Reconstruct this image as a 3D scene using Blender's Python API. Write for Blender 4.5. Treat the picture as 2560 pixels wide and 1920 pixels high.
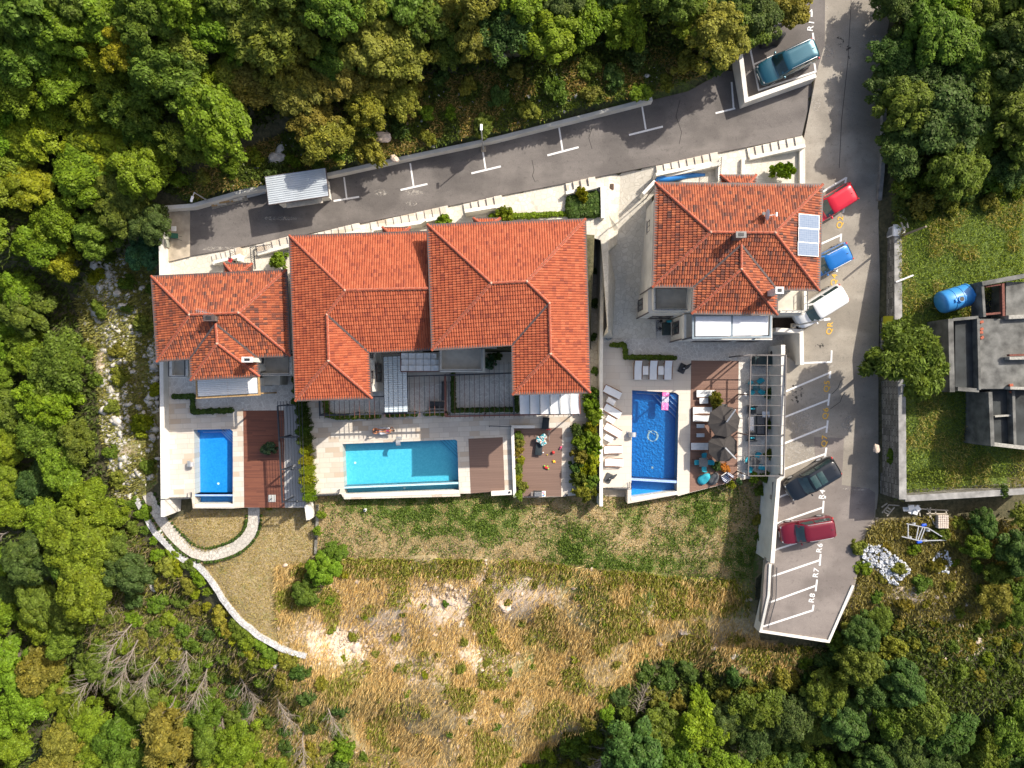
import bpy, bmesh, math, random
import numpy as np
from mathutils import Vector, Matrix, noise as mnoise
R = math.radians
rnd = random.Random(7)
scene = bpy.context.scene
COL = scene.collection
for o in list(bpy.data.objects): bpy.data.objects.remove(o)

# ---------------------------------------------------------------- camera, sky, sun, exposure
F = 1690.0; HC = 60.36; CX, CY = 1280.0, 960.0      # focal length in photo pixels, drone height, nadir
cam = bpy.data.cameras.new('camera'); camo = bpy.data.objects.new('camera', cam); COL.objects.link(camo)
cam.sensor_width = 36; cam.lens = F / 2560 * 36; cam.clip_start = 0.5; cam.clip_end = 2000
camo.location = (0, 0, HC); camo.rotation_euler = (0, 0, 0); scene.camera = camo
SUN_EL = R(41.5); SH = Vector((-0.77, -0.64)).normalized()
world = bpy.data.worlds.new('World'); scene.world = world; world.use_nodes = True
wn = world.node_tree
bgn = wn.nodes['Background']
sky = wn.nodes.new('ShaderNodeTexSky'); sky.sky_type = 'NISHITA'; sky.sun_disc = False
sky.sun_elevation = SUN_EL; sky.sun_rotation = math.atan2(-SH.x, -SH.y); sky.air_density = 1.0; sky.dust_density = 4.0; sky.ozone_density = 0.0
wn.links.new(sky.outputs[0], bgn.inputs[0]); bgn.inputs[1].default_value = 0.145
sl = bpy.data.lights.new('sun', 'SUN'); sl.energy = 5.0; sl.angle = R(0.5); sl.color = (1.0, 0.93, 0.82)
so = bpy.data.objects.new('sun', sl); COL.objects.link(so)
ldir = Vector((SH.x * math.cos(SUN_EL), SH.y * math.cos(SUN_EL), -math.sin(SUN_EL)))
so.rotation_euler = ldir.to_track_quat('-Z', 'Y').to_euler(); so.location = (40, 42, 60)
scene.view_settings.view_transform = 'Standard'; scene.view_settings.look = 'None'
scene.view_settings.exposure = 0.38; scene.view_settings.gamma = 1.0
scene.render.engine = 'CYCLES'
scene.cycles.max_bounces = 6; scene.cycles.diffuse_bounces = 3; scene.cycles.glossy_bounces = 3
scene.cycles.transmission_bounces = 6; scene.cycles.transparent_max_bounces = 6; scene.cycles.caustics_refractive = False
scene.cycles.caustics_reflective = False

# ---------------------------------------------------------------- photo pixel + height -> world
def P(px, py, z=0.0):
    s = (HC - z) / F
    return Vector(((px - CX) * s, (CY - py) * s, z))
def PX(x, y, z=0.0):
    s = F / (HC - z); return (CX + x * s, CY - y * s)
def gpt(px, py, zf, add=0.0):
    z = 0.0
    for _ in range(5):
        p = P(px, py, z); z = zf(p.x, p.y) + add
    return P(px, py, z)

# ---------------------------------------------------------------- heights of the ground and of the paved levels
RY = [-40, -22.5, -7.3, 2.1, 8.8, 21.5, 30.6, 60]; RZ = [0.0, 0.8, 1.8, 2.4, 3.4, 5.4, 6.5, 9.0]
def zroad(x, y): return float(np.interp(y, RY, RZ))
def zlane(x, y=0): return float(np.interp(x, [-60, -30, 23.7, 60], [2.8, 2.8, 5.35, 5.35]))
def zcourt(x, y):
    q = P(0, 0, 3)
    if x > 8.0 and x < 13.2:
        return float(np.interp(y, [3.6, 5.0, 15.5, 18], [0.02, 0.3, 3.7, zlane(x) - 0.15]))
    return zlane(x) - 0.15 - 0.03 * max(0, (zl_edge(x) - y))
def zl_edge(x): return float(np.interp(x, [-29, -16, -5, 7.4, 22, 26], [10.8, 12.8, 15.0, 17.4, 20.8, 21]))
ANC = [(-300,-300,14),(0,0,9),(400,0,10),(800,0,11),(1300,0,11),(1700,0,9.5),(500,300,7),(900,300,6.6),(1300,220,7.2),(1550,170,7.2),
 (380,490,3.6),(700,425,4.3),(1000,375,4.9),(1300,300,5.4),(1600,215,5.9),(1800,90,7.2),(1900,20,7.4),(2060,-100,8),
 (0,500,3),(300,500,2.2),(330,700,-1.8),(330,850,-3.0),(372,1000,-3.3),(372,1150,-3.0),(200,850,-4.0),(0,900,-6),(100,1200,-7),(0,1500,-10),(300,1250,-4.6),(340,1330,-3.0),(460,1500,-5),(300,1800,-11),(0,2000,-15),(600,1760,-8),
 (500,1330,-1.3),(640,1330,-1.4),(740,1320,-1.5),(640,1450,-1.9),(720,1500,-2.3),(760,1600,-3),(470,1420,-2.4),(420,1340,-2),
 (860,1290,-1),(1200,1290,-1),(1500,1300,-1),(1750,1260,-1),(1880,1300,-1.1),(860,1390,-1.5),(1300,1390,-1.5),(1600,1400,-1.5),(1860,1440,-1.6),
 (860,1450,-2.7),(1300,1450,-2.7),(1700,1500,-2.6),(900,1600,-5),(1300,1600,-5.2),(1700,1650,-5.0),(900,1850,-9),(1400,1950,-10.5),(1850,1600,-2.4),(1980,1640,-2.2),(2000,1900,-9),(2400,1900,-7),
 (2150,1420,1.0),(2300,1400,1.3),(2500,1400,1.6),(2230,1600,-0.8),(2500,1650,-1),(2700,1700,-1),
 (2260,620,4.9),(2500,600,5.2),(2280,1000,4.3),(2300,1200,3.9),(2500,1000,4.3),(2550,1200,4.0),(2300,300,6.2),(2500,100,7.6),(2250,50,7.2),(2210,250,6.1),(2225,450,5.4),
 (2200,1290,1.7),(2400,1290,2.0),(2800,400,7)]
_A = np.array([(*P(a, b, c)[:2], c) for a, b, c in ANC])
def zter_arr(X, Y):
    d2 = (X[..., None] - _A[:, 0]) ** 2 + (Y[..., None] - _A[:, 1]) ** 2
    w = 1.0 / (d2 + 7.0) ** 1.9
    return (w * _A[:, 2]).sum(-1) / w.sum(-1)
def zter(x, y): return float(zter_arr(np.array([x]), np.array([y]))[0])

# ---------------------------------------------------------------- objects
ORG = {}
def tag(o, label=None, cat=None, group=None, kind=None):
    if label: o['label'] = label
    if cat: o['category'] = cat
    if group: o['group'] = group
    if kind: o['kind'] = kind
    return o
def empty(name, loc=(0, 0, 0), label=None, cat=None, group=None, rz=0.0):
    o = bpy.data.objects.new(name, None); COL.objects.link(o); o.location = loc; o.rotation_euler = (0, 0, rz)
    o.empty_display_size = 0.3
    ORG[o] = Vector(loc); return tag(o, label, cat, group)
def link(name, me, parent=None, org=None):
    o = bpy.data.objects.new(name, me); COL.objects.link(o)
    if parent is not None:
        o.parent = parent; ORG[o] = ORG[parent].copy()
    else:
        ORG[o] = Vector(org) if org is not None else Vector((0, 0, 0)); o.location = ORG[o]
    return o
def copy_tree(o, parent=None):
    c = o.copy(); COL.objects.link(c); ORG[c] = ORG[o].copy()
    if parent is not None: c.parent = parent
    for ch in list(o.children): copy_tree(ch, c)
    return c
class MB:
    def __init__(s): s.v = []; s.f = []; s.m = []; s.sm = []
    def add(s, vs, fs, m=0, sm=False):
        b = len(s.v); s.v += [tuple(v) for v in vs]
        for f in fs: s.f.append([b + i for i in f]); s.m.append(m); s.sm.append(sm)
        return s
    def box(s, c, d, rz=0.0, m=0, tilt=None):
        x, y, z = d[0] / 2, d[1] / 2, d[2] / 2
        M = Matrix.Rotation(rz, 3, 'Z')
        if tilt: M = M @ Matrix.Rotation(tilt[1], 3, tilt[0])
        vs = [M @ Vector(p) + Vector(c) for p in ((-x,-y,-z),(x,-y,-z),(x,y,-z),(-x,y,-z),(-x,-y,z),(x,-y,z),(x,y,z),(-x,y,z))]
        return s.add(vs, [(3,2,1,0),(4,5,6,7),(0,1,5,4),(1,2,6,5),(2,3,7,6),(3,0,4,7)], m)
    def rbox(s, c, d, r=0.05, rz=0.0, m=0, tilt=None, n=3):
        x, y, z = d[0] / 2, d[1] / 2, d[2] / 2; r = min(r, x * .98, y * .98, z * .98)
        M = Matrix.Rotation(rz, 3, 'Z')
        if tilt: M = M @ Matrix.Rotation(tilt[1], 3, tilt[0])
        rings = []
        for k in range(2 * n):
            a = -math.pi / 2 + math.pi / 2 * (k % n) / (n - 1) if k < n else math.pi / 2 * (k % n) / (n - 1)
            zz = (z - r) * (-1 if k < n else 1) + r * math.sin(a); rr = r * math.cos(a); ring = []
            for (sx, sy, a0) in ((1, 1, 0), (-1, 1, 90), (-1, -1, 180), (1, -1, 270)):
                for j in range(n):
                    t = R(a0 + 90 * j / (n - 1)); ring.append(M @ Vector((sx * (x - r) + rr * math.cos(t), sy * (y - r) + rr * math.sin(t), zz)) + Vector(c))
            rings.append(ring)
        return s.loft(rings, m, cap=True, sm=True)
    def loft(s, rings, m=0, cap=False, closed=True, sm=True):
        n = len(rings[0]); vs = [v for r in rings for v in r]; fs = []
        for i in range(len(rings) - 1):
            for j in range(n if closed else n - 1):
                k = (j + 1) % n; fs.append((i * n + j, i * n + k, (i + 1) * n + k, (i + 1) * n + j))
        s.add(vs, fs, m, sm)
        if cap:
            s.add(rings[0], [tuple(range(n))[::-1]], m); s.add(rings[-1], [tuple(range(n))], m)
        return s
    def tube(s, pts, r, n=8, m=0, cap=True, sm=True):
        pts = [Vector(p) for p in pts]; rings = []
        rs = r if isinstance(r, (list, tuple)) else [r] * len(pts)
        for i, p in enumerate(pts):
            d = (pts[min(i + 1, len(pts) - 1)] - pts[max(i - 1, 0)])
            d = d.normalized() if d.length > 1e-9 else Vector((0, 0, 1))
            a = d.cross(Vector((0, 0, 1))); a = a.normalized() if a.length > 0.05 else d.cross(Vector((1, 0, 0))).normalized()
            b = d.cross(a)
            rings.append([p + (a * math.cos(2 * math.pi * k / n) + b * math.sin(2 * math.pi * k / n)) * rs[i] for k in range(n)])
        return s.loft(rings, m, cap=cap, sm=sm)
    def cyl(s, c, r, h, n=16, m=0, r2=None):
        c = Vector(c); return s.tube([c, c + Vector((0, 0, h))], [r, r if r2 is None else r2], n, m)
    def bar(s, a, b, w, h, m=0):
        a, b = Vector(a), Vector(b); d = (b - a); L = d.length; d = d / L
        sd = d.cross(Vector((0, 0, 1))); sd = sd.normalized() if sd.length > 0.05 else Vector((1, 0, 0)); up = sd.cross(d)
        vs = []
        for p in (a, b):
            for (i, j) in ((-1,-1),(1,-1),(1,1),(-1,1)): vs.append(p + sd * (w / 2 * i) + up * (h / 2 * j))
        return s.add(vs, [(0,1,2,3),(7,6,5,4),(0,4,5,1),(1,5,6,2),(2,6,7,3),(3,7,4,0)], m)
    def prism(s, pts, z0, z1, m=0, mt=None):
        n = len(pts)
        if sum(pts[i][0] * pts[(i + 1) % n][1] - pts[(i + 1) % n][0] * pts[i][1] for i in range(n)) < 0: pts = pts[::-1]
        z0 = z0 if isinstance(z0, (list, tuple)) else [z0] * n; z1 = z1 if isinstance(z1, (list, tuple)) else [z1] * n
        vs = [(p[0], p[1], z) for p, z in zip(pts, z0)] + [(p[0], p[1], z) for p, z in zip(pts, z1)]
        s.add(vs, [tuple(range(n))[::-1]] + [(i, (i + 1) % n, (i + 1) % n + n, i + n) for i in range(n)], m)
        s.add(vs, [tuple(range(n, 2 * n))], m if mt is None else mt); return s
    def sphere(s, c, r, m=0, nu=12, nv=8, sc=(1, 1, 1)):
        rings = []
        for j in range(nv + 1):
            t = math.pi * j / nv; st = max(math.sin(t), 1e-3)
            rings.append([(c[0] + r * sc[0] * st * math.cos(2 * math.pi * i / nu), c[1] + r * sc[1] * st * math.sin(2 * math.pi * i / nu), c[2] - r * sc[2] * math.cos(t)) for i in range(nu)])
        return s.loft(rings, m)
    def path(s, pts, w, z0, z1, closed=False, m=0):
        """a kerb or wall of width w along xy points, mitred; z0, z1 scalars, lists or functions of (x, y)"""
        pts = [Vector((p[0], p[1])) for p in pts]; n = len(pts); L = []; Rr = []
        for i, p in enumerate(pts):
            a = pts[(i - 1) % n] if (closed or i > 0) else None; b = pts[(i + 1) % n] if (closed or i < n - 1) else None
            d1 = (p - a).normalized() if a is not None else None; d2 = (b - p).normalized() if b is not None else None
            d1 = d1 if d1 is not None else d2; d2 = d2 if d2 is not None else d1
            n1 = Vector((-d1.y, d1.x)); n2 = Vector((-d2.y, d2.x)); mt = (n1 + n2)
            mt = mt.normalized() if mt.length > 1e-4 else n1; k = w / 2 / max(0.35, mt.dot(n1))
            L.append(p + mt * k); Rr.append(p - mt * k)
        g = lambda z, i, q: (z(q.x, q.y) if callable(z) else (z[i] if isinstance(z, (list, tuple)) else z))
        vs = []
        for i in range(n):
            q = pts[i]; a, b = g(z0, i, q), g(z1, i, q)
            vs += [(L[i].x, L[i].y, a), (Rr[i].x, Rr[i].y, a), (Rr[i].x, Rr[i].y, b), (L[i].x, L[i].y, b)]
        fs = []
        for i in range(n if closed else n - 1):
            j = (i + 1) % n
            for k in range(4): fs.append((i * 4 + k, i * 4 + (k + 1) % 4, j * 4 + (k + 1) % 4, j * 4 + k))
        if not closed: fs += [(3, 2, 1, 0), tuple((n - 1) * 4 + k for k in range(4))]
        return s.add(vs, fs, m)
    def mesh(s, name, mats, off=(0, 0, 0), bevel=0):
        me = bpy.data.meshes.new(name); o = Vector(off)
        me.from_pydata([(v[0] - o.x, v[1] - o.y, v[2] - o.z) for v in s.v], [], s.f)
        for m in (mats if isinstance(mats, (list, tuple)) else [mats]): me.materials.append(m)
        me.polygons.foreach_set('material_index', s.m); me.polygons.foreach_set('use_smooth', s.sm)
        bm = bmesh.new(); bm.from_mesh(me); bmesh.ops.remove_doubles(bm, verts=bm.verts, dist=1e-5)
        bmesh.ops.recalc_face_normals(bm, faces=bm.faces); bm.to_mesh(me); bm.free()
        if any(s.sm) and hasattr(me, 'set_sharp_from_angle'): me.set_sharp_from_angle(angle=R(42))
        me.update(); return me
    def build(s, name, mats, parent=None, bevel=0.0, org=None):
        if parent is None and org is None:
            a = np.array(s.v); lo, hi = a.min(0), a.max(0); org = ((lo[0] + hi[0]) / 2, (lo[1] + hi[1]) / 2, lo[2])
        me = s.mesh(name, mats, ORG[parent] if parent is not None else org)
        o = link(name, me, parent, org)
        if bevel:
            b = o.modifiers.new('b', 'BEVEL'); b.width = bevel; b.segments = 2; b.limit_method = 'ANGLE'
        return o

# ---------------------------------------------------------------- materials
class NT:
    def __init__(s, name, rough=0.8):
        s.m = bpy.data.materials.new(name); s.m.use_nodes = True; s.t = s.m.node_tree
        s.b = s.t.nodes['Principled BSDF']; s.b.inputs['Roughness'].default_value = rough
        s.out = s.t.nodes['Material Output']
    def n(s, t, **k):
        nd = s.t.nodes.new(t)
        for a, v in k.items():
            if a.startswith('i_'):
                key = a[2:]; key = int(key) if key.isdigit() else key.replace('_', ' ')
                s.set(nd, key, v)
            else: setattr(nd, a, v)
        return nd
    def set(s, nd, key, v):
        inp = nd.inputs[key]
        if isinstance(v, bpy.types.NodeSocket): s.t.links.new(v, inp)
        elif isinstance(v, tuple) and len(v) == 3 and inp.type == 'RGBA': inp.default_value = (*v, 1)
        else: inp.default_value = v
    def coord(s, scale=(1, 1, 1), rot=(0, 0, 0), kind='Object', loc=(0, 0, 0)):
        tc = s.n('ShaderNodeTexCoord'); mp = s.n('ShaderNodeMapping')
        s.t.links.new(tc.outputs[kind], mp.inputs[0]); mp.inputs['Scale'].default_value = scale
        mp.inputs['Rotation'].default_value = rot; mp.inputs['Location'].default_value = loc
        return mp.outputs[0]
    def wpos(s, scale=(1, 1, 1), rot=0.0):
        g = s.n('ShaderNodeNewGeometry'); mp = s.n('ShaderNodeMapping'); s.t.links.new(g.outputs['Position'], mp.inputs[0])
        mp.inputs['Scale'].default_value = scale; mp.inputs['Rotation'].default_value = (0, 0, rot); return mp.outputs[0]
    def noise(s, vec, scale=5, detail=3, rough=0.55, out=0):
        nd = s.n('ShaderNodeTexNoise'); s.t.links.new(vec, nd.inputs['Vector'])
        nd.inputs['Scale'].default_value = scale; nd.inputs['Detail'].default_value = detail; nd.inputs['Roughness'].default_value = rough
        return nd.outputs[out]
    def ramp(s, fac, stops, interp='LINEAR'):
        nd = s.n('ShaderNodeValToRGB'); s.t.links.new(fac, nd.inputs[0]); cr = nd.color_ramp; cr.interpolation = interp
        while len(cr.elements) < len(stops): cr.elements.new(0.5)
        for e, (p, c) in zip(cr.elements, stops):
            e.position = p; e.color = (*c, 1) if isinstance(c, tuple) else (c, c, c, 1)
        return nd.outputs[0]
    def mix(s, fac, a, b, mode='MIX'):
        nd = s.n('ShaderNodeMix', data_type='RGBA', blend_type=mode)
        s.set(nd, 0, fac); s.set(nd, 6, a); s.set(nd, 7, b); return nd.outputs[2]
    def math(s, op, a, b=0.0, c=None):
        nd = s.n('ShaderNodeMath', operation=op); s.set(nd, 0, a); s.set(nd, 1, b)
        if c is not None: s.set(nd, 2, c)
        return nd.outputs[0]
    def bump(s, h, strength=0.3, dist=0.02):
        nd = s.n('ShaderNodeBump'); s.t.links.new(h, nd.inputs['Height']); nd.inputs['Strength'].default_value = strength
        nd.inputs['Distance'].default_value = dist; s.t.links.new(nd.outputs[0], s.b.inputs['Normal']); return nd
    def base(s, c): s.set(s.b, 'Base Color', c); return s
MATS = {}
def mat(name, col, rough=0.7, metal=0.0, var=0.12, scale=6.0, bump=0.0, coat=0.0, spec=None):
    if name in MATS: return MATS[name]
    t = NT(name, rough); v = t.coord()
    n = t.noise(v, scale, 4)
    dk = tuple(max(0, c * (1 - var)) for c in col); lt = tuple(min(1, c * (1 + var)) for c in col)
    t.base(t.ramp(n, [(0.3, dk), (0.7, lt)])); t.b.inputs['Metallic'].default_value = metal
    if coat: t.b.inputs['Coat Weight'].default_value = coat; t.b.inputs['Coat Roughness'].default_value = 0.05
    if spec is not None: t.b.inputs['Specular IOR Level'].default_value = spec
    if bump: t.bump(t.noise(v, scale * 4, 3), bump, 0.02)
    MATS[name] = t.m; return t.m

# plaster and white stone
t = NT('white_render', 0.85); v = t.wpos()
n1 = t.noise(v, 0.7, 5, 0.6); n2 = t.noise(v, 9, 4)
t.base(t.mix(t.ramp(n2, [(0.35, 0.0), (0.75, 0.35)]), t.ramp(n1, [(0.3, (0.60, 0.57, 0.51)), (0.6, (0.76, 0.73, 0.67))]), (0.55, 0.51, 0.44)))
t.bump(n2, 0.15, 0.01); M_WHITE = t.m
M_CREAM = mat('cream_render', (0.50, 0.46, 0.39), 0.85, var=0.12, scale=2.0, bump=0.1)
M_STONEW = mat('pale_stone_cladding', (0.56, 0.51, 0.43), 0.85, var=0.18, scale=3.0, bump=0.2)
# crazy paving
def crazy(name, c1, c2, joint, sc=1.9, wide=0.045):
    t = NT(name, 0.8); v = t.wpos()
    wob = t.noise(v, 2.5, 2, out=1); vv = t.mix(0.06, v, wob)
    vo = t.n('ShaderNodeTexVoronoi', feature='DISTANCE_TO_EDGE'); t.t.links.new(vv, vo.inputs['Vector']); vo.inputs['Scale'].default_value = sc
    vc = t.n('ShaderNodeTexVoronoi'); t.t.links.new(vv, vc.inputs['Vector']); vc.inputs['Scale'].default_value = sc
    sep = t.n('ShaderNodeSeparateColor'); t.t.links.new(vc.outputs['Color'], sep.inputs[0])
    stone = t.mix(t.ramp(t.noise(v, 0.35, 3), [(0.4, 0.0), (0.65, 0.5)]), t.mix(sep.outputs[0], c1, c2), tuple(c * .8 for c in c1))
    e = t.ramp(vo.outputs['Distance'], [(wide * .5, 0.0), (wide, 1.0)])
    t.base(t.mix(e, joint, stone)); t.bump(e, 0.3, 0.01); return t.m
M_CRAZY = crazy('crazy_paving', (0.54, 0.50, 0.45), (0.64, 0.60, 0.54), (0.72, 0.69, 0.63), 3.0, 0.05)
M_CRAZYL = crazy('pale_crazy_paving', (0.56, 0.52, 0.44), (0.66, 0.62, 0.54), (0.46, 0.42, 0.35), 2.6)
M_CRAZYD = crazy('garden_path_paving', (0.50, 0.46, 0.40), (0.62, 0.58, 0.51), (0.30, 0.27, 0.23), 3.2, 0.06)
# travertine slabs
def trav(name, cs, mort, w=0.9, h=0.45, rot=0.0):
    t = NT(name, 0.7); v = t.wpos(rot=rot)
    br = t.n('ShaderNodeTexBrick', offset=0.42, squash=1.4, squash_frequency=3); t.t.links.new(v, br.inputs['Vector'])
    for k, val in (('Scale', 1.0), ('Mortar Size', 0.012), ('Brick Width', w), ('Row Height', h), ('Bias', 0.0)): br.inputs[k].default_value = val
    br.inputs['Color1'].default_value = (0, 0, 0, 1); br.inputs['Color2'].default_value = (1, 1, 1, 1); br.inputs['Mortar'].default_value = (0.5, 0.5, 0.5, 1)
    c = t.ramp(br.outputs['Color'], [(0.0, cs[0]), (0.45, cs[1]), (0.8, cs[2]), (1.0, cs[3])])
    c = t.mix(t.ramp(t.noise(v, 1.2, 5, 0.65), [(0.35, 0.0), (0.75, 0.4)]), c, cs[3])
    t.base(t.mix(br.outputs['Fac'], c, mort)); t.bump(br.outputs['Fac'], -0.15, 0.005); return t.m
M_TRAV = trav('travertine_slabs', [(0.50, 0.46, 0.41), (0.62, 0.58, 0.51), (0.57, 0.51, 0.43), (0.46, 0.37, 0.28)], (0.37, 0.33, 0.27), rot=R(-2.5))
M_TRAV3 = trav('sandy_slabs', [(0.58, 0.52, 0.45), (0.60, 0.545, 0.47), (0.59, 0.53, 0.455), (0.55, 0.48, 0.40)], (0.47, 0.41, 0.34), 1.2, 0.6, rot=R(1))
# decks
def deck(name, c1, c2, w=0.14, along='x', rot=0.0, streak=0.5, seg=1.9):
    t = NT(name, 0.65); v = t.wpos(rot=rot); sx = t.n('ShaderNodeSeparateXYZ'); t.t.links.new(v, sx.inputs[0])
    u, w_ = (sx.outputs[0], sx.outputs[1]) if along == 'x' else (sx.outputs[1], sx.outputs[0])
    row = t.math('DIVIDE', w_, w); fr = t.math('FRACT', row); idr = t.math('FLOOR', row)
    seg_ = t.math('FLOOR', t.math('ADD', t.math('DIVIDE', u, seg), t.math('MULTIPLY', t.math('FLOOR', t.math('DIVIDE', idr, 3.0)), 0.37)))
    cb = t.n('ShaderNodeCombineXYZ'); t.t.links.new(idr, cb.inputs[0]); t.t.links.new(seg_, cb.inputs[1])
    wn_ = t.n('ShaderNodeTexWhiteNoise'); t.t.links.new(cb.outputs[0], wn_.inputs['Vector'])
    st = t.noise(t.wpos((0.6, 14, 1) if along == 'x' else (14, 0.6, 1), rot), 2.0, 3)
    f = t.math('ADD', t.math('MULTIPLY', wn_.outputs['Value'], 1 - streak), t.math('MULTIPLY', st, streak))
    c = t.mix(f, c1, c2); gap = t.math('LESS_THAN', fr, 0.07)
    t.base(t.mix(gap, c, tuple(x * .25 for x in c1))); t.bump(gap, -0.4, 0.01); return t.m
M_DECK1 = deck('red_brown_decking', (0.085, 0.026, 0.018), (0.235, 0.085, 0.045), 0.12, 'x', 0, 0.55)
M_DECK2 = deck('brown_composite_decking', (0.155, 0.095, 0.072), (0.20, 0.125, 0.095), 0.15, 'x', R(2), 0.4, 50)
M_DECK3 = deck('warm_brown_decking', (0.165, 0.085, 0.06), (0.24, 0.135, 0.095), 0.14, 'x', 0, 0.5, 2.2)
# asphalt
def asph(name, c, lighter, patch, seed=0.0, stain=0.5, wv=1.0):
    t = NT(name, 0.9); v = t.wpos(); v2 = t.wpos((0.35, 1.0, 1), R(-14) if seed else R(84))
    a = t.noise(v2, 0.55, 5, 0.6); b = t.noise(v, 22, 3); p = t.noise(v, 0.9, 6, 0.72)
    col = t.mix(t.ramp(a, [(0.36, 0.0), (0.66, 1.0)]), c, lighter)
    col = t.mix(t.ramp(b, [(0.42, 0.0), (0.72, 0.35)]), col, tuple(min(1, x * 1.7) for x in lighter))
    col = t.mix(t.ramp(p, [(patch, 0.0), (patch + 0.05, stain)]), col, (0.42, 0.38, 0.34))
    col = t.mix(t.ramp(t.noise(v, 3.4, 4, 0.6), [(0.3, 0.35), (0.42, 0.0)]), col, tuple(x * .45 for x in c))
    col = t.mix(t.ramp(t.noise(v, 0.28, 3, 0.5), [(0.45, 0.0), (0.55, 0.4)]), col, tuple(x * .6 for x in c))
    t.base(col); t.bump(b, 0.25, 0.01); return t.m
M_ASPH = asph('dark_asphalt', (0.105, 0.094, 0.088), (0.165, 0.148, 0.137), 0.71, 1.0)
M_ASPHR = asph('old_grey_road', (0.24, 0.212, 0.175), (0.34, 0.305, 0.255), 0.66, 0, 0.45)
M_ASPHN = asph('smooth_car_park_asphalt', (0.17, 0.145, 0.132), (0.235, 0.205, 0.185), 0.8, 0, 0.3)
M_CONC = mat('rough_concrete', (0.40, 0.34, 0.26), 0.9, var=0.3, scale=1.2, bump=0.4)
M_CONCG = mat('grey_concrete', (0.24, 0.235, 0.225), 0.9, var=0.4, scale=1.3, bump=0.3)
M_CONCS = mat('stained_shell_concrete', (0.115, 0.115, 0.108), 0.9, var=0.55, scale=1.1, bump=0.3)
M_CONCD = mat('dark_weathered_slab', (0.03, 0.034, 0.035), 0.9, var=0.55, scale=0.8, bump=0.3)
M_PAINTW = mat('white_road_paint', (0.74, 0.73, 0.72), 0.7, var=0.12, scale=14)
M_PAINTY = mat('yellow_road_paint', (0.72, 0.42, 0.05), 0.7, var=0.18, scale=14)
M_BROWN = mat('dark_brown_sheet_metal', (0.085, 0.062, 0.058), 0.5, var=0.15, scale=2)
M_STEEL = mat('dark_steel', (0.05, 0.055, 0.065), 0.45, 0.4, var=0.1)
M_GSTEEL = mat('grey_painted_steel', (0.16, 0.145, 0.14), 0.45, 0.3, var=0.1)
M_RUST = mat('red_brown_primer_steel', (0.16, 0.06, 0.045), 0.6, 0.1, var=0.25)
M_GALV = mat('galvanised_steel', (0.50, 0.51, 0.52), 0.4, 0.6, var=0.1)
M_BLACK = mat('black_plastic', (0.022, 0.023, 0.026), 0.5, var=0.2)
M_WPLAST = mat('white_plastic', (0.78, 0.78, 0.77), 0.5, var=0.05)
M_CLOTH = mat('white_canvas', (0.72, 0.74, 0.76), 0.9, var=0.06, scale=2, bump=0.1)
M_GFAB = mat('charcoal_fabric', (0.055, 0.06, 0.066), 0.95, var=0.2, scale=8, bump=0.2)
M_TEAK = mat('teak_wood', (0.22, 0.095, 0.045), 0.6, var=0.25, scale=12)
M_TURQ = mat('turquoise_fabric', (0.03, 0.36, 0.46), 0.8, var=0.15, scale=5)
M_TAUPE = mat('taupe_canopy_fabric', (0.045, 0.040, 0.038), 0.95, var=0.12, scale=3, bump=0.1)
M_MORTAR = mat('pale_mortar', (0.50, 0.30, 0.22), 0.9, var=0.3, scale=8)
M_BARK = mat('grey_bark', (0.16, 0.125, 0.10), 0.95, var=0.4, scale=9, bump=0.5)
M_DEADW = mat('bleached_wood', (0.27, 0.225, 0.18), 0.95, var=0.3, scale=7, bump=0.4)
M_WOODP = mat('raw_timber', (0.42, 0.27, 0.12), 0.8, var=0.3, scale=8)
M_BRICKD = mat('dusty_old_brick', (0.15, 0.055, 0.04), 0.95, var=0.4, scale=8)
M_BRICK = mat('red_clay_brick', (0.36, 0.10, 0.055), 0.9, var=0.3, scale=8)
M_RED = mat('red_plastic', (0.60, 0.03, 0.03), 0.5, var=0.1)
M_PINK = mat('pink_plastic', (0.75, 0.10, 0.30), 0.5, var=0.15)
M_YEL = mat('yellow_plastic', (0.75, 0.55, 0.04), 0.5, var=0.15)
M_ORNG = mat('orange_plastic', (0.80, 0.28, 0.02), 0.5, var=0.1)
M_GRNP = mat('lime_green_plastic', (0.20, 0.55, 0.06), 0.5, var=0.1)
M_BLUEP = mat('blue_plastic', (0.03, 0.22, 0.62), 0.35, var=0.12, scale=1.5)
M_TANKB = mat('sky_blue_tank_plastic', (0.045, 0.26, 0.60), 0.4, var=0.1, scale=1.0)
M_SOIL = mat('dark_soil', (0.07, 0.05, 0.035), 0.95, var=0.4, scale=8, bump=0.5)
t = NT('dark_glass', 0.06); t.base(t.ramp(t.noise(t.coord(), 2, 2), [(0.3, (0.015, 0.035, 0.035)), (0.7, (0.035, 0.07, 0.07))])); t.b.inputs['Coat Weight'].default_value = 0.6; M_GLASS = t.m
t = NT('window_glass', 0.08); t.base(t.ramp(t.noise(t.coord(), 1, 2), [(0.3, (0.05, 0.06, 0.065)), (0.7, (0.10, 0.115, 0.12))])); M_WGLASS = t.m

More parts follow.
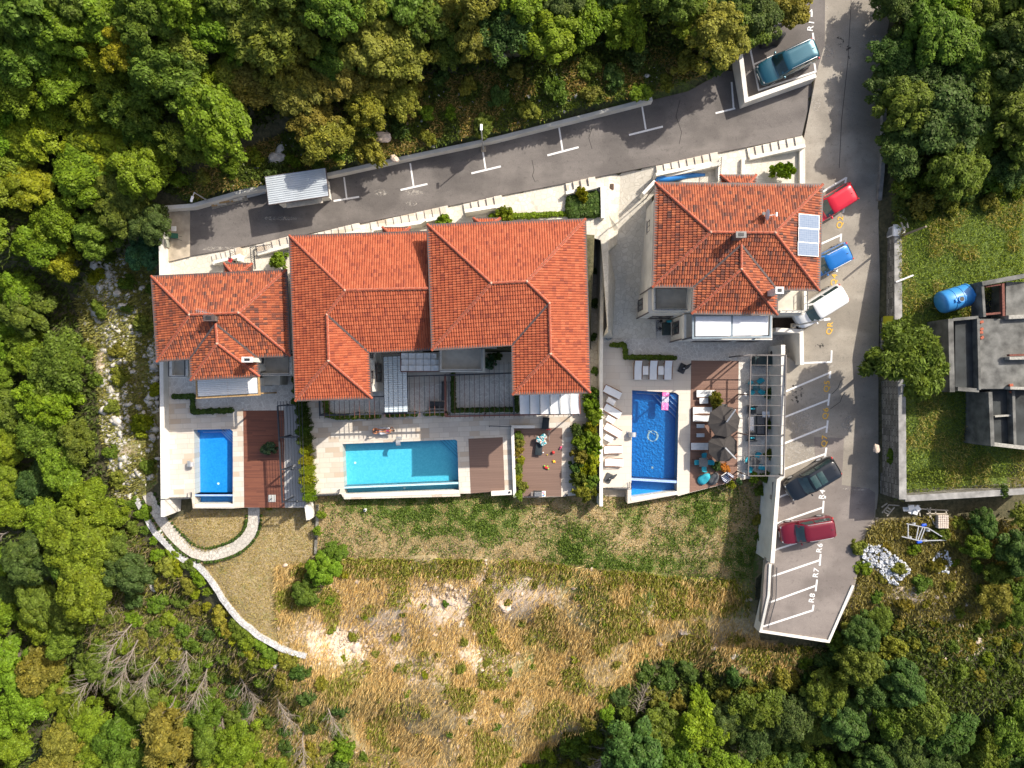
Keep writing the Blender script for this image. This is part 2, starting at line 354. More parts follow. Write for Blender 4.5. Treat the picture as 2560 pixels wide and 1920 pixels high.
# roof tiles: uv = tile columns and courses
def tiles(name, stops, dirt):
    t = NT(name, 0.8); uv = t.n('ShaderNodeUVMap'); sp = t.n('ShaderNodeSeparateXYZ'); t.t.links.new(uv.outputs[0], sp.inputs[0])
    fu = t.math('FLOOR', sp.outputs[0]); fv = t.math('FLOOR', sp.outputs[1])
    cb = t.n('ShaderNodeCombineXYZ'); t.t.links.new(fu, cb.inputs[0]); t.t.links.new(fv, cb.inputs[1])
    w = t.n('ShaderNodeTexWhiteNoise'); t.t.links.new(cb.outputs[0], w.inputs['Vector'])
    c = t.ramp(w.outputs['Value'], stops); big = t.noise(t.wpos(), 0.8, 4); sm_ = t.noise(t.wpos(), 12, 3)
    c = t.mix(t.ramp(big, [(0.45, 0.0), (0.72, dirt)]), c, tuple(x * .55 for x in stops[1][1]))
    c = t.mix(t.ramp(sm_, [(0.4, 0.0), (0.75, 0.3)]), c, tuple(x * .5 for x in stops[0][1]))
    fr = t.math('FRACT', sp.outputs[1]); t.base(c)
    return t.m
M_TILE_O = tiles('mottled_clay_tiles', [(0.0, (0.085, 0.036, 0.028)), (0.2, (0.19, 0.052, 0.026)), (0.45, (0.30, 0.072, 0.028)), (0.8, (0.35, 0.092, 0.034)), (1.0, (0.42, 0.125, 0.05))], 0.3)
M_TILE_R = tiles('red_clay_tiles', [(0.0, (0.20, 0.040, 0.020)), (0.15, (0.30, 0.066, 0.026)), (0.6, (0.365, 0.084, 0.031)), (1.0, (0.41, 0.108, 0.045))], 0.2)
M_RIDGE = mat('clay_ridge_caps', (0.30, 0.07, 0.034), 0.8, var=0.3, scale=5)

# pool water and mosaic
def mosaic(name, c1, c2):
    t = NT(name, 0.35); v = t.wpos(); w = t.n('ShaderNodeTexVoronoi', feature='F1', distance='CHEBYCHEV'); t.t.links.new(v, w.inputs['Vector']); w.inputs['Scale'].default_value = 9
    sp = t.n('ShaderNodeSeparateColor'); t.t.links.new(w.outputs['Color'], sp.inputs[0])
    t.base(t.mix(sp.outputs[0], c1, c2)); return t.m
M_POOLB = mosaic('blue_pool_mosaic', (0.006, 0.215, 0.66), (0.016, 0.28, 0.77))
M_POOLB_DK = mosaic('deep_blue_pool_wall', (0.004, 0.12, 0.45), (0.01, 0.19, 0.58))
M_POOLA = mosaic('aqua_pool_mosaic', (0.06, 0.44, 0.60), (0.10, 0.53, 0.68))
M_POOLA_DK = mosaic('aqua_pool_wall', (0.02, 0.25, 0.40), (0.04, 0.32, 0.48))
M_EDGEB = mosaic('pale_blue_overflow_edge', (0.30, 0.42, 0.66), (0.38, 0.50, 0.72))
M_EDGEA = mosaic('pale_aqua_overflow_edge', (0.40, 0.62, 0.68), (0.50, 0.70, 0.75))
t = NT('pool_water', 0.0)
gl = t.n('ShaderNodeBsdfGlossy'); gl.inputs['Roughness'].default_value = 0.04
tr = t.n('ShaderNodeBsdfTransparent'); tr.inputs[0].default_value = (0.90, 0.97, 1.0, 1)
bp = t.n('ShaderNodeBump'); bp.inputs['Strength'].default_value = 0.5; bp.inputs['Distance'].default_value = 0.03
t.t.links.new(t.noise(t.wpos(), 5, 3), bp.inputs['Height']); t.t.links.new(bp.outputs[0], gl.inputs['Normal'])
fr = t.n('ShaderNodeFresnel'); fr.inputs[0].default_value = 1.33; t.t.links.new(bp.outputs[0], fr.inputs['Normal'])
mx = t.n('ShaderNodeMixShader'); t.t.links.new(fr.outputs[0], mx.inputs[0]); t.t.links.new(tr.outputs[0], mx.inputs[1]); t.t.links.new(gl.outputs[0], mx.inputs[2])
t.t.links.new(mx.outputs[0], t.out.inputs[0]); M_WATER = t.m

# foliage: colour comes from the object's own colour and a per-leaf value
def foliage(name, hi=1.5, lo=0.5, trans=0.3, yel=(1.35, 1.15, 0.55)):
    t = NT(name, 0.6); oi = t.n('ShaderNodeObjectInfo'); at = t.n('ShaderNodeAttribute', attribute_name='v')
    f = at.outputs['Fac']
    k = t.ramp(f, [(0.0, lo), (0.5, 1.0), (1.0, hi)])
    c = t.mix(1.0, oi.outputs['Color'], k, 'MULTIPLY')
    at2 = t.n('ShaderNodeAttribute', attribute_name='h')
    c = t.mix(t.math('MULTIPLY', at2.outputs['Fac'], 0.5), c, t.mix(1.0, c, yel, 'MULTIPLY'))
    d = t.n('ShaderNodeBsdfDiffuse'); tl = t.n('ShaderNodeBsdfTranslucent'); t.t.links.new(c, d.inputs[0]); t.t.links.new(t.mix(1.0, c, (1.3, 1.25, 0.35), 'MULTIPLY'), tl.inputs[0])
    gs = t.n('ShaderNodeBsdfGlossy'); gs.inputs['Roughness'].default_value = 0.5; gs.inputs[0].default_value = (0.5, 0.5, 0.35, 1)
    mx = t.n('ShaderNodeMixShader'); mx.inputs[0].default_value = trans; t.t.links.new(d.outputs[0], mx.inputs[1]); t.t.links.new(tl.outputs[0], mx.inputs[2])
    m2 = t.n('ShaderNodeMixShader'); m2.inputs[0].default_value = 0.02; t.t.links.new(mx.outputs[0], m2.inputs[1]); t.t.links.new(gs.outputs[0], m2.inputs[2])
    t.t.links.new(m2.outputs[0], t.out.inputs[0]); return t.m
M_LEAF = foliage('leaves'); M_BLADE = foliage('grass_blades', 1.5, 0.6, 0.35, (1.3, 1.0, 0.6))
# ---------------------------------------------------------------- polygons
def inpoly(X, Y, poly):
    X = np.asarray(X, float); Y = np.asarray(Y, float); ins = np.zeros(X.shape, bool); n = len(poly)
    for i in range(n):
        x1, y1 = poly[i][0], poly[i][1]; x2, y2 = poly[(i + 1) % n][0], poly[(i + 1) % n][1]
        if y1 == y2: continue
        c = ((y1 > Y) != (y2 > Y)) & (X < (x2 - x1) * (Y - y1) / (y2 - y1) + x1); ins ^= c
    return ins
HARD = []   # (world polygon, height function, how far the ground is cut below it)
def wp(pts, z):   # photo points -> world points; z scalar or function
    return [gpt(a, b, z) if callable(z) else P(a, b, z) for a, b in pts]
def sheet(name, pts, zf, m, holes=(), skirt=0.0, cut=1.6, reg=True, drop=1.0, lift=0.0, kind='structure', label=None, cat=None, parent=None):
    """a paved level drawn from photo points, following the height function, with real edges going down"""
    f = zf if callable(zf) else (lambda x, y, c=zf: c)
    outer = [gpt(a, b, f) for a, b in pts]; hs = [[gpt(a, b, f) for a, b in h] for h in holes]
    if reg: HARD.append((outer, f, drop))
    bm = bmesh.new(); ed = []
    for loop in [outer] + hs:
        vs = [bm.verts.new((p.x, p.y, 0)) for p in loop]
        ed += [bm.edges.new((vs[i], vs[(i + 1) % len(vs)])) for i in range(len(vs))]
    bmesh.ops.triangle_fill(bm, edges=ed, use_beauty=True)
    if callable(zf):
        xs = [p.x for p in outer]; ys = [p.y for p in outer]
        for ax, lo, hi in ((0, min(xs), max(xs)), (1, min(ys), max(ys))):
            k = math.ceil(lo / cut)
            while k * cut < hi:
                co = [0, 0, 0]; no = [0, 0, 0]; co[ax] = k * cut; no[ax] = 1
                bmesh.ops.bisect_plane(bm, geom=bm.verts[:] + bm.edges[:] + bm.faces[:], plane_co=co, plane_no=no); k += 1
    for v in bm.verts: v.co.z = f(v.co.x, v.co.y) + lift
    for fc in bm.faces:
        fc.normal_update()
        if fc.normal.z < 0: fc.normal_flip()
    if skirt:
        be = [e for e in bm.edges if e.is_boundary]
        r = bmesh.ops.extrude_edge_only(bm, edges=be)
        for v in r['geom']:
            if isinstance(v, bmesh.types.BMVert): v.co.z -= skirt
    o0 = outer[0]
    org = (sum(p.x for p in outer) / len(outer), sum(p.y for p in outer) / len(outer), f(o0.x, o0.y))
    if parent is not None: org = ORG[parent]
    for v in bm.verts: v.co -= Vector(org)
    me = bpy.data.meshes.new(name); bm.to_mesh(me); bm.free(); me.materials.append(m)
    o = link(name, me, parent, org)
    return tag(o, label, cat, None, kind)
def strip(pts, zf, w, m, mb=None, lift=0.008, h=0.0):
    """painted line: photo points a..b, w metres"""
    q = [gpt(a, b, zf) for a, b in pts]; mb = mb or MB()
    q2 = [q[0]]
    for a, b in zip(q[:-1], q[1:]):
        n = max(1, int((b - a).length / 1.2)); q2 += [a.lerp(b, (k + 1) / n) for k in range(n)]
    return mb.path(q2, w, lambda x, y: zf(x, y) - 0.02, lambda x, y: zf(x, y) + lift)

# ---------------------------------------------------------------- leaf clouds
def rand_unit(rs, n):
    v = rs.normal(size=(n, 3)); return v / np.linalg.norm(v, axis=1)[:, None]
def leaf_mesh(name, blobs, n, size, seed=0, mats=None, aspect=1.6, up=0.25, shell=0.25, jit=0.7, low=-0.35, hue=0.35, extra=None):
    rs = np.random.RandomState(seed); B = np.array(blobs, float)
    area = (B[:, 3] * B[:, 4]) ; k = rs.choice(len(B), n, p=area / area.sum())
    d = rand_unit(rs, n); d[:, 2] = np.where(d[:, 2] < low, -d[:, 2], d[:, 2])
    rad = 1 - shell * rs.rand(n) ** 1.2 + 0.06 * rs.normal(size=n)
    c = B[k, :3] + d * B[k, 3:6] * rad[:, None]
    nor = d + rand_unit(rs, n) * jit + np.array([0, 0, up]); nor /= np.linalg.norm(nor, axis=1)[:, None]
    t = np.cross(nor, rand_unit(rs, n)); t /= np.linalg.norm(t, axis=1)[:, None]; b = np.cross(nor, t)
    s = size * (0.55 + 0.9 * rs.rand(n))
    a = t * (s * aspect / 2)[:, None]; e = b * (s / 2)[:, None]
    V = np.stack([c - a, c + e - a * 0.1, c + a, c - e - a * 0.1], 1).reshape(-1, 3)
    val = np.clip(0.5 + 0.28 * rs.normal(size=n) + 0.25 * (rs.rand(len(B))[k] - 0.5), 0, 1)
    hv = (rs.rand(len(B))[k] < hue) * rs.rand(n)
    return quad_mesh(name, V, val, hv, mats or [M_LEAF])
def quad_mesh(name, V, val=None, hv=None, mats=None):
    n = len(V) // 4; me = bpy.data.meshes.new(name)
    me.vertices.add(4 * n); me.vertices.foreach_set('co', V.astype(np.float32).ravel())
    me.loops.add(4 * n); me.loops.foreach_set('vertex_index', np.arange(4 * n, dtype=np.int32))
    me.polygons.add(n); me.polygons.foreach_set('loop_start', np.arange(0, 4 * n, 4, dtype=np.int32)); me.polygons.foreach_set('loop_total', np.full(n, 4, np.int32))
    me.update(calc_edges=True)
    for nm, arr in (('v', val), ('h', hv)):
        at = me.attributes.new(nm, 'FLOAT', 'FACE'); at.data.foreach_set('value', (arr if arr is not None else np.full(n, 0.5)).astype(np.float32))
    for m in mats or [M_LEAF]: me.materials.append(m)
    return me
def blades(name, X, Y, Z, length, width, lean, seed=0, mats=None, leanrand=0.5, upf=0.6):
    rs = np.random.RandomState(seed); n = len(X)
    L = length * (0.5 + rs.rand(n)); a = rs.normal(scale=leanrand, size=n); ld = np.stack([lean[0] + a, lean[1] + rs.normal(scale=leanrand, size=n), upf + 0.3 * rs.rand(n)], 1)
    ld /= np.linalg.norm(ld, axis=1)[:, None]
    base = np.stack([X, Y, Z], 1); side = np.cross(ld, rand_unit(rs, n)); side /= np.linalg.norm(side, axis=1)[:, None]
    w = (width * (0.6 + 0.8 * rs.rand(n)))[:, None] * side / 2
    tip = base + ld * L[:, None]; mid = base + ld * (L * 0.5)[:, None] + np.array([0, 0, 0.06])
    V = np.stack([base - w, mid - w, tip, mid + w], 1).reshape(-1, 3)
    return quad_mesh(name, V, rs.rand(n), (rs.rand(n) < 0.4) * rs.rand(n), mats or [M_BLADE])
def scatter(poly_px, n, seed, zf=None, dens=None):
    """n random ground points inside a photo polygon"""
    rs = np.random.RandomState(seed); xs = [p[0] for p in poly_px]; ys = [p[1] for p in poly_px]
    m_ = int(n * (4 if dens is not None else 2.2)); X = rs.uniform(min(xs), max(xs), m_); Y = rs.uniform(min(ys), max(ys), m_)
    k = inpoly(X, Y, poly_px); X, Y = X[k], Y[k]
    if dens is not None:
        k = rs.rand(len(X)) < dens(X, Y); X, Y = X[k], Y[k]
    Z = np.zeros(len(X))
    for _ in range(4):
        wx = (X - CX) * (HC - Z) / F; wy = (CY - Y) * (HC - Z) / F
        Z = np.concatenate([zter_arr(wx[i:i + 4000], wy[i:i + 4000]) for i in range(0, len(wx), 4000)]) if len(wx) else Z
    wx, wy = (X - CX) * (HC - Z) / F, (CY - Y) * (HC - Z) / F; k = np.ones(len(X), bool)
    for pl_, f_, dr in HARD: k &= ~inpoly(wx, wy, pl_)
    k = np.flatnonzero(k)[:n]; return wx[k], wy[k], Z[k], X[k], Y[k]
def nz(X, Y, s, seed=0):   # cheap smooth noise in 0..1 over photo pixels
    return np.array([0.5 + 0.5 * mnoise.noise(Vector((x / s, y / s, seed * 7.3))) for x, y in zip(np.atleast_1d(X), np.atleast_1d(Y))])

M_CRAZYP = crazy('beige_passage_paving', (0.36, 0.31, 0.22), (0.46, 0.40, 0.30), (0.28, 0.23, 0.17), 2.8, 0.05)
# ---------------------------------------------------------------- paved ground
lane_pts = [(536,502),(480,519),(416,522),(416,655),(475,640),(600,618),(767,585),(1120,515),(1490,443),(1635,414),(1905,360),(2005,338),(2040,184),(1870,240),(1858,180),(1815,176),(1720,228),(1631,250),(1240,351),(1025,396),(815,443),(668,473)]
sheet('parking_lane', lane_pts, zlane, M_ASPH, skirt=0.4, drop=0.7)
sheet('concrete_yard', [(414,522),(475,518),(475,641),(414,656)], zlane, M_CONC, skirt=0.05, reg=False, lift=0.012)
road_pts = [(2075,-160),(2250,-160),(2222,60),(2214,110),(2208,260),(2196,560),(2200,700),(2196,900),(2196,1230),(2190,1290),(2165,1330),(2135,1475),(2072,1606),(1900,1580),(1912,1420),(1926,1340),(1930,1240),(1946,1200),(1962,1190),(1962,890),(2000,910),(2003,790),(1955,785),(1955,470),(2012,470),(2010,345),(2042,180),(2062,110),(2062,0)]
sheet('main_road', road_pts, zroad, M_ASPHR, skirt=0.5, drop=0.8)
sheet('car_park', [(1930,1205),(2040,1190),(2035,1092),(2110,1095),(2104,1212),(2172,1222),(2188,1232),(2186,1290),(2163,1330),(2133,1474),(2072,1604),(1902,1578),(1913,1420),(1927,1340)], zroad, M_ASPHN, reg=False, lift=0.012)
sheet('parking_platform', [(1848,134),(1860,255),(2040,186),(2062,110),(2062,-60),(1990,-40),(1900,50)], lambda x, y: zroad(x, y) + 0.02, M_ASPH, skirt=1.5, drop=0.7)
sheet('north_court', [(416,655),(475,640),(600,618),(767,585),(1120,515),(1490,443),(1635,414),(1905,360),(2005,338),(2013,352),(2013,490),(1640,490),(1640,846),(1505,846),(1502,600),(1470,590),(1060,610),(740,720),(416,730)], zcourt, M_CRAZYL, skirt=0.3, drop=0.9, cut=1.0)

def rect(a, b, c, d): return [(a, b), (c, b), (c, d), (a, d)]
POOL1 = [(484.8,1074.4),(575,1072.8),(582,1077.8),(582,1260.5),(487,1261)]
POOL2 = [(855.9,1110),(1138,1099),(1143,1102.5),(1147.5,1226),(861,1236.5)]
POOL3 = [(1580.5,975.6),(1689,981.5),(1697,988),(1692.3,1228.6),(1578,1245)]
sheet('west_terrace', [(404,880),(742,880),(752,1010),(768,1269),(610,1269),(582,1271),(482,1271),(479,1246),(404,1245)], 0.0, M_TRAV, holes=[POOL1], skirt=2.4, drop=2.6)
sheet('villa_court', [(420,930),(742,930),(750,1008),(712,1012),(712,1028),(609,1028),(609,1020),(586,1033),(487,1033),(487,990),(420,990)], 0.012, M_CRAZY, reg=False)
sheet('middle_terrace', [(753,880),(1497,880),(1499,1232),(1403,1242),(1291,1244),(1283,1228),(1262,1227),(1177,1233.6),(1150,1234),(1150,1241),(861,1248),(853,1235),(768,1239)], 0.0, M_TRAV, holes=[POOL2], skirt=2.4, drop=2.6)
sheet('middle_court', [(826,990),(926,986),(1290,930),(1290,1018),(1137,1020),(1118,1026),(962,1030),(826,1034)], 0.012, M_CRAZY, reg=False)
sheet('east_terrace', [(1499,740),(1950,740),(1958,1194),(1868,1197),(1843,1202),(1724,1232),(1695.6,1240),(1692.5,1237),(1569,1259),(1569,1222),(1503,1219)], 0.0, M_TRAV3, holes=[POOL3], skirt=2.4, drop=2.6)
sheet('east_court', [(1510,742),(1950,742),(1955,1192),(1868,1195),(1846,1200),(1846,902),(1728,901),(1692,901),(1690,886),(1566,886),(1566,856),(1510,856)], 0.012, M_CRAZY, reg=False)
sheet('garden_step', [(1508,1221),(1566,1221),(1562,1242),(1508,1240)], -1.0, M_CONC, skirt=0.5, drop=0.5)
sheet('wooden_deck', [(607.9,1026.5),(709.8,1026),(711.4,1269.3),(610.6,1268.5)], 0.02, M_DECK1, reg=False, skirt=0.02, kind='structure')
sheet('wooden_deck', [(1171,1096.9),(1256.7,1093),(1262,1227),(1177,1233.3)], 0.02, M_DECK2, reg=False, skirt=0.02)
sheet('wooden_deck', [(1284,1071),(1405.7,1069.7),(1403,1241.6),(1291,1241.8)], 0.02, M_DECK2, reg=False, skirt=0.02)
sheet('wooden_deck', [(1728,901),(1846.8,902.5),(1843,1201.5),(1724.4,1231)], 0.022, M_DECK3, reg=False, skirt=0.02)
sheet('gravel_strip', [(712,1012),(750,1008),(766,1266),(713,1266)], 0.014, mat('grey_granite_chips', (0.36, 0.36, 0.36), 0.9, var=0.4, scale=30, bump=0.4), reg=False)
# ramp of planks on the middle terrace
mb = MB()
for k in range(13):
    x0 = 1216 + k * 7.2
    mb.prism([P(x0, 1040, 0)[:2], P(x0 + 6.4, 1040, 0)[:2], P(x0 + 6.8, 1064, 0)[:2], P(x0 + .4, 1064, 0)[:2]], 0.0, 0.03 + 0.012 * k)
tag(mb.build('stone_steps', M_TRAV), kind='structure')

# pools: basin, floor, overflow channel, steps, water
def pool(label, pts, edge, floor, m_fl, m_wall, m_edge, depth=1.1, low=None, step_corner=None, cat='pool', bench=True, chan=0.75):
    W = [P(a, b, 0) for a, b in pts]; c = sum((p for p in W), Vector()) / len(W)
    t = empty('swimming_pool', (c.x, c.y, 0), label, cat)
    e0, e1 = [P(a, b, 0) for a, b in edge[0]], [P(a, b, 0) for a, b in edge[1]]   # upper and lower line of the overflow edge
    main = [w for w in W if (w - e0[0]).dot(Vector((0, 1, 0))) > 0.3][:]
    main = W[:-2] + [e0[1], e0[0]]; lowp = [e1[0], e1[1], W[-2], W[-1]]
    basin = MB(); n = len(main)
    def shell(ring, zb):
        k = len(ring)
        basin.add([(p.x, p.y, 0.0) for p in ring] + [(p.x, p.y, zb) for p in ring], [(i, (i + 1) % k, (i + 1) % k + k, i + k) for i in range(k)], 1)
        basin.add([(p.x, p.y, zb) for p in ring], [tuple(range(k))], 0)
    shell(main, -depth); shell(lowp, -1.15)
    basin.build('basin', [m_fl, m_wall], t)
    ed = MB(); ed.prism([(p.x, p.y) for p in (e0[0], e0[1], e1[1], e1[0])], -depth, -0.045); ed.build('overflow_edge', m_edge, t)
    w = MB(); w.add([(p.x, p.y, -0.03) for p in main], [tuple(range(n))]); w.add([(p.x, p.y, -0.55) for p in lowp], [(0, 1, 2, 3)])
    w.build('water', M_WATER, t)
    cp = MB(); cp.path([W[-1] + Vector((0, -0.12, 0)), W[-2] + Vector((0, -0.12, 0))], 0.30, -1.4, 0.05); cp.build('coping', M_WHITE, t)
    if step_corner is not None:      # four treads across the corner: corner point, unit directions along both sides, run
        K, d1, d2, run = step_corner; st = MB()
        for i in range(4):
            a = run * (1 - i * 0.2); q = [K, K + d1 * a, K + d2 * a]
            st.prism([(p.x, p.y) for p in q], -depth + 0.01, -depth + 0.2 * (i + 1))
        st.build('steps', m_fl, t)
        ln = MB()
        for i in range(4):
            a = run * (1 - i * 0.2); ln.bar(K + d1 * (a - .1) + Vector((0, 0, -depth + 0.2 * (i + 1))), K + d2 * (a - .1) + Vector((0, 0, -depth + 0.2 * (i + 1))), 0.07, 0.012)
        ln.build('step_edge', m_edge if m_fl is M_POOLB else m_wall, t)
    if bench:
        b = MB(); r = main; b.prism([(r[0].x, r[0].y - .01), (r[1].x, r[1].y - .01), (r[1].x, r[1].y - 0.28), (r[0].x, r[0].y - 0.28)], -depth, -0.7); b.build('bench', m_fl, t)
        b = MB(); b.bar((r[0].x + .5, r[0].y - .27, -.69), (r[1].x - .3, r[1].y - .27, -.69), 0.05, 0.012); b.build('bench_edge', m_edge, t)
    return t
dn = Vector((0, -1, 0)); lf = Vector((-1, 0, 0))
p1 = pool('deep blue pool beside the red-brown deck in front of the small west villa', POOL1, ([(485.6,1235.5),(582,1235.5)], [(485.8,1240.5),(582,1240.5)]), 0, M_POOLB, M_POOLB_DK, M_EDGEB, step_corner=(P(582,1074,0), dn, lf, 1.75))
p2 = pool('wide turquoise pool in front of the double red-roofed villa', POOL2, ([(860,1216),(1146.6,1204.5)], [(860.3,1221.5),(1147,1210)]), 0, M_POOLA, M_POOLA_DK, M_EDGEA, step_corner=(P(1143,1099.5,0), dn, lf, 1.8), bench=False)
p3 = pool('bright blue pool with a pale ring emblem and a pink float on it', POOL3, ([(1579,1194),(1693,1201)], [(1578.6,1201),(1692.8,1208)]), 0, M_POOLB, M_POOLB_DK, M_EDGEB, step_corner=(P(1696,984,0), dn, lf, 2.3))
# emblem and drain on the floor of the east pool
mb = MB(); zq = -1.07; cq = P(1632, 1090, zq); rings = []
for k in range(37):
    a = 2 * math.pi * k / 36; w_ = 0.09 + 0.09 * abs(math.cos(a))**.7
    rings.append([(cq.x + math.cos(a) * (0.44 - w_ / 2), cq.y + math.sin(a) * (0.47 - .03), zq), (cq.x + math.cos(a) * (0.44 + w_ / 2), cq.y + math.sin(a) * (0.47 + .03), zq)])
for a, b in zip(rings[:-1], rings[1:]): mb.add(a + b, [(0, 1, 3, 2)])
mb.path([P(1619.5,1079,zq)[:2], P(1622,1077,zq)[:2], P(1627,1079,zq)[:2], P(1631,1083.5,zq)[:2], P(1637,1085,zq)[:2]], 0.07, zq - .004, zq + .004)
mb.build('emblem', mat('pale_mosaic', (0.55, 0.75, 0.78), 0.4), p3)
for pl, q in ((p3, (1631, 1169)), (p2, (888, 1157)), (p1, (546, 1209)), (p2, (1011, 1220))):
    z_ = -1.085 if q[1] != 1220 else -1.14
    MB().cyl(P(*q, z_), 0.11, 0.02, 16).build('drain', mat('pale_mosaic', (0.6, 0.75, 0.75)), pl)
for pl, q, rz in ((p1, (480, 1159), 0), (p2, (998, 1103), R(-88)), (p3, (1578, 1085.5), 0)):
    s = empty('water_spout', tuple(P(*q, 0)), {0: 'steel water spout curving over the edge of the %s pool' % ('deep blue west' if pl is p1 else 'emblem'), 1: ''}[0] if rz == 0 else 'steel water spout curving over the edge of the turquoise pool', 'spout', None, rz)
    pr = [(-0.28, 0), (-0.27, .35), (-0.2, .52), (-0.05, .62), (0.15, .62), (0.30, .55), (0.36, .46)]
    a = MB(); a.loft([[(x, y, z) for x, z in pr] + [(x + (.02 if i < 3 else 0), y, z - .035) for i, (x, z) in reversed(list(enumerate(pr)))] for y in (-.2, -.12, .12, .2)], sm=True, closed=True, cap=True)
    a.v = [(v[0] * math.cos(rz) - v[1] * math.sin(rz) + s.location.x, v[0] * math.sin(rz) + v[1] * math.cos(rz) + s.location.y, v[2]) for v in a.v]
    s.rotation_euler = (0, 0, 0); a.build('scoop', M_GALV, s)
    MB().box((s.location.x - .27 * math.cos(rz), s.location.y - .27 * math.sin(rz), 0.02), (.3, .5, .04), rz).build('foot_plate', M_GALV, s)

# ---------------------------------------------------------------- markings
mk = MB()
for a, b, c, d in (((860,443),(867,497),(834,502.5),(898,492)), ((1025.5,408),(1034,465),(1001.5,475),(1068.5,460)), ((1206.5,374.5),(1214,422),(1178.5,433.5),(1252,416)), ((1397,315),(1406.5,376),(1368.5,388.5),(1446.5,368)), ((1605,265),(1614.5,323.5),(1572.5,337.5),(1657,316.5))):
    strip([a, b], zlane, 0.13, None, mk); strip([c, d], zlane, 0.15, None, mk, 0.012)
strip([(1789,283),(1838,271)], zlane, 0.14, None, mk); strip([(1829,205),(1834,270)], zlane, 0.14, None, mk)
tag(mk.build('lane_markings', M_PAINTW), kind='structure')
zp = lambda x, y: zroad(x, y) + 0.02
mk = MB()
for l in ([(1870,93),(1885,90)], [(1870,96),(1897,225)], [(1885,161),(1934,139)], [(2001,113),(2032,99)], [(2032,82),(2036,116)], [(2036,159),(2039,179),(1895,226)], [(2000,39),(2029,25),(2029,42)]):
    strip(l, zp, 0.14, None, mk)
tag(mk.build('platform_markings', M_PAINTW), kind='structure')
mk = MB()
zr = lambda x, y: zroad(x, y) + 0.012
for l, cr in (([(2056,480),(2116,444)], [(2116,443),(2113,458)]), ([(2060,542),(2110,520)], [(2111,516),(2108,532)]), ([(2052,610),(2101,588)], [(2103,584),(2101,604)]), ([(2040,672),(2092,676)], [(2094,662),(2092,680)]),
              ([(1993,908),(2078,905)], [(2079,876),(2078,906)]), ([(1956,982),(2076,931)], [(2076,928),(2074,946)]), ([(1951,1047),(2070,1000)], [(2074,984),(2070,1014)]), ([(1947,1114),(2066,1066)], [(2069.5,1051),(2066,1082)]), ([(1946,1178),(2062,1135)], [(2066,1119),(2062,1146)]),
              ([(1940,1246),(1968,1235)], [(2063,1240),(2062,1246)]), ([(1938,1310),(2056,1269)], [(2059,1252),(2057,1283)]), ([(1936,1375),(1992,1357)], [(2056,1343),(2053,1349)]), ([(1930,1441),(2050,1400)], [(2051.5,1385),(2049,1414)]), ([(1924,1506),(2040,1464)], [(2042.5,1449),(2039,1478)]), ([(1908,1566),(2031,1526)], [(2034,1512),(2031,1528)])):
    strip(l, zr, 0.15, None, mk); strip(cr, zr, 0.15, None, mk, 0.012)
tag(mk.build('bay_markings', M_PAINTW), kind='structure')
def letters(txt, px, py, z, m, size=0.8, rot=90):
    c = bpy.data.curves.new('letters', 'FONT'); c.body = txt; c.size = size; c.align_x = 'CENTER'; c.align_y = 'CENTER'; c.extrude = 0.002; c.offset = 0.012; c.space_character = 1.15
    c.materials.append(m); o = bpy.data.objects.new('painted_bay_number', c); COL.objects.link(o); p = gpt(px, py, zroad); o.location = (p.x, p.y, p.z + z)
    o.rotation_euler = (R(-8) * 0, 0, R(rot)); o.scale = (0.85, 0.75, 1)
    e = 0.2; o.rotation_mode = 'QUATERNION'; sl_ = (zroad(0, p.y + e) - zroad(0, p.y - e)) / (2 * e)
    n = Vector((0, -sl_, 1)).normalized(); o.rotation_quaternion = Vector((0, 0, 1)).rotation_difference(n) @ Matrix.Rotation(R(rot), 3, 'Z').to_quaternion()
    return tag(o, kind='structure')
for tx, x, y, m in (('Q2', 2100, 556, M_PAINTY), ('Q4', 2085, 700, M_PAINTY), ('QR', 2074, 821, M_PAINTY), ('Q5', 2067, 966, M_PAINTY), ('Q6', 2064, 1034, M_PAINTY), ('Q7', 2061, 1103, M_PAINTY),
                    ('R1', 2027, 65, M_PAINTW), ('R2', 2035, 138, M_PAINTW), ('R4', 2055, 1236, M_PAINTW), ('R6', 2049, 1370, M_PAINTW), ('R7', 2040, 1432, M_PAINTW), ('R8', 2030, 1495, M_PAINTW)):
    letters(tx, x, y, 0.045 if y < 200 else 0.02, m, .86, 86 if m is M_PAINTY else 82)

nt = NT('worn_pale_patch', 0.95); nz_ = nt.noise(nt.wpos(), 4.5, 6, 0.8); nt.base(nt.mix(nt.noise(nt.wpos(), 20, 2), (0.42, 0.38, 0.33), (0.62, 0.58, 0.52)))
nt.set(nt.b, 'Alpha', nt.ramp(nz_, [(0.46, 0.0), (0.62, 0.65)])); M_WORN = nt.m
nt = NT('dark_oil_stain', 0.7); nt.base(nt.ramp(nt.noise(nt.wpos(), 3, 2), [(0, (0.02, 0.018, 0.016)), (1, (0.045, 0.04, 0.035))])); nt.set(nt.b, 'Alpha', nt.ramp(nt.noise(nt.wpos(), 3.2, 4, .6), [(0.54, 0.0), (0.60, 0.8)])); M_OIL = nt.m
def blot(px, py, rx, ry, f, m, lift, seed, nm='worn_patch'):
    rs = np.random.RandomState(seed); sheet(nm, [(px + rx * (.75 + .35 * rs.rand()) * math.cos(2 * math.pi * k / 14), py + ry * (.75 + .35 * rs.rand()) * math.sin(2 * math.pi * k / 14)) for k in range(14)], f, m, reg=False, lift=lift)
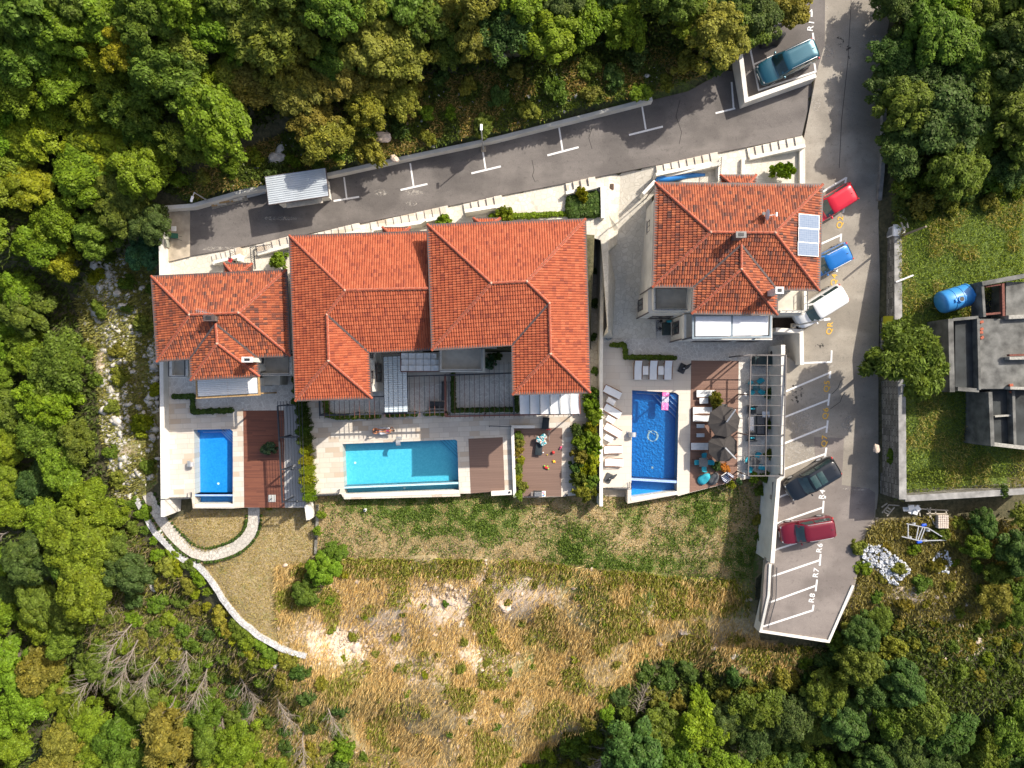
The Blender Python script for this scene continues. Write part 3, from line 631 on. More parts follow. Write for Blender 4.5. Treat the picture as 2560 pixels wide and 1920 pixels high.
for i, (x, y, a_, b_, f_) in enumerate(((2066,128,22,16,zroad),(2040,255,13,22,zroad),(2010,60,24,16,zroad),(2030,20,40,20,zroad),(2000,1060,45,35,zroad),(2000,1130,48,30,zroad),(2120,1060,16,24,zroad),(2180,30,20,14,zroad),(2190,110,20,30,zroad),(1035,482,24,9,zlane),(950,482,20,9,zlane),(1028,508,16,8,zlane),(700,546,55,5,zlane),(560,622,60,6,zlane),(2140,1222,34,5,zroad),(1965,185,40,10,lambda x, y: zroad(x, y) + .02))):
    blot(x, y, a_, b_, f_, M_WORN, 0.007 + .0004 * i, 300 + i)
for i, (x, y, a_, b_) in enumerate(((2055,875,22,22),(1990,985,18,30),(2095,105,14,16),(2125,130,10,18))): blot(x, y, a_, b_, zroad, M_OIL, 0.004 + .0004 * i, 330 + i, 'oil_stain')
nt = NT('tar_seam', .8); nt.base(nt.ramp(nt.noise(nt.wpos(), 5, 2), [(0, (0.03, 0.026, 0.024)), (1, (0.06, 0.052, 0.047))])); mk = MB()
for l in ([(1330,400),(1335,425),(1331,440),(1338,455)], [(1480,320),(1472,345),(1480,372)], [(1700,250),(1690,290),(1704,330),(1698,360)]): strip(l, zlane, .05, None, mk, .005)
for l in ([(2128,0),(2120,150),(2104,300),(2098,420)], [(2100,1214),(2101,1150),(2108,1095)], [(2080,985),(2095,970),(2103,950)], [(2076,1022),(2100,1005),(2108,985)], [(2060,470),(2040,600)]): strip(l, zroad, .045, None, mk, .005)
tag(mk.build('tar_seams', nt.m), kind='structure')

# ---------------------------------------------------------------- the ground sheet
def axis(lo, hi, a, b, st):
    core = np.arange(a, b + st, st); o1 = a - np.cumsum(np.geomspace(st, 60, 16)); o2 = core[-1] + np.cumsum(np.geomspace(st, 60, 16))
    return np.concatenate([o1[::-1], core, o2])
gx = axis(0, 0, -52, 50, 0.36); gy = axis(0, 0, -43, 36, 0.36)
GX, GY = np.meshgrid(gx, gy, indexing='ij'); GZ = np.zeros_like(GX)
for i in range(GX.shape[0]): GZ[i] = zter_arr(np.clip(GX[i], -70, 70), np.clip(GY[i], -60, 50))
rs0 = np.random.RandomState(3)
bump_ = np.array([[mnoise.noise(Vector((x * .35, y * .35, 1))) * .35 + mnoise.noise(Vector((x * 1.3, y * 1.3, 5))) * .10 for y in gy] for x in gx])
Zp = GZ.copy(); sc = F / (HC - Zp); PXX = CX + GX * sc; PYY = CY - GY * sc
rough_mask = np.ones_like(GZ) * 0.35
HILL = [(690,1410),(860,1392),(1300,1395),(1500,1420),(1890,1450),(1900,1600),(2070,1620),(1950,1700),(1640,1640),(1500,1790),(1250,1950),(600,1950),(700,1700)]
SLOPEW = [(240,640),(390,640),(398,1200),(350,1260),(290,1240),(260,1100),(240,900),(190,760)]
BANK = [(400,470),(560,400),(720,330),(850,330),(1050,190),(1400,160),(1600,110),(1840,130),(1815,176),(1720,228),(1240,340),(824,430),(663,470),(480,510)]
DUMP = [(2140,1300),(2330,1290),(2560,1300),(2560,1560),(2400,1640),(2330,1600),(2200,1500),(2100,1560),(2150,1400)]
for pg in (HILL, SLOPEW, DUMP): rough_mask[inpoly(PXX, PYY, pg)] = 1.3
LAWN2 = [(792,1236),(1928,1190),(1918,1420),(1890,1450),(1500,1420),(1300,1395),(860,1392),(790,1380)]
LAWN1 = [(330,1215),(430,1300),(480,1275),(780,1265),(790,1400),(765,1560),(770,1640),(640,1580),(560,1500),(500,1400),(400,1340)]
FIELD = [(2245,560),(2250,1250),(2560,1228),(2560,470),(2420,440),(2250,470)]
for pg in (LAWN1, LAWN2, FIELD): rough_mask[inpoly(PXX, PYY, pg)] = 0.15
GZ = GZ + bump_ * rough_mask
def dist_line(X, Y, pts, closed):
    D = np.full(X.shape, 1e9); n = len(pts)
    for i in range(n if closed else n - 1):
        a, b = pts[i], pts[(i + 1) % n]; dx, dy = b[0] - a[0], b[1] - a[1]; l2 = dx * dx + dy * dy + 1e-9
        tt = np.clip(((X - a[0]) * dx + (Y - a[1]) * dy) / l2, 0, 1); D = np.minimum(D, np.hypot(X - a[0] - tt * dx, Y - a[1] - tt * dy))
    return D
def ramp_cap(pts, zf, reach, slope):     # the bank starts just under a wall's top (or at a kerb) and climbs from there
    q = [gpt(a, b, zf) for a, b in pts]; D = dist_line(GX, GY, q, False)
    for i, j in np.argwhere(D < reach): GZ[i, j] = min(GZ[i, j], zf(gx[i], gy[j]) + max(0, D[i, j] - 0.4) * slope)
ramp_cap([(405,517),(480,512),(536,495),(608,475),(668,462),(812,436),(1025,388),(1240,343),(1640,242)], lambda x, y: zlane(x) + 0.5, 4.5, 0.45)
ramp_cap([(1640,242),(1720,228),(1815,176),(1840,200)], lambda x, y: zlane(x) - 0.05, 4.5, 0.5)
ramp_cap([(1850,130),(1868,85),(1974,36),(2010,-60)], lambda x, y: zroad(x, y) - 0.05, 4, 0.5)
ramp_cap([(2258,-160),(2226,60),(2218,110),(2216,260),(2204,500),(2206,560)], lambda x, y: zroad(x, y) + 0.05, 4, 0.6)
ramp_cap([(2246,560),(2250,830),(2258,985),(2262,1240),(2420,1232),(2620,1218)], lambda x, y: 4.25, 3, 0.3)
ramp_cap([(2200,1262),(2420,1252),(2620,1240)], lambda x, y: 1.8, 3, 0.0)
sheet('stair_landing', [(1948,826),(1993,826),(1993,863),(1948,863)], 0.015, M_CRAZY, drop=.5)
sheet('planting_bed', [(1936,784),(1996,790),(1996,828),(1936,826)], 2.3, M_SOIL, skirt=2.2, drop=.5)
sheet('side_passage', [(1466,556),(1501,556),(1501,980),(1478,980)], 0.25, M_CRAZYP, skirt=.4, drop=.6)
HARD.append(([gpt(a_, b_, zroad) for a_, b_ in ((1995,230),(2045,230),(2035,500),(1985,500),(1985,318))], zroad, 0.35))
HARD.append(([gpt(a_, b_, zroad) for a_, b_ in ((1950,790),(2010,790),(2010,925),(1950,925))], lambda x, y: 0.0, 0.6))
HARD.append(([gpt(2196,575,zroad), P(2240,575,5), P(2241,830,4.9), P(2250,985,4.6), P(2253,1246,4.5), gpt(2196,1275,zroad), gpt(2190,1000,zroad)], zroad, 0.12))
for poly, f, drop in HARD:
    pl_ = [(p.x, p.y) for p in poly]; k = inpoly(GX, GY, pl_); D = dist_line(GX, GY, pl_, True)
    for i, j in np.argwhere(k): GZ[i, j] = min(GZ[i, j], f(gx[i], gy[j]) - (0.1 if D[i, j] < 0.4 and drop < 2 else drop))
nx, ny = len(gx), len(gy)
idx = np.arange(nx * ny).reshape(nx, ny)
V = np.stack([GX.ravel(), GY.ravel(), GZ.ravel()], 1)
Fq = np.stack([idx[:-1, :-1].ravel(), idx[1:, :-1].ravel(), idx[1:, 1:].ravel(), idx[:-1, 1:].ravel()], 1)
me = bpy.data.meshes.new('ground'); me.vertices.add(len(V)); me.vertices.foreach_set('co', V.astype(np.float32).ravel())
me.loops.add(Fq.size); me.loops.foreach_set('vertex_index', Fq.astype(np.int32).ravel()); me.polygons.add(len(Fq))
me.polygons.foreach_set('loop_start', np.arange(0, Fq.size, 4, dtype=np.int32)); me.polygons.foreach_set('loop_total', np.full(len(Fq), 4, np.int32))
me.polygons.foreach_set('use_smooth', np.ones(len(Fq), bool)); me.update(calc_edges=True)
# what grows or lies where: R dry grass, G green grass, B pale rock and soil
def softpoly(poly, val, ch, A):
    k = inpoly(PXX, PYY, poly); A[k, ch] = val
A = np.zeros(GX.shape + (4,)); A[..., 3] = 1
def g2(x0, y0, sx, sy): return np.exp(-((PXX - x0) / sx) ** 2 - ((PYY - y0) / sy) ** 2)
softpoly(BANK, 0.45, 1, A); softpoly(BANK, 0.15, 0, A); softpoly(HILL, 0.68, 0, A); softpoly(HILL, 0.2, 1, A); softpoly(SLOPEW, 0.7, 0, A); softpoly(SLOPEW, 0.5, 1, A); softpoly(DUMP, 0.5, 0, A); softpoly(DUMP, 0.35, 1, A)
softpoly(LAWN1, 1.0, 0, A); softpoly(LAWN2, 1.0, 0, A); softpoly(FIELD, 0.2, 0, A); softpoly(FIELD, 1.0, 1, A)
k = inpoly(PXX, PYY, LAWN1); A[k, 1] = 0.32
k = inpoly(PXX, PYY, LAWN2)
gr = 0.25 + 0.55 * g2(1080, 1300, 130, 50) + 0.7 * g2(1240, 1290, 70, 60) + 0.8 * g2(1440, 1370, 70, 60) + 0.5 * g2(960, 1260, 170, 25) + 0.7 * g2(1760, 1260, 60, 60) + 0.7 * g2(1600, 1410, 150, 24) + 0.5 * g2(1700, 1350, 60, 25) + 0.6 * g2(1860, 1400, 50, 60) + .4 * g2(1590, 1290, 40, 40)
A[k, 1] = np.clip(gr, 0, 1)[k]
k = inpoly(PXX, PYY, HILL); hg = .15 + .75 * g2(1720, 1480, 200, 60) + .5 * g2(1050, 1420, 260, 22) + .5 * g2(1450, 1450, 120, 40) + .45 * g2(1330, 1640, 60, 90) + .4 * g2(1500, 1560, 120, 60) + .35 * g2(900, 1750, 120, 120)
A[k, 1] = np.clip(hg, 0, .9)[k]
rk = 1.1 * g2(1120, 1490, 150, 55) + 1.0 * g2(860, 1600, 90, 60) + .75 * g2(1000, 1560, 130, 60) + .7 * g2(760, 1600, 60, 70) + .6 * g2(1010, 1680, 80, 50) + .6 * g2(1330, 1480, 60, 40) + .5 * g2(1230, 1780, 120, 60) + .5 * g2(1660, 1540, 60, 40) + .7 * g2(840, 1450, 60, 40) + 0.6 * g2(1150, 1560, 60, 50) + 0.7 * g2(1260, 1510, 30, 30) + 0.35 * g2(1400, 1600, 300, 200) + 0.5 * g2(1180, 1650, 90, 50) + .5 * g2(850, 1480, 80, 40)
A[..., 2] = np.clip(rk, 0, 1) * k
A[..., 2] += 0.7 * g2(270, 760, 45, 130) + 0.75 * g2(285, 960, 40, 150) + 0.5 * g2(320, 1150, 30, 60) + 0.7 * g2(2200, 1310, 60, 15) + 0.9 * g2(2230, 1480, 60, 22) + 0.9 * g2(2300, 1490, 40, 25) + 0.9 * g2(2370, 1560, 55, 40) + 0.8 * g2(2430, 1620, 50, 30) + 0.6 * g2(2130, 1520, 30, 60) + 0.35 * g2(1700, 100, 120, 30) + 0.3 * g2(960, 340, 30, 30) + .3 * g2(1000, 230, 60, 40)
ZONEA = A; ad = me.color_attributes.new('zone', 'FLOAT_COLOR', 'POINT'); ad.data.foreach_set('color', np.clip(A, 0, 1).astype(np.float32).ravel())
t = NT('ground_cover', 0.95); v = t.wpos(); zc = t.n('ShaderNodeVertexColor', layer_name='zone'); sp = t.n('ShaderNodeSeparateColor'); t.t.links.new(zc.outputs[0], sp.inputs[0])
n1 = t.noise(v, 0.6, 6, 0.7); n2 = t.noise(v, 3.5, 5, 0.7); n3 = t.noise(v, 16, 4, 0.65)
litter = t.mix(t.ramp(n2, [(0.35, 0.0), (0.65, 1.0)]), (0.045, 0.045, 0.02), (0.12, 0.105, 0.055))
dry = t.mix(t.ramp(n2, [(0.35, 0.0), (0.62, 1.0)]), (0.27, 0.20, 0.095), (0.50, 0.39, 0.235)); dry = t.mix(t.ramp(n3, [(0.4, 0.0), (0.7, 0.6)]), dry, (0.17, 0.145, 0.06))
green = t.mix(t.ramp(n2, [(0.35, 0.0), (0.62, 1.0)]), (0.07, 0.115, 0.02), (0.16, 0.21, 0.04)); green = t.mix(t.ramp(n3, [(0.42, 0.0), (0.7, 0.7)]), green, (0.045, 0.08, 0.016))
rock = t.mix(t.ramp(n2, [(0.3, 0.0), (0.6, 1.0)]), (0.44, 0.31, 0.21), (0.74, 0.62, 0.49)); rock = t.mix(t.ramp(n3, [(0.45, 0.0), (0.65, 0.55)]), rock, (0.25, 0.18, 0.12))
def sel(chan, nse, w): return t.ramp(t.math('ADD', sp.outputs[chan], t.math('MULTIPLY', t.math('SUBTRACT', nse, 0.5), w)), [(0.36, 0.0), (0.64, 1.0)])
c = t.mix(sel(0, n1, 1.5), litter, dry); c = t.mix(sel(1, t.math('MULTIPLY', t.math('ADD', n1, n2), 0.5), 1.9), c, green); c = t.mix(sel(2, n2, 1.3), c, rock)
t.base(c); t.bump(t.math('ADD', n2, t.math('MULTIPLY', n3, 0.5)), 0.6, 0.12)
me.materials.append(t.m); g = bpy.data.objects.new('ground', me); COL.objects.link(g); tag(g, kind='structure'); ORG[g] = Vector()
# ---------------------------------------------------------------- tiled roofs
def tile_faces(name, faces, m, parent, tw=0.19, th=0.30):
    """faces: (eave a, eave b, [corner points in plan order]); real rounded tiles with stepped courses, cut to the face"""
    out = bmesh.new(); uvl = out.loops.layers.uv.new('UVMap'); off = ORG[parent]; seed = 0
    for ea, eb, poly, *more in faces:
        seed += 37; pieces = more[0] if more else [poly]
        u = Vector((eb.x - ea.x, eb.y - ea.y, 0)).normalized(); c = sum(poly, Vector()) / len(poly)
        v = Vector((-u.y, u.x, 0)); v = v if (ea - c).dot(v) > 0 else -v       # v points down the slope
        A_ = np.array([[p.x, p.y, 1] for p in poly]); b_ = np.array([p.z for p in poly]); pl = np.linalg.lstsq(A_, b_, rcond=None)[0]
        us = [(p - ea).dot(u) for p in poly]; vs_ = [(p - ea).dot(v) for p in poly]
        k0, k1 = math.floor(min(us) / tw), math.ceil(max(us) / tw); r0, r1 = math.floor(min(vs_) / th), 0
        sub = [(0, 0.0), (0.14, 0.0), (0.34, 0.036), (0.58, 0.05), (0.84, 0.036)]
        uc = [((k + s) * tw, h, k + s) for k in range(k0, k1) for s, h in sub] + [(k1 * tw, 0, k1)]
        rows = []
        for r in range(r0, r1 + 1): rows.append((r * th + 0.0005, 0.0, r + 0.002)); rows.append(((r + 1) * th - 0.0005, 0.042, r + 0.998))
        for piece in pieces: tile_piece(out, off, ea, u, v, pl, uc, rows, seed, piece)
    for w in out.verts: w.co -= off
    me = bpy.data.meshes.new(name); out.to_mesh(me); out.free(); me.materials.append(m); me.polygons.foreach_set('use_smooth', [True] * len(me.polygons))
    me.set_sharp_from_angle(angle=R(35))
    return link(name, me, parent)
def tile_piece(out, off, ea, u, v, pl, uc, rows, seed, poly):
        c = sum(poly, Vector()) / len(poly)
        bm = bmesh.new(); uvb = bm.loops.layers.uv.new('UVMap'); grid = []
        for vv, hv, rv in rows:
            line = []
            for uu, hu, ku in uc:
                q = ea + u * uu + v * vv; line.append(bm.verts.new((q.x, q.y, pl[0] * q.x + pl[1] * q.y + pl[2] + hu + hv - 0.03)))
            grid.append(line)
        for i in range(len(rows) - 1):
            for j in range(len(uc) - 1):
                f = bm.faces.new((grid[i][j], grid[i][j + 1], grid[i + 1][j + 1], grid[i + 1][j]))
                for lp, (a, b) in zip(f.loops, ((i, j), (i, j + 1), (i + 1, j + 1), (i + 1, j))): lp[uvb].uv = (uc[b][2] + 0.001 + seed * 100, rows[a][2] + 200)
        n = len(poly)
        for i in range(n):
            a, b = poly[i], poly[(i + 1) % n]; d = Vector((b.x - a.x, b.y - a.y, 0)); nn = Vector((-d.y, d.x, 0)).normalized()
            if (c - a).dot(nn) > 0: nn = -nn
            bmesh.ops.bisect_plane(bm, geom=bm.verts[:] + bm.edges[:] + bm.faces[:], plane_co=(a.x, a.y, 0), plane_no=nn, clear_outer=True)
        for f in bm.faces:
            f.normal_update()
            if f.normal.z < 0: f.normal_flip()
        tmp = bpy.data.meshes.new('t'); bm.to_mesh(tmp); bm.free(); out.from_mesh(tmp); bpy.data.meshes.remove(tmp)
def caps(parent, lines, m, mortar=True, r=0.105):
    for a, b in lines:
        mb = MB(); mm = MB(); a = Vector(a); b = Vector(b); L = (b - a).length; n = max(1, round(L / 0.42)); d = (b - a) / L
        up = Vector((0, 0, 1)); sd = d.cross(up).normalized(); up = sd.cross(d)
        for i in range(n):
            p, q = a + d * (L * i / n), a + d * (L * (i + 1) / n + 0.03); lift = 0.05
            rr = [r * .82, r] if b.z < a.z else [r, r * .82]
            rings = []
            for c, ra in ((p, rr[0]), (q, rr[1])):
                rings.append([c + up * lift + sd * (ra * math.cos(t_)) + up * (ra * .8 * math.sin(t_)) for t_ in [math.pi * k / 6 for k in range(7)]])
            mb.loft(rings, closed=False)
        if mortar: mm.bar(a + up * 0.045, b + up * 0.045, 2.0 * r, 0.03)
        mm.sphere(a + up * 0.07, 0.10, nu=8, nv=6)
        mb.build('ridge_caps', m, parent); mm.build('mortar', M_MORTAR, parent)
def inset(poly, d):
    n = len(poly); ar = sum(poly[i].x * poly[(i + 1) % n].y - poly[(i + 1) % n].x * poly[i].y for i in range(n)); s = 1 if ar > 0 else -1; out = []
    for i in range(n):
        p = poly[i]; a = Vector((p.x - poly[i - 1].x, p.y - poly[i - 1].y)).normalized(); q = poly[(i + 1) % n]; b = Vector((q.x - p.x, q.y - p.y)).normalized()
        n1 = Vector((-a.y, a.x)) * s; n2 = Vector((-b.y, b.x)) * s; mt = (n1 + n2).normalized(); k = d / max(0.3, mt.dot(n1))
        out.append(Vector((p.x + mt.x * k, p.y + mt.y * k, 0)))
    return out
def window(parent, c, nrm, w, h, name='window', m=None, rail=False):
    """opening on a wall: c centre on the wall face, nrm outward 'x+','x-','y+','y-'"""
    ax = nrm[0]; s = 1 if nrm[1] == '+' else -1; c = Vector(c)
    D = lambda du, dn, dz: (Vector((dn * s, du, dz)) if ax == 'x' else Vector((du, dn * s, dz)))
    f = MB()
    def bx(u0, u1, z0, z1, n0, n1, mbx):
        a = c + D(u0, n0, z0); b = c + D(u1, n1, z1); mbx.box((a + b) / 2, (abs(a.x - b.x), abs(a.y - b.y), abs(a.z - b.z)))
    for (a, b, cc, d) in ((-w/2, w/2, h/2 - .07, h/2), (-w/2, w/2, -h/2, -h/2 + .07), (-w/2, -w/2 + .07, -h/2 + .07, h/2 - .07), (w/2 - .07, w/2, -h/2 + .07, h/2 - .07), (-.03, .03, -h/2 + .07, h/2 - .07)):
        bx(a, b, cc, d, 0.0, 0.06, f)
    fr = f.build(name, M_BROWN, parent); g_ = MB(); bx(-w/2 + .07, w/2 - .07, -h/2 + .07, h/2 - .07, 0.005, 0.025, g_); g_.build('pane', M_WGLASS, fr)
    sl_ = MB(); bx(-w/2 - .1, w/2 + .1, -h/2 - .07, -h/2 - .005, 0.0, 0.16, sl_); sl_.build('sill', M_STONEW, fr)
    return fr
def villa(label, outline, ze, faces, ridges, m, valleys, base=-0.3, group=None):
    O = [P(a, b, ze) for a, b in outline]; c = sum(O, Vector()) / len(O)
    t = empty('villa', (c.x, c.y, 0), label, 'villa', group)
    body = inset(O, 0.5); w = MB(); w.prism([(p.x, p.y) for p in body], base, ze - 0.13); w.build('wall', M_WHITE, t)
    s = MB(); so_ = inset(O, 0.12); s.prism([(p.x, p.y) for p in so_], ze - 0.125, ze - 0.075); s.build('soffit', M_CREAM, t)
    rf = tile_faces('roof', faces, m, t)
    caps(rf, ridges, M_RIDGE)
    g = MB(); g.path([(p.x, p.y) for p in inset(O, 0.06)], 0.24, ze - 0.07, ze + 0.06, closed=True); g.build('gutter', M_BROWN, t)
    if valleys:
        g = MB()
        for a, b in valleys: g.bar(a + Vector((0, 0, .045)), b + Vector((0, 0, .045)), 0.15, 0.05)
        g.build('valley_flashing', M_BROWN, rf)
    return t, rf, O, body
def hip_front(NW, NE, SE, IR, FSE, FSW, IL, SW, PW, PE, RT, FP, ze, dm, df):
    """hipped house with a hipped front wing; photo corner points; dm, df the rise of main and front ridge"""
    e = lambda q: P(q[0], q[1], ze); NW, NE, SE, IR, FSE, FSW, IL, SW = map(e, (NW, NE, SE, IR, FSE, FSW, IL, SW))
    PW = P(*PW, ze + dm); PE = P(*PE, ze + dm); RT = P(*RT, ze + df); FP = P(*FP, ze + df)
    tt = (RT.x - PW.x) / (PE.x - PW.x); RM = PW.lerp(PE, tt)
    faces = [(NW, NE, [NW, NE, PE, PW]), (SW, NW, [SW, NW, PW]), (NE, SE, [NE, SE, PE]),
             (SW, IL, [SW, IL, RT, RM, PW]), (IR, SE, [IR, SE, PE, RM, RT]),
             (IL, FSW, [IL, FSW, FP, RT]), (IR, FSE, [IR, FSE, FP, RT]), (FSW, FSE, [FSW, FSE, FP])]
    return faces, [(PW, NW), (PW, SW), (PE, NE), (PE, SE), (PW, PE), (FP, RT), (FP, FSW), (FP, FSE)], [(RT, IL), (RT, IR)]
def slab_block(name, parent, x0, y0, x1, y1, zt, zb=-0.2, m=M_WHITE, zr=None):
    a = P(x0, y0, zr if zr is not None else zt); b = P(x1, y1, zr if zr is not None else zt)
    mb = MB(); mb.box(((a.x + b.x) / 2, (a.y + b.y) / 2, (zt + zb) / 2), (abs(a.x - b.x), abs(a.y - b.y), zt - zb)); return mb.build(name, m, parent)
def balcony(parent, x0, y0, x1, y1, z, par=0.85, sides='wse', m_floor=M_CREAM, w=0.2, rail=True):
    a = P(x0, y0, z); b = P(x1, y1, z)
    mb = MB(); mb.box(((a.x + b.x) / 2, (a.y + b.y) / 2, z - .1), (b.x - a.x, a.y - b.y, 0.2)); fl = mb.build('balcony', m_floor, parent)
    pm = MB(); rl = MB()
    pts = {'w': ((a.x, a.y), (a.x, b.y)), 's': ((a.x, b.y), (b.x, b.y)), 'e': ((b.x, b.y), (b.x, a.y)), 'n': ((b.x, a.y), (a.x, a.y))}
    for k in sides:
        p, q = pts[k]; pm.path([p, q], w, z - .35, z + par * .55 + (0.003 if k in 'we' else 0)); rl.bar((*p, z + par), (*q, z + par), 0.05, 0.05)
        n = max(2, int(math.hypot(p[0] - q[0], p[1] - q[1]) / 0.5))
        for i in range(n + 1): f_ = i / n; rl.bar((p[0] + (q[0] - p[0]) * f_, p[1] + (q[1] - p[1]) * f_, z + par * .5), (p[0] + (q[0] - p[0]) * f_, p[1] + (q[1] - p[1]) * f_, z + par), 0.03, 0.03)
    pm.build('parapet', M_WHITE, fl)
    if rail: rl.build('railing', M_STEEL, fl)
    return fl

# small west villa
f, rg, vl = hip_front((379,691),(716,675),(726,890),(642.5,893),(648.4,940.5),(477.4,950.3),(475.4,897),(393,903.6),(474.4,787.2),(596.7,782.2),(539,809),(543,858.8),6.3,1.2,0.95)
v1, rf1, O1, B1 = villa('smallest villa with mottled orange hipped roof beside the red-brown deck', [(379,691),(716,675),(726,890),(642.5,893),(648.4,940.5),(477.4,950.3),(475.4,897),(393,903.6)], 6.3, f, rg, M_TILE_O, vl)
# north villa pair: two hipped halves at two heights
ze = 7.6; e = lambda x, y: P(x, y, ze)
A1, A2, A3, A4, A5, A6 = e(724,589.6), e(1078,578.5), e(1086,874), e(921.6,880.6), e(929.8,995.4), e(739,1001.7)
r1, r2, r3, r4 = P(862.9,726,ze+1.55), P(1082,721,ze+1.55), P(817.7,786.7,ze+1.12), P(821.3,902.3,ze+1.12)
f = [(A1, A2, [A1, A2, r2, r1]), (A6, A1, [A6, A1, r1, r3, r4], [[A1, r1, r3, A1.lerp(A6, .5)], [A1.lerp(A6, .5), r3, r4, A6]]), (A4, A3, [A4, A3, r2, r1, r3]), (A4, A5, [A4, A5, r4, r3]), (A6, A5, [A6, A5, r4])]
v2, rf2, O2, B2 = villa('lower west half of the big red-roofed double villa', [(724,589.6),(1078,578.5),(1086,874),(921.6,880.6),(929.8,995.4),(739,1001.7)], ze, f, [(r1, A1), (r1, r3), (r1, r2), (r3, r4), (r4, A6), (r4, A5)], M_TILE_R, [(r3, A4)])
ze = 9.3
A1, A2, A3, A4, A5, A6 = e(1068.7,561.6), e(1463.4,548), e(1475,981.4), e(1281.8,986.2), e(1280.3,862.8), e(1080,875)
r1, r2, r3, r4 = P(1228.4,708.2,ze+1.55), P(1316.8,704,ze+1.55), P(1373,758,ze+1.05), P(1376.2,884.6,ze+1.05)
f = [(A1, A2, [A1, A2, r2, r1]), (A6, A1, [A6, A1, r1]), (A6, A5, [A6, A5, r3, r2, r1]), (A2, A3, [A2, A3, r4, r3, r2], [[A2, r2, r3, A2.lerp(A3, .5)], [A2.lerp(A3, .5), r3, r4, A3]]), (A5, A4, [A5, A4, r4, r3]), (A4, A3, [A4, A3, r4])]
v3, rf3, O3, B3 = villa('taller east half of the big red-roofed double villa', [(1068.7,561.6),(1463.4,548),(1475,981.4),(1281.8,986.2),(1280.3,862.8),(1080,875)], ze, f, [(r1, A1), (r1, A6), (r1, r2), (r2, A2), (r2, r3), (r3, r4), (r4, A4), (r4, A3)], M_TILE_R, [(r3, A5)])
# east villa
f, rg, vl = hip_front((1638.4,457),(2056,461.7),(2047.5,726.5),(1942.4,723.7),(1942.4,786.8),(1729.4,784),(1733.6,718),(1631.3,718),(1777,580.8),(1936.8,582.2),(1852.8,611.6),(1852.8,673.3),9.3,1.35,1.1)
v4, rf4, O4, B4 = villa('east villa with mottled orange roof, solar panels and satellite dish', [(1638.4,457),(2056,461.7),(2047.5,726.5),(1942.4,723.7),(1942.4,786.8),(1729.4,784),(1733.6,718),(1631.3,718)], 9.3, f, rg, M_TILE_O, vl)
# porch roofs on the north sides
def porch(parent, x0, y0, x1, y1, z, m):
    a, b, c, d = P(x0, y0, z), P(x1, y0, z), P(x1, y1 + 14, z), P(x0, y1 + 14, z); k = 0.55
    q1 = Vector((a.x + 1.0, c.y, z + k)); q2 = Vector((b.x - 1.0, c.y, z + k))
    rf = tile_faces('porch_roof', [(a, b, [a, b, q2, q1]), (a, d, [a, q1, d]), (b, c, [b, c, q2])], m, parent)
    caps(rf, [(q1, a), (q2, b)], M_RIDGE)
    g = MB(); g.path([(p.x, p.y) for p in inset([a, b, c, d], 0.05)], 0.2, z - .07, z + .06, closed=True); g.build('gutter', M_BROWN, rf)
    w = MB(); w.prism([(p.x, p.y) for p in inset([a, b, c, d], 0.3)], 1.0, z - .1); w.build('porch_wall', M_WHITE, rf)
porch(v1, 561, 659, 630.5, 677, 5.5, M_TILE_O); porch(v2, 957, 569, 1025, 584, 6.6, M_TILE_R); porch(v3, 1184, 546, 1250, 560, 7.9, M_TILE_R); porch(v4, 1801, 438, 1889.8, 460, 8.2, M_TILE_O)
# chimneys
def chimney(rf, px, py, z, w, d, h, m, mc):
    p = P(px, py, z + h); mb = MB(); mb.box((p.x, p.y, z + h / 2 - .4), (w * .8, d * .8, h + .8)); c = mb.build('chimney', m, rf)
    MB().box((p.x, p.y, z + h + .04), (w, d, 0.12)).build('chimney_cap', mc, c)
    MB().box((p.x, p.y, z + h + .1), (w * .5, d * .5, 0.06)).build('flue', M_BLACK, c)
M_SLATE = mat('slate_grey_metal', (0.12, 0.11, 0.105), 0.5, var=0.2)
chimney(rf1, 523, 795, 7.2, .85, .5, .9, M_SLATE, M_BROWN); chimney(rf1, 619, 899, 6.5, .85, .42, 1.2, M_WHITE, M_WPLAST)
chimney(rf4, 1852, 587, 10.4, .75, .45, 1.2, M_SLATE, M_CONCG); chimney(rf4, 1948, 726, 9.4, .60, .50, 1.9, M_WHITE, M_WPLAST)
# annexes, balconies, openings
slab_block('annex', v1, 433, 898, 475, 941, 3.0); balcony(v1, 434, 900, 474, 941, 3.2)
slab_block('annex', v1, 650, 888, 733, 937, 3.0); balcony(v1, 652, 890, 731, 936, 3.2, sides='swe')
slab_block('annex', v1, 486, 945, 652, 965, 2.7)
slab_block('annex', v1, 655, 937, 700, 962, 2.0, m=M_CREAM)
for y, z, h in ((B1[4].y + 1.2, 4.6, 1.3), (B1[4].y + 1.0, 1.6, 1.9)): window(v1, (B1[4].x, y, z), 'x+', 1.2, h)
window(v1, (B1[3].x + 2.0, B1[2].y, 4.4), 'y-', 1.6, 2.0, 'balcony_door'); window(v1, (B1[6].x - 1.4, B1[7].y, 4.4), 'y-', 1.2, 2.0, 'balcony_door')
bw = B2[3].x
for y, z, w_, h in ((B2[4].y + 1.6, 2.2, 1.6, 2.0), (B2[4].y + 3.4, 5.4, 1.4, 1.3), (B2[4].y + 1.2, 5.4, 1.0, 1.3)): window(v2, (B2[4].x, y, z), 'x+', w_, h)
window(v2, (B2[4].x + 2.2, B2[3].y, 1.4), 'y-', 2.4, 2.2, 'balcony_door')
slab_block('annex', v3, 1100, 872, 1212, 930, 4.0, zb=3.4); balcony(v3, 1102, 872, 1206, 926, 4.2, par=0.8)
window(v3, (B3[5].x + 3.0, B3[5].y, 5.4), 'y-', 2.4, 2.1, 'balcony_door'); window(v3, (B3[5].x + 7.6, B3[5].y, 1.3), 'y-', 1.6, 2.1, 'balcony_door')
Z5 = 5.2; a = P(1620,782,Z5)
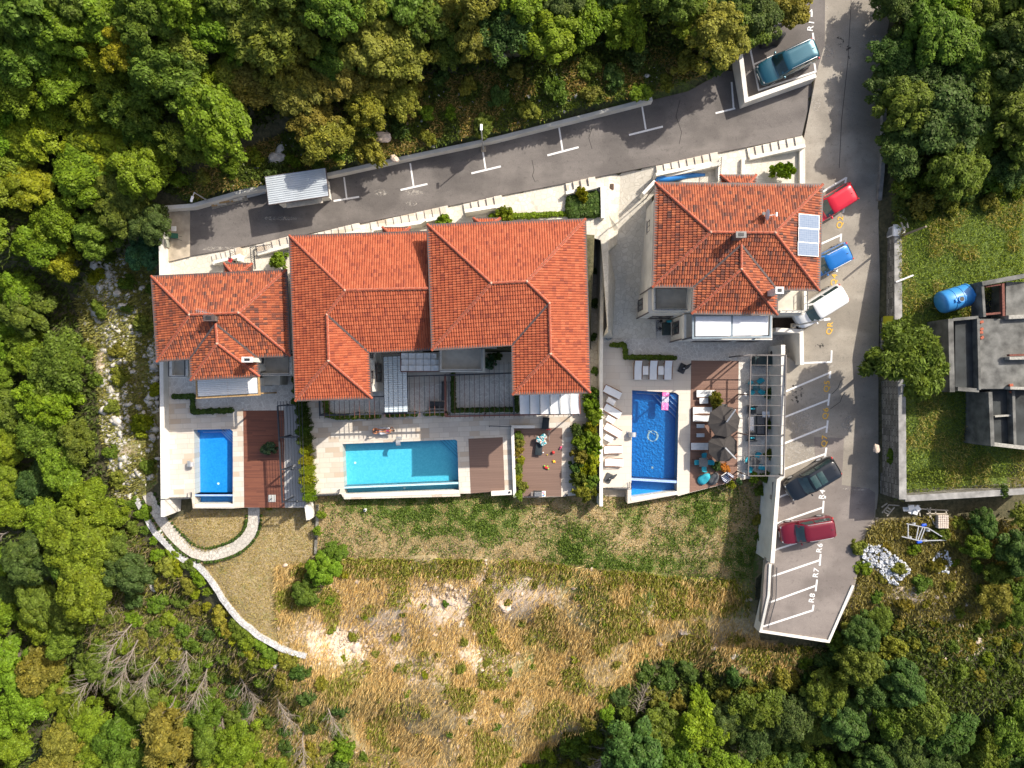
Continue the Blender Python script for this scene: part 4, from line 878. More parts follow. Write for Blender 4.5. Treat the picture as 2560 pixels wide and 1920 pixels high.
slab_block('annex', v4, 1620, 716, 1737, 782, Z5, m=M_WHITE); balcony(v4, 1634, 722, 1716, 776, Z5 + .12, sides='ws')
slab_block('annex', v4, 1713, 786, 1930, 845, Z5 - .2); slab_block('terrace_floor', v4, 1716, 784, 1928, 843, Z5 - .13, zb=Z5 - .3, m=M_CREAM)
mb = MB(); q0, q1, q2, q3 = P(1714,786,Z5 + .5), P(1714,847,Z5 + .5), P(1929,847,Z5 + .5), P(1929,786,Z5 + .5)
mb.path([(q0.x,q0.y),(q1.x,q1.y),(q2.x,q2.y),(q3.x,q3.y)], 0.18, 4.8, Z5 + .4); mb.build('parapet', M_WHITE, v4)
mb = MB(); mb.path([(q1.x,q1.y + .02),(q2.x,q2.y + .02)], 0.05, Z5 + .55, Z5 + .62); mb.build('railing', M_STEEL, v4)
slab_block('annex', v4, 1943, 722, 2012, 786, Z5); balcony(v4, 1945, 722, 2007, 780, Z5 + .12, sides='se')
window(v4, (B4[0].x, 13.0, 4.6), 'x-', 0.9, 1.0); window(v4, (a.x, a.y + 1.0, 2.0), 'x-', 1.0, 2.1); window(v4, (P(1713,843,Z5).x, P(1713,843,Z5).y + 1.0, 2.0), 'x-', 1.1, 2.1)
window(v4, (a.x + 1.8, a.y, 1.6), 'y-', 1.8, 2.1, 'balcony_door'); window(v4, (17.5, P(0,845,Z5 - .2).y, 1.6), 'y-', 3.2, 2.1, 'balcony_door'); window(v4, (20.6, P(0,845,Z5 - .2).y, 1.6), 'y-', 1.6, 2.0, 'balcony_door')
window(v4, (18.2, B4[4].y, 6.6), 'y-', 3.2, 2.1, 'balcony_door')
for (x, y, z0, z1, dx, dy) in ((O4[7].x, O4[7].y, 2.3, 9.2, 0.1, 0.1), (O4[0].x, O4[0].y, 3.6, 9.2, .25, -.25)):
    MB().tube([(x + dx, y + dy, z1), (x + .35, y + .3, z1 - .45), (x + .40, y + .35, z0)], 0.05).build('downpipe', M_BROWN, v4)
for x, y in ((a.x - .05, a.y - .02), (P(1713,845,Z5).x - .05, P(0,845,Z5).y - .02)):
    MB().tube([(x, y, Z5 + .3), (x, y, .1)], 0.06).build('downpipe', M_BROWN, v4)
# roof things of the east and west villa
for k, (x0, y0, x1, y1) in enumerate(((1998,534.5,2050,571.5),(1997,569.8,2049,607),(1995.5,605,2047.8,640.5))):
    ez = O4[1]; ex = (O4[1].x + O4[2].x) / 2; zf_ = lambda x: 9.3 + (ex - x) * (1.35 / (O4[1].x - P(1936.8, 582, 10.65).x)) + 0.13
    xa, xb = P(x0, 0, 10.2).x, P(x1, 0, 9.6).x; ya, yb = P(0, y0 + .7, 9.9).y, P(0, y1 - .7, 9.9).y; cc = ((xa + xb) / 2, (ya + yb) / 2, (zf_(xa) + zf_(xb)) / 2)
    ang = math.atan2(zf_(xa) - zf_(xb), xb - xa); t = empty('solar_panel', cc, ['northernmost solar panel on the east villa roof, nearest the red car', 'middle one of three solar panels on the east villa roof', 'solar panel nearest the white van, last of three on the roof'][k], 'solar panel', 'solar panels on the east villa roof')
    L, W_ = (xb - xa) / math.cos(ang), ya - yb
    mb = MB(); mb.box(cc, (L, W_, 0.04), tilt=('Y', ang)); mb.build('frame', M_GALV, t)
    mb = MB(); mb.box((cc[0], cc[1], cc[2] + .016), (L - .1, W_ - .1, 0.02), tilt=('Y', ang)); tm = MATS.get('solar_cells')
    if tm is None:
        nt = NT('solar_cells', 0.7); nt.b.inputs['Specular IOR Level'].default_value = 0.05; uvv = nt.wpos(); br = nt.n('ShaderNodeTexBrick', offset=0.0); nt.t.links.new(uvv, br.inputs['Vector'])
        for kk, vv in (('Scale', 1.0), ('Mortar Size', 0.012), ('Brick Width', 0.16), ('Row Height', 0.16)): br.inputs[kk].default_value = vv
        br.inputs['Color1'].default_value = (0.17, 0.22, 0.31, 1); br.inputs['Color2'].default_value = (0.20, 0.25, 0.34, 1); br.inputs['Mortar'].default_value = (0.27, 0.31, 0.38, 1)
        nt.base(br.outputs['Color']); MATS['solar_cells'] = tm = nt.m
    mb.build('cells', tm, t)
t = empty('satellite_dish', tuple(P(1908, 535, 10.2)), 'white satellite dish on the north slope of the east villa roof', 'satellite dish')
c = P(1915, 537, 10.7); mb = MB(); rings = []
for k in range(6):
    r_ = 0.42 * k / 5; rings.append([(c.x + .12 + 0.16 * (1 - (k / 5) ** 2) * -1, c.y + (r_ + 1e-3) * math.cos(a_), c.z + (r_ + 1e-3) * math.sin(a_)) for a_ in [2 * math.pi * i / 20 for i in range(20)]])
mb.loft(rings); mb.build('reflector', M_WPLAST, t)
mb = MB(); mb.tube([(c.x + .1, c.y, c.z - .35), (c.x + .75, c.y + .03, c.z - .05)], 0.03); mb.box((c.x + .78, c.y + .03, c.z), (.12, .3, .1)); mb.build('feed_arm', M_WPLAST, t)
mb = MB(); mb.cyl((c.x - .28, c.y + .02, c.z - .75), 0.035, 1.0, 10); mb.cyl((c.x - .28, c.y + .02, c.z + .2), 0.12, 0.14, 14); mb.build('mast', M_SLATE, t)
for q, ly in ((P(538, 762, 8.6), 'thin television aerial on a mast above the smallest villa ridge'),):
    t = empty('television_aerial', tuple(P(536, 786, 7.4)), ly, 'aerial'); b = P(536, 786, 7.4)
    mb = MB(); mb.tube([b, b + Vector((0, 0, 2.0))], 0.02); mb.build('mast', M_GALV, t)
    mb = MB(); h = b + Vector((0, 0, 1.9)); mb.bar(h + Vector((-.6, .1, 0)), h + Vector((.3, -.05, 0)), .02, .02)
    for k in range(6): o_ = h + Vector((-.5 + k * .14, .1 - k * .02, 0)); mb.bar(o_ + Vector((0, -.18, 0)), o_ + Vector((0, .18, 0)), .015, .015)
    mb.build('antenna_rods', M_GALV, t)

# ---------------------------------------------------------------- walls, kerbs, fences
def wall(name, label, pts, zt, zb, w, m, cat='wall', cap=None, ztrace=None):
    q = [gpt(a, b, zt) if callable(zt) else P(a, b, zt if not isinstance(zt, list) else zt[i]) for i, (a, b) in enumerate(pts)]
    q2 = [q[0]]; zl = [q[0].z]
    for a, b in zip(q[:-1], q[1:]):
        n = max(1, int((b - a).length / 1.5)) if callable(zt) or isinstance(zt, list) else 1
        q2 += [a.lerp(b, (k + 1) / n) for k in range(n)]
    zl = [p.z for p in q2]; mb = MB(); mb.path(q2, w, zb, zl)
    if cap is None:
        o = mb.build(name, m); return tag(o, label, cat)
    c = sum(q2, Vector()) / len(q2); t = empty(name, (c.x, c.y, c.z), label, cat); mb.build('stonework', m, t)
    k = MB(); k.path(q2, w + 0.06, [z + .002 for z in zl], [z + .07 for z in zl]); k.build('coping', cap, t); return t
wall('boundary_wall', 'white wall closing the concrete yard end of the parking lane', [(400,514),(403,690),(404,800)], [3.8, 3.75, 3.6], -3.5, 0.32, M_WHITE)
wall('boundary_wall', 'long white wall along the west edge of the deep blue pool terrace', [(402,800),(404,960),(407,1292)], [0.95, 0.9, 0.9], -3.5, 0.34, M_WHITE)
wall('retaining_wall', 'white wall between the grassy bank and the lane, west of the shed', [(405,519),(480,514),(536,498),(608,478),(668,466)], lambda x, y: zlane(x) + 0.85, lambda x, y: zlane(x) - 0.5, 0.32, M_WHITE)
wall('retaining_wall', 'long white wall between the grassy bank and the marked parking lane', [(812,438),(1025,391),(1240,346),(1631,247)], lambda x, y: zlane(x) + 0.75, lambda x, y: zlane(x) - 0.5, 0.30, M_WHITE)
wall('platform_wall', 'white L-shaped wall around the platform with the teal car', [(1852,136),(1866,250),(2040,188)], lambda x, y: zroad(x, y) + 0.75, 4.0, 0.34, M_WHITE)
wall('platform_kerb', 'pale broken kerb behind the covered motorcycle at the wood edge', [(1855,132),(1868,92),(1900,78),(1974,44)], lambda x, y: zroad(x, y) + 0.5, 4.0, 0.28, M_CONCG, 'kerb')
def zw4(x, y): return float(np.interp(y, [3.0, 5.0, 15.5, 18], [0.95, 1.2, 4.5, 4.9]))
wall('boundary_wall', 'long pale wall between the tall red-roofed villa and the east villa path', [(1509,478),(1505,700),(1503,900),(1503,1266)], zw4, -2.6, 0.30, M_WHITE)
wall('terrace_wall', 'white wall between the table terrace and the numbered parking bays', [(1958,862),(1957,1191),(1947,1200),(1939,1300),(1931,1408)], [2.9, 2.45, 2.4, 2.3, 2.2], -1.6, 0.34, M_WHITE)
wall('stair_wall', 'white wall beside the outdoor steps near the white van', [(1940,824),(2004,828),(2005,912)], [3.3, 3.35, 3.3], 0.0, 0.34, M_WHITE)
wall('corner_wall', 'white stub wall at the foot of the conifer row by the middle terrace', [(765,1262),(770,1300)], [0.3, 0.3], -2.4, 0.3, M_WHITE)
wall('planter_wall', 'thin white wall around the planted bed beside the toy-strewn deck', [(1337,1067),(1281,1067),(1287,1243)], 0.45, -1.2, 0.26, M_WHITE)
wall('bench_wall', 'short white block at the lawn edge of the empty brown deck', [(1228,1234),(1281,1231)], 0.3, -1.2, 0.4, M_WHITE)
wall('road_kerb', 'low pale kerb wall on the wooded side of the upper road', [(2213,236),(2211,330),(2207,430),(2200,500)], lambda x, y: zroad(x, y) + 0.35, lambda x, y: zroad(x, y) - .5, 0.3, M_CONCG, 'kerb')
wall('car_park_kerb', 'white kerb around the lowest corner of the car park', [(1926,1410),(1922,1488),(1902,1578),(2072,1604),(2133,1464)], lambda x, y: zroad(x, y) + 0.14, lambda x, y: zroad(x, y) - 1.2, 0.22, M_WHITE, 'kerb')
t = NT('dark_rubble_masonry', 0.9); g_ = t.n('ShaderNodeNewGeometry'); sp = t.n('ShaderNodeSeparateXYZ'); t.t.links.new(g_.outputs['Position'], sp.inputs[0])
cb = t.n('ShaderNodeCombineXYZ'); t.t.links.new(t.math('ADD', sp.outputs[1], sp.outputs[0]), cb.inputs[0]); t.t.links.new(sp.outputs[2], cb.inputs[1]); vv = t.mix(0.04, cb.outputs[0], t.noise(cb.outputs[0], 3, 2, out=1))
br = t.n('ShaderNodeTexBrick', offset=0.45, squash=1.3, squash_frequency=2); t.t.links.new(vv, br.inputs['Vector'])
for k, val in (('Scale', 1.0), ('Mortar Size', 0.022), ('Brick Width', 0.42), ('Row Height', 0.2), ('Mortar Smooth', 0.3)): br.inputs[k].default_value = val
br.inputs['Color1'].default_value = (0.13, 0.12, 0.10, 1); br.inputs['Color2'].default_value = (0.34, 0.32, 0.28, 1); br.inputs['Mortar'].default_value = (0.03, 0.028, 0.025, 1)
t.base(t.mix(t.ramp(t.noise(vv, 2, 4), [(0.4, 0), (0.7, 0.5)]), br.outputs['Color'], (0.09, 0.09, 0.07))); t.bump(br.outputs['Fac'], -0.8, 0.04); M_RUBBLE = t.m
wall('stone_wall', 'tall dark rubble stone wall with pale coping on the east side of the road', [(2244,566),(2245,830),(2254,985),(2256,1248)], [5.0, 4.9, 4.6, 4.5], 0.8, 0.55, M_RUBBLE, cap=M_CONCG)
wall('stone_wall', 'stone wall running east from the road wall along the field bottom', [(2262,1246),(2420,1237),(2620,1224)], [4.5, 4.5, 4.5], 0.5, 0.45, M_RUBBLE, cap=M_CONCG)
# short white walls and stairs of the north court
for lb, pts, zt in (('white parapet beside the entrance steps of the smallest villa', [(536,655),(597,640),(597,652)], 3.9),
                    ('white parapet north of the porch of the west red-roofed villa', [(932,573),(1050,556),(1062,548)], 4.9),
                    ('white parapet north of the porch of the tall red-roofed villa', [(1162,528),(1240,515)], 5.2),
                    ('white wall around the square bed of dense green shrubs', [(1415,482),(1505,462),(1507,545)], 4.9),
                    ('white parapet above the blue rolled pool cover', [(1640,436),(1795,404),(1800,452)], 5.4),
                    ('angled white parapet at the head of the garden path', [(1608,484),(1638,452)], 5.2),
                    ('white wall around the small court with the magnolia', [(2003,372),(2004,460)], 5.4),
                    ('white parapet east of the entrance with steel rails', [(1858,396),(1858,452)], 5.2)):
    wall('parapet_wall', lb, pts, zt, zt - 1.6, 0.26, M_WHITE)
def stairs(label, pts, n, w_px, below=0.35, side=1):
    """flight along the lane edge: photo points a, b at its two ends on the lane kerb, n treads, w_px deep"""
    a, b = gpt(*pts[0], lambda x, y: zlane(x)), gpt(*pts[1], lambda x, y: zlane(x)); d = (b - a); nn = Vector((d.y, -d.x, 0)).normalized() * (w_px / 29.5) * side
    t = empty('staircase', tuple(a), label, 'steps'); mb = MB(); st = (b - a) / n
    for i in range(n):
        p, q = a + st * i, a + st * (i + 1); z = p.z + (b.z - a.z) * (i + 1) / n + 0.06 + (0.0)
        z = a.z + (b.z - a.z + 0.55) * (i + 1) / n - 0.15
        mb.prism([(p.x, p.y), (q.x, q.y), (q.x + nn.x, q.y + nn.y), (p.x + nn.x, p.y + nn.y)], a.z - 1.2, z)
    mb.build('treads', M_TRAV, t)
    k = MB(); k.path([(a.x + nn.x, a.y + nn.y), (b.x + nn.x, b.y + nn.y)], 0.28, a.z - 1.2, [a.z + 0.15, b.z + 0.65]); k.build('side_wall', M_WHITE, t)
for lb, a, b, n, w in (('pale steps climbing along the lane beside the smallest villa', (528,638), (604,620), 6, 22), ('pale steps along the lane in front of the potted magnolia', (640,612), (742,589), 5, 24), ('long flight of pale steps below the shed along the lane', (778,585), (900,560), 7, 22),
                       ('middle flight of pale steps along the lane', (925,556), (1120,517), 10, 26), ('flight of pale steps north of the tall red-roofed villa', (1158,510), (1254,491), 5, 26), ('flight of pale steps beside the dense green shrub bed', (1414,459), (1486,445), 4, 26), ('flight of pale steps above the blue pool cover', (1640,414), (1790,384), 8, 30), ('easternmost flight of pale steps by the main road', (1868,370), (2000,344), 7, 26)):
    stairs(lb, (a, b), n, w)
t = empty('staircase', tuple(P(1975, 885, 1)), 'outdoor steps between white walls near the white van', 'steps'); mb = MB()
for k in range(7):
    y = 862 + k * 7; p, q = P(1961, y, 0.6), P(1990, y + 7, 0.6); mb.prism([(p.x, p.y), (q.x, p.y), (q.x, q.y), (p.x, q.y)], -0.2, 0.35 + 0.27 * k)
mb.build('treads', M_TRAV, t)
# railing over the open end of the car park
def fence(name, label, pts, zf, h, m, gap=0.13, cat='railing', posts=1.6):
    q = [gpt(a, b, zf) for a, b in pts]; c = sum(q, Vector()) / len(q); t = empty(name, tuple(c), label, cat); r = MB(); bars = MB()
    for a, b in zip(q[:-1], q[1:]):
        for z in (0.1, h): r.bar(a + Vector((0, 0, z)), b + Vector((0, 0, z)), 0.05, 0.05)
        n = max(1, int((b - a).length / gap))
        for i in range(n + 1): p = a.lerp(b, i / n); bars.bar(p + Vector((0, 0, .1)), p + Vector((0, 0, h)), 0.02, 0.02)
    r.build('rails', m, t); bars.build('balusters', m, t)
fence('railing', 'dark steel railing on the west side of bays R6 to R8', [(1932,1412),(1930,1488),(1910,1562)], lambda x, y: zroad(x, y), 0.9, M_STEEL)
fence('railing', 'thin railing at the lawn corner of the deep blue pool terrace', [(412,1244),(480,1243),(480,1230)], lambda x, y: 0.05, 0.9, M_STEEL, 0.5)
fence('railing', 'thin railing at the lawn corner of the turquoise pool terrace', [(788,1236),(848,1233),(850,1222)], lambda x, y: 0.05, 0.9, M_STEEL, 0.5)
fence('railing', 'thin railing at the lawn corner of the emblem pool terrace', [(1512,1219),(1574,1219),(1573,1204)], lambda x, y: 0.05, 0.9, M_STEEL, 0.5)
fence('railing', 'steel railing around the small balcony court by the smallest villa', [(640,672),(636,624),(686,617)], lambda x, y: zcourt(x, y), 0.95, M_STEEL, 0.18)
fence('railing', 'short steel railing beside the entrance parapet with the red letterbox', [(588,655),(586,632)], lambda x, y: zcourt(x, y) + .3, 0.95, M_STEEL, 0.18)
fence('railing', 'steel railing at the entrance of the east villa', [(1795,402),(1792,455)], lambda x, y: zcourt(x, y) + .5, 0.95, M_STEEL, 0.18)
t = empty('ramp_rail', tuple(P(1249, 1066, 0)), 'single dark handrail beside the pale stone treads', 'handrail')
mb = MB(); mb.bar(P(1222, 1065, 0.9), P(1280, 1067, 0.9), .06, .06); mb.build('rail', M_STEEL, t)
for k in range(3): p = P(1224 + k * 26, 1066, 0.4); MB().bar((p.x, p.y, 0), (p.x, p.y, .9), .05, .05).build('post', M_STEEL, t)
# ---------------------------------------------------------------- cars
def rring(x0, x1, hw, z, r, n=4, taper=1.0):
    out = []
    for (sx, sy, a0) in ((1, 1, 0), (0, 1, 90), (0, -1, 180), (1, -1, 270)):
        for j in range(n):
            a = R(a0 + 90 * j / (n - 1)); w = hw * (taper if sx == 0 else 1)
            out.append(((x1 - r if sx else x0 + r) + r * math.cos(a), sy * (w - r) + r * math.sin(a), z))
    return out
def car(label, group, paint, px, py, deg, L, W, H, rails=None, sun_roof=False, van=False, hatch=False, z=None):
    p = gpt(px, py, zroad, 0.8 if z is None else z)
    t = empty('parked_car', (0, 0, 0), label, 'car', group)
    hL = L / 2; zb = 0.22; zt = H * 0.60
    st = [(.5, .27, .36, .46), (.493, .36, .30, .51), (.47, .42, .26, .55), (.43, .462, .22, .60 if not van else .64), (.33, .495, .2, .625 if not van else .68), (.20, .5, .2, .645 if not van else .72), (0, .5, .2, .655), (-.2, .5, .2, .66), (-.36, .497, .2, .66), (-.44, .487, .22, .65), (-.48, .46, .3, .62), (-.5, .41, .4, .57)]
    b = MB(); rings = []
    for xf, wf, z0, z1 in st:
        x, hw, zt_ = xf * L, wf * W, z1 * H; prof = [(hw * .90, z0), (hw, z0 + .12), (hw, (z0 + zt_) / 2), (hw * .99, zt_ - .13), (hw * .94, zt_ - .03), (hw * .6, zt_ + .015), (0, zt_ + .03)]
        rings.append([(x, y, zz) for y, zz in prof] + [(x, -y, zz) for y, zz in prof[-2::-1]])
    b.loft(rings, cap=True)
    xf, xr = (.255 if not van else .31) * L, -.485 * L; tf, tr = (.10 if not van else .15) * L, (-.445 if not hatch else -.42) * L
    zbelt = .635 * H; cab = [rring(xr, xf, .47 * W, zbelt, .3), rring(xr + .5 * (tr - xr) + .0, xf + .5 * (tf - xf) + .05, .447 * W, zbelt + (H - zbelt) * .52, .3), rring(tr, tf + .05, .412 * W, H - .075, .28), rring(tr + .1, tf - .06, .38 * W, H - .02, .26), rring(tr + .5, tf - .45, .22 * W, H, .15)]
    b.loft(cab, cap=True); body = b.build('body', paint, t)
    def gl(name, quad, out, m=M_GLASS, nseg=6, bow=0.0):
        q = [Vector(v) for v in quad]; g = MB(); rows = []
        for i in range(3):
            a, c = q[0].lerp(q[3], i / 2), q[1].lerp(q[2], i / 2); o_ = Vector(out)
            rows.append([a.lerp(c, j / nseg) + o_ * (0.02 + bow * (1 - (2 * j / nseg - 1) ** 2) + 0.012 * (i == 1)) for j in range(nseg + 1)])
        g.loft(rows, closed=False); return g.build(name, m, t)
    gl('windscreen', [(xf - .13, .425 * W, zbelt + .05), (xf - .13, -.425 * W, zbelt + .05), (tf + .03, -.365 * W, H - .07), (tf + .03, .365 * W, H - .07)], (0.75, 0, .66), bow=.11)
    gl('rear_window', [(xr + .03, -.38 * W, zbelt + .08), (xr + .03, .38 * W, zbelt + .08), (tr - .01, .35 * W, H - .10), (tr - .01, -.35 * W, H - .10)], (-0.8, 0, .6), bow=.02)
    for s in (1, -1):
        xm = -.10 * L
        gl('side_window', [(xf - .42, s * .462 * W, zbelt + .04), (xm + .05, s * .462 * W, zbelt + .04), (xm + .05, s * .412 * W, H - .10), (tf - .12, s * .412 * W, H - .10)], (0, s, .3))
        gl('side_window', [(xm - .05, s * .462 * W, zbelt + .04), (xr + .35, s * .462 * W, zbelt + .04), (tr + .22, s * .412 * W, H - .10), (xm - .05, s * .412 * W, H - .10)], (0, s, .3))
        mm = MB(); mm.rbox((xf - .42, s * (.5 * W + .07), zbelt + .1), (.13, .2, .13), .04); mm.build('wing_mirror', paint, t)
        hl = MB(); hl.rbox((.462 * L, s * .365 * W, .50 * H), (.30, .16, .10), .04, rz=s * -.55); hl.build('headlight', mat('headlight_glass', (0.45, 0.47, 0.48), .15, .3), t)
        tl = MB(); tl.rbox((-.475 * L, s * .40 * W, .60 * H), (.10, .2, .2), .03, rz=s * .3); tl.build('tail_light', M_RED, t)
        if rails is not None:
            MB().tube([(tf - .25, s * .385 * W, H - .03), (tf - .4, s * .385 * W, H + .035), (tr + .45, s * .38 * W, H + .035), (tr + .25, s * .38 * W, H - .03)], .022, 6).build('roof_rail', rails, t)
        for xw in (.30 * L, -.30 * L):
            w = MB(); w.tube([(xw, s * (.5 * W - .2), .33), (xw, s * (.5 * W + .012), .33)], .33, 20); wh = w.build('wheel', M_BLACK, t)
            r_ = MB(); r_.tube([(xw, s * (.5 * W - .05), .33), (xw, s * (.5 * W + .025), .33)], .21, 14); r_.build('rim', M_GALV, wh)
    gr = MB(); gr.rbox((.492 * L, 0, .46 * H), (.06, .42 * W, .12), .02); gr.build('grille', M_BLACK, t)
    pl = MB(); pl.box((.505 * L, 0, .34 * H), (.015, .5, .11)); pl.build('number_plate', M_WPLAST, t)
    if sun_roof:
        for k in (0, 1):
            g = MB(); g.rbox((tf - .38 - k * .62, 0, H + .0), (.56, .58 * W, .03), .012); g.build('sunroof_glass', M_GLASS, t)
    if not van: MB().rbox((tr + .28, 0, H + .02), (.16, .05, .06), .02).build('roof_aerial', M_BLACK, t)
    e_ = 0.8; pz = lambda x, y: (zroad(x, y) + .03 if z is None or True else 0)
    gx_ = 0; gyy = (pz(0, p.y + e_) - pz(0, p.y - e_)) / (2 * e_); n = Vector((0, -gyy, 1)).normalized()
    t.location = (p.x, p.y, pz(p.x, p.y)); t.rotation_mode = 'QUATERNION'
    t.rotation_quaternion = Vector((0, 0, 1)).rotation_difference(n) @ Matrix.Rotation(R(deg), 3, 'Z').to_quaternion(); return t
def paint(name, c, metal=0.3, rough=0.28):
    return mat(name, c, rough, metal, var=0.04, scale=1.5, coat=1.0)
G_ = 'cars parked nose-in along the road'
car('teal-blue estate car with silver rails on the upper platform', G_, paint('teal_car_paint', (0.01, 0.085, 0.125), .4), 1968, 153, 205, 4.75, 1.88, 1.66, rails=M_GALV)
car('bright red small car half under the east villa eaves', G_, paint('red_car_paint', (0.62, 0.01, 0.03)), 2080, 506, 212, 4.1, 1.74, 1.5, hatch=True)
car('blue small car with pale roof rails beside the east villa', G_, paint('blue_car_paint', (0.01, 0.16, 0.50)), 2070, 650, 208, 3.9, 1.7, 1.55, rails=M_WPLAST, hatch=True)
car('white compact van parked beside the east villa balcony', G_, paint('white_car_paint', (0.72, 0.73, 0.74), 0), 2048, 763, 213, 4.5, 1.82, 1.82, van=True)
car('black estate car with glass sunroof, below the last yellow-numbered bay', G_, paint('black_car_paint', (0.006, 0.009, 0.013), .2), 2030, 1196, 212, 4.75, 1.92, 1.7, sun_roof=True)
car('dark red family van with silver rails in the white-numbered bays', G_, paint('crimson_car_paint', (0.16, 0.004, 0.016), .3), 2017, 1324, 190, 4.6, 1.84, 1.72, rails=M_GALV)
# covered motorcycle
p = gpt(1935, 97, zroad, .5); t = empty('covered_motorcycle', (p.x, p.y, p.z - .5), 'motorcycle under a black crumpled cover on the upper platform', 'motorcycle', None)
mb = MB(); rings = []; rs_ = np.random.RandomState(2)
for k in range(9):
    x = -1.05 + 2.1 * k / 8; w = [.12, .24, .3, .3, .28, .42, .4, .22, .1][k]; h = [.5, .8, .95, .88, 1.0, 1.18, 1.05, .8, .5][k]; d = Vector((math.cos(R(25)), math.sin(R(25)), 0)); s_ = Vector((-d.y, d.x, 0))
    rings.append([Vector((p.x, p.y, p.z - .5)) + d * x + s_ * (w * (1 + .18 * rs_.randn() * .6) * math.cos(a)) + Vector((0, 0, .04 + max(0, h * (math.sin(a)) * (1 + .05 * rs_.randn())))) for a in [math.pi * j / 9 for j in range(10)]])
mb.loft(rings, closed=False, cap=True); mb.build('cover', mat('black_tarpaulin', (0.03, 0.031, 0.033), 0.35, var=.3, bump=.3), t)
for x in (-.75, .78): w = MB(); c = Vector((p.x, p.y, p.z - .2)) + Vector((math.cos(R(25)), math.sin(R(25)), 0)) * x; s_ = Vector((-math.sin(R(25)), math.cos(R(25)), 0)); w.tube([c - s_ * .07, c + s_ * .07], .29, 16); w.build('wheel', M_BLACK, t)

# ---------------------------------------------------------------- pergolas and shade roofs
def rectp(pts, z): return [P(a, b, z) for a, b in pts]
def slat_roof(parent, q, n, m, nb, mb_m, wave=0.05, name='slat'):
    """q NW, NE, SE, SW: louvre slats running from west to east"""
    for i in range(n):
        a, b = q[0].lerp(q[3], (i + .5) / n), q[1].lerp(q[2], (i + .5) / n); d = (q[3] - q[0]).length / n
        rings = [[c + Vector((0, -d * .48, .0)), c + Vector((0, -d * .2, wave)), c + Vector((0, d * .2, wave)), c + Vector((0, d * .48, 0.0))] for c in (a, b)]
        s = MB(); s.loft(rings, closed=False, sm=True); s.loft([[v + Vector((0, 0, -.02)) for v in r] for r in rings], closed=False); s.build(name, m, parent)
def frame(parent, q, w, h, m, mids=()):
    mb = MB(); mb.path([(p.x, p.y) for p in q], w, q[0].z - h, q[0].z, closed=True)
    for f_ in mids: mb.bar(q[0].lerp(q[1], f_) - Vector((0, 0, h / 2)), q[3].lerp(q[2], f_) - Vector((0, 0, h / 2)), w, h * .98)
    mb.build('frame', m, parent)
def posts(parent, pts, z0, z1, w, m, kinds='post'):
    for p in pts: MB().box((p[0], p[1], (z0 + z1) / 2), (w, w, z1 - z0)).build(kinds, m, parent)
q = rectp([(490,945),(646,940.5),(648,986.5),(492,995)], 4.3); t = empty('slatted_pergola', (q[0].x, q[0].y, 0), 'white slatted pergola with orange wooden frame by the smallest villa', 'pergola')
frame(t, q, .13, .16, M_WOODP, (0.5,)); slat_roof(t, [v + Vector((0, 0, .0)) for v in inset(q, .12)] and [Vector((v.x, v.y, 4.29)) for v in inset(q, .12)], 9, M_WPLAST, 0, None, .05)
posts(t, [(q[2].x - .1, q[2].y + .1), (q[3].x + .1, q[3].y + .1), (q[3].x * .5 + q[2].x * .5, q[3].y * .5 + q[2].y * .5 + .1)], 0, 4.13, .12, M_WOODP)
q = rectp([(1733,787),(1928,785),(1926,842),(1733,845)], 8.7); t = empty('metal_pergola', (q[0].x, q[0].y, 5.07), 'white corrugated metal pergola in two bays on the east villa terrace', 'pergola')
frame(t, q, .14, .16, mat('blue_grey_steel', (0.20, 0.25, 0.29), .4, .3), (0.5,)); qi = [Vector((v.x, v.y, 8.7)) for v in inset(q, .12)]
for k in (0, 1):
    g_ = [qi[0].lerp(qi[1], .5 * k + .01), qi[0].lerp(qi[1], .5 * k + .485), qi[3].lerp(qi[2], .5 * k + .485), qi[3].lerp(qi[2], .5 * k + .01)]; rows = []
    for i in range(43):
        f_ = i / 42; rows.append([g_[0].lerp(g_[3], f_) + Vector((0, 0, .035 * (i % 2))), g_[1].lerp(g_[2], f_) + Vector((0, 0, .035 * (i % 2)))])
    MB().loft(rows, closed=False, sm=False).build('corrugated_sheet', mat('white_sheet_metal', (0.74, 0.76, 0.80), .35, .1, var=.05), t)
posts(t, [(q[2].x - .1, q[2].y + .1), (q[3].x + .1, q[3].y + .1)], 5.07, 8.54, .11, M_STEEL)
# corrugated translucent roof on the middle terrace, the wires and beams beside it
ZP = 2.75
t = empty('wire_pergola', (P(880, 1020, 0).x, P(880, 1020, 0).y, 0), 'dark steel pergola with thin bars along the west half of the middle villa court', 'pergola')
mb = MB(); mb.path([P(798, 1001, ZP)[:2], P(799.5, 1038.5, ZP)[:2], P(962, 1034, ZP)[:2], P(1117, 1030, ZP)[:2]], .13, ZP - .12, ZP); mb.build('beam', M_STEEL, t)
MB().bar(P(930, 992, ZP - .06), P(962, 991, ZP - .06), .1, .12).build('beam', M_STEEL, t); MB().bar(P(958, 942, ZP - .06), P(1115, 938, ZP - .06), .1, .12).build('beam', M_STEEL, t)
for k in range(26):
    x = 798 + 12.5 * k; y0 = 1001 if x < 930 else (992 if x < 960 else 938)
    MB().bar(P(x, y0, ZP + .03), P(x + 1.5, 1047 - k * .25, ZP + .03), .035, .05).build('thin_bar', M_RUST if k % 3 else M_STEEL, t)
posts(t, [P(801, 1036, ZP)[:2], P(880, 1034, ZP)[:2], P(962, 1032, ZP)[:2]], 0, ZP - .12, .1, M_STEEL)
q = rectp([(958.5,892),(1017,889),(1020,1029.5),(961.5,1031)], ZP + .25); t = empty('corrugated_roof', (q[0].x, q[0].y, 0), 'narrow pale corrugated shade roof beside the white shade sails', 'shade roof')
frame(t, q, .07, .07, M_STEEL, ()); n_ = 26
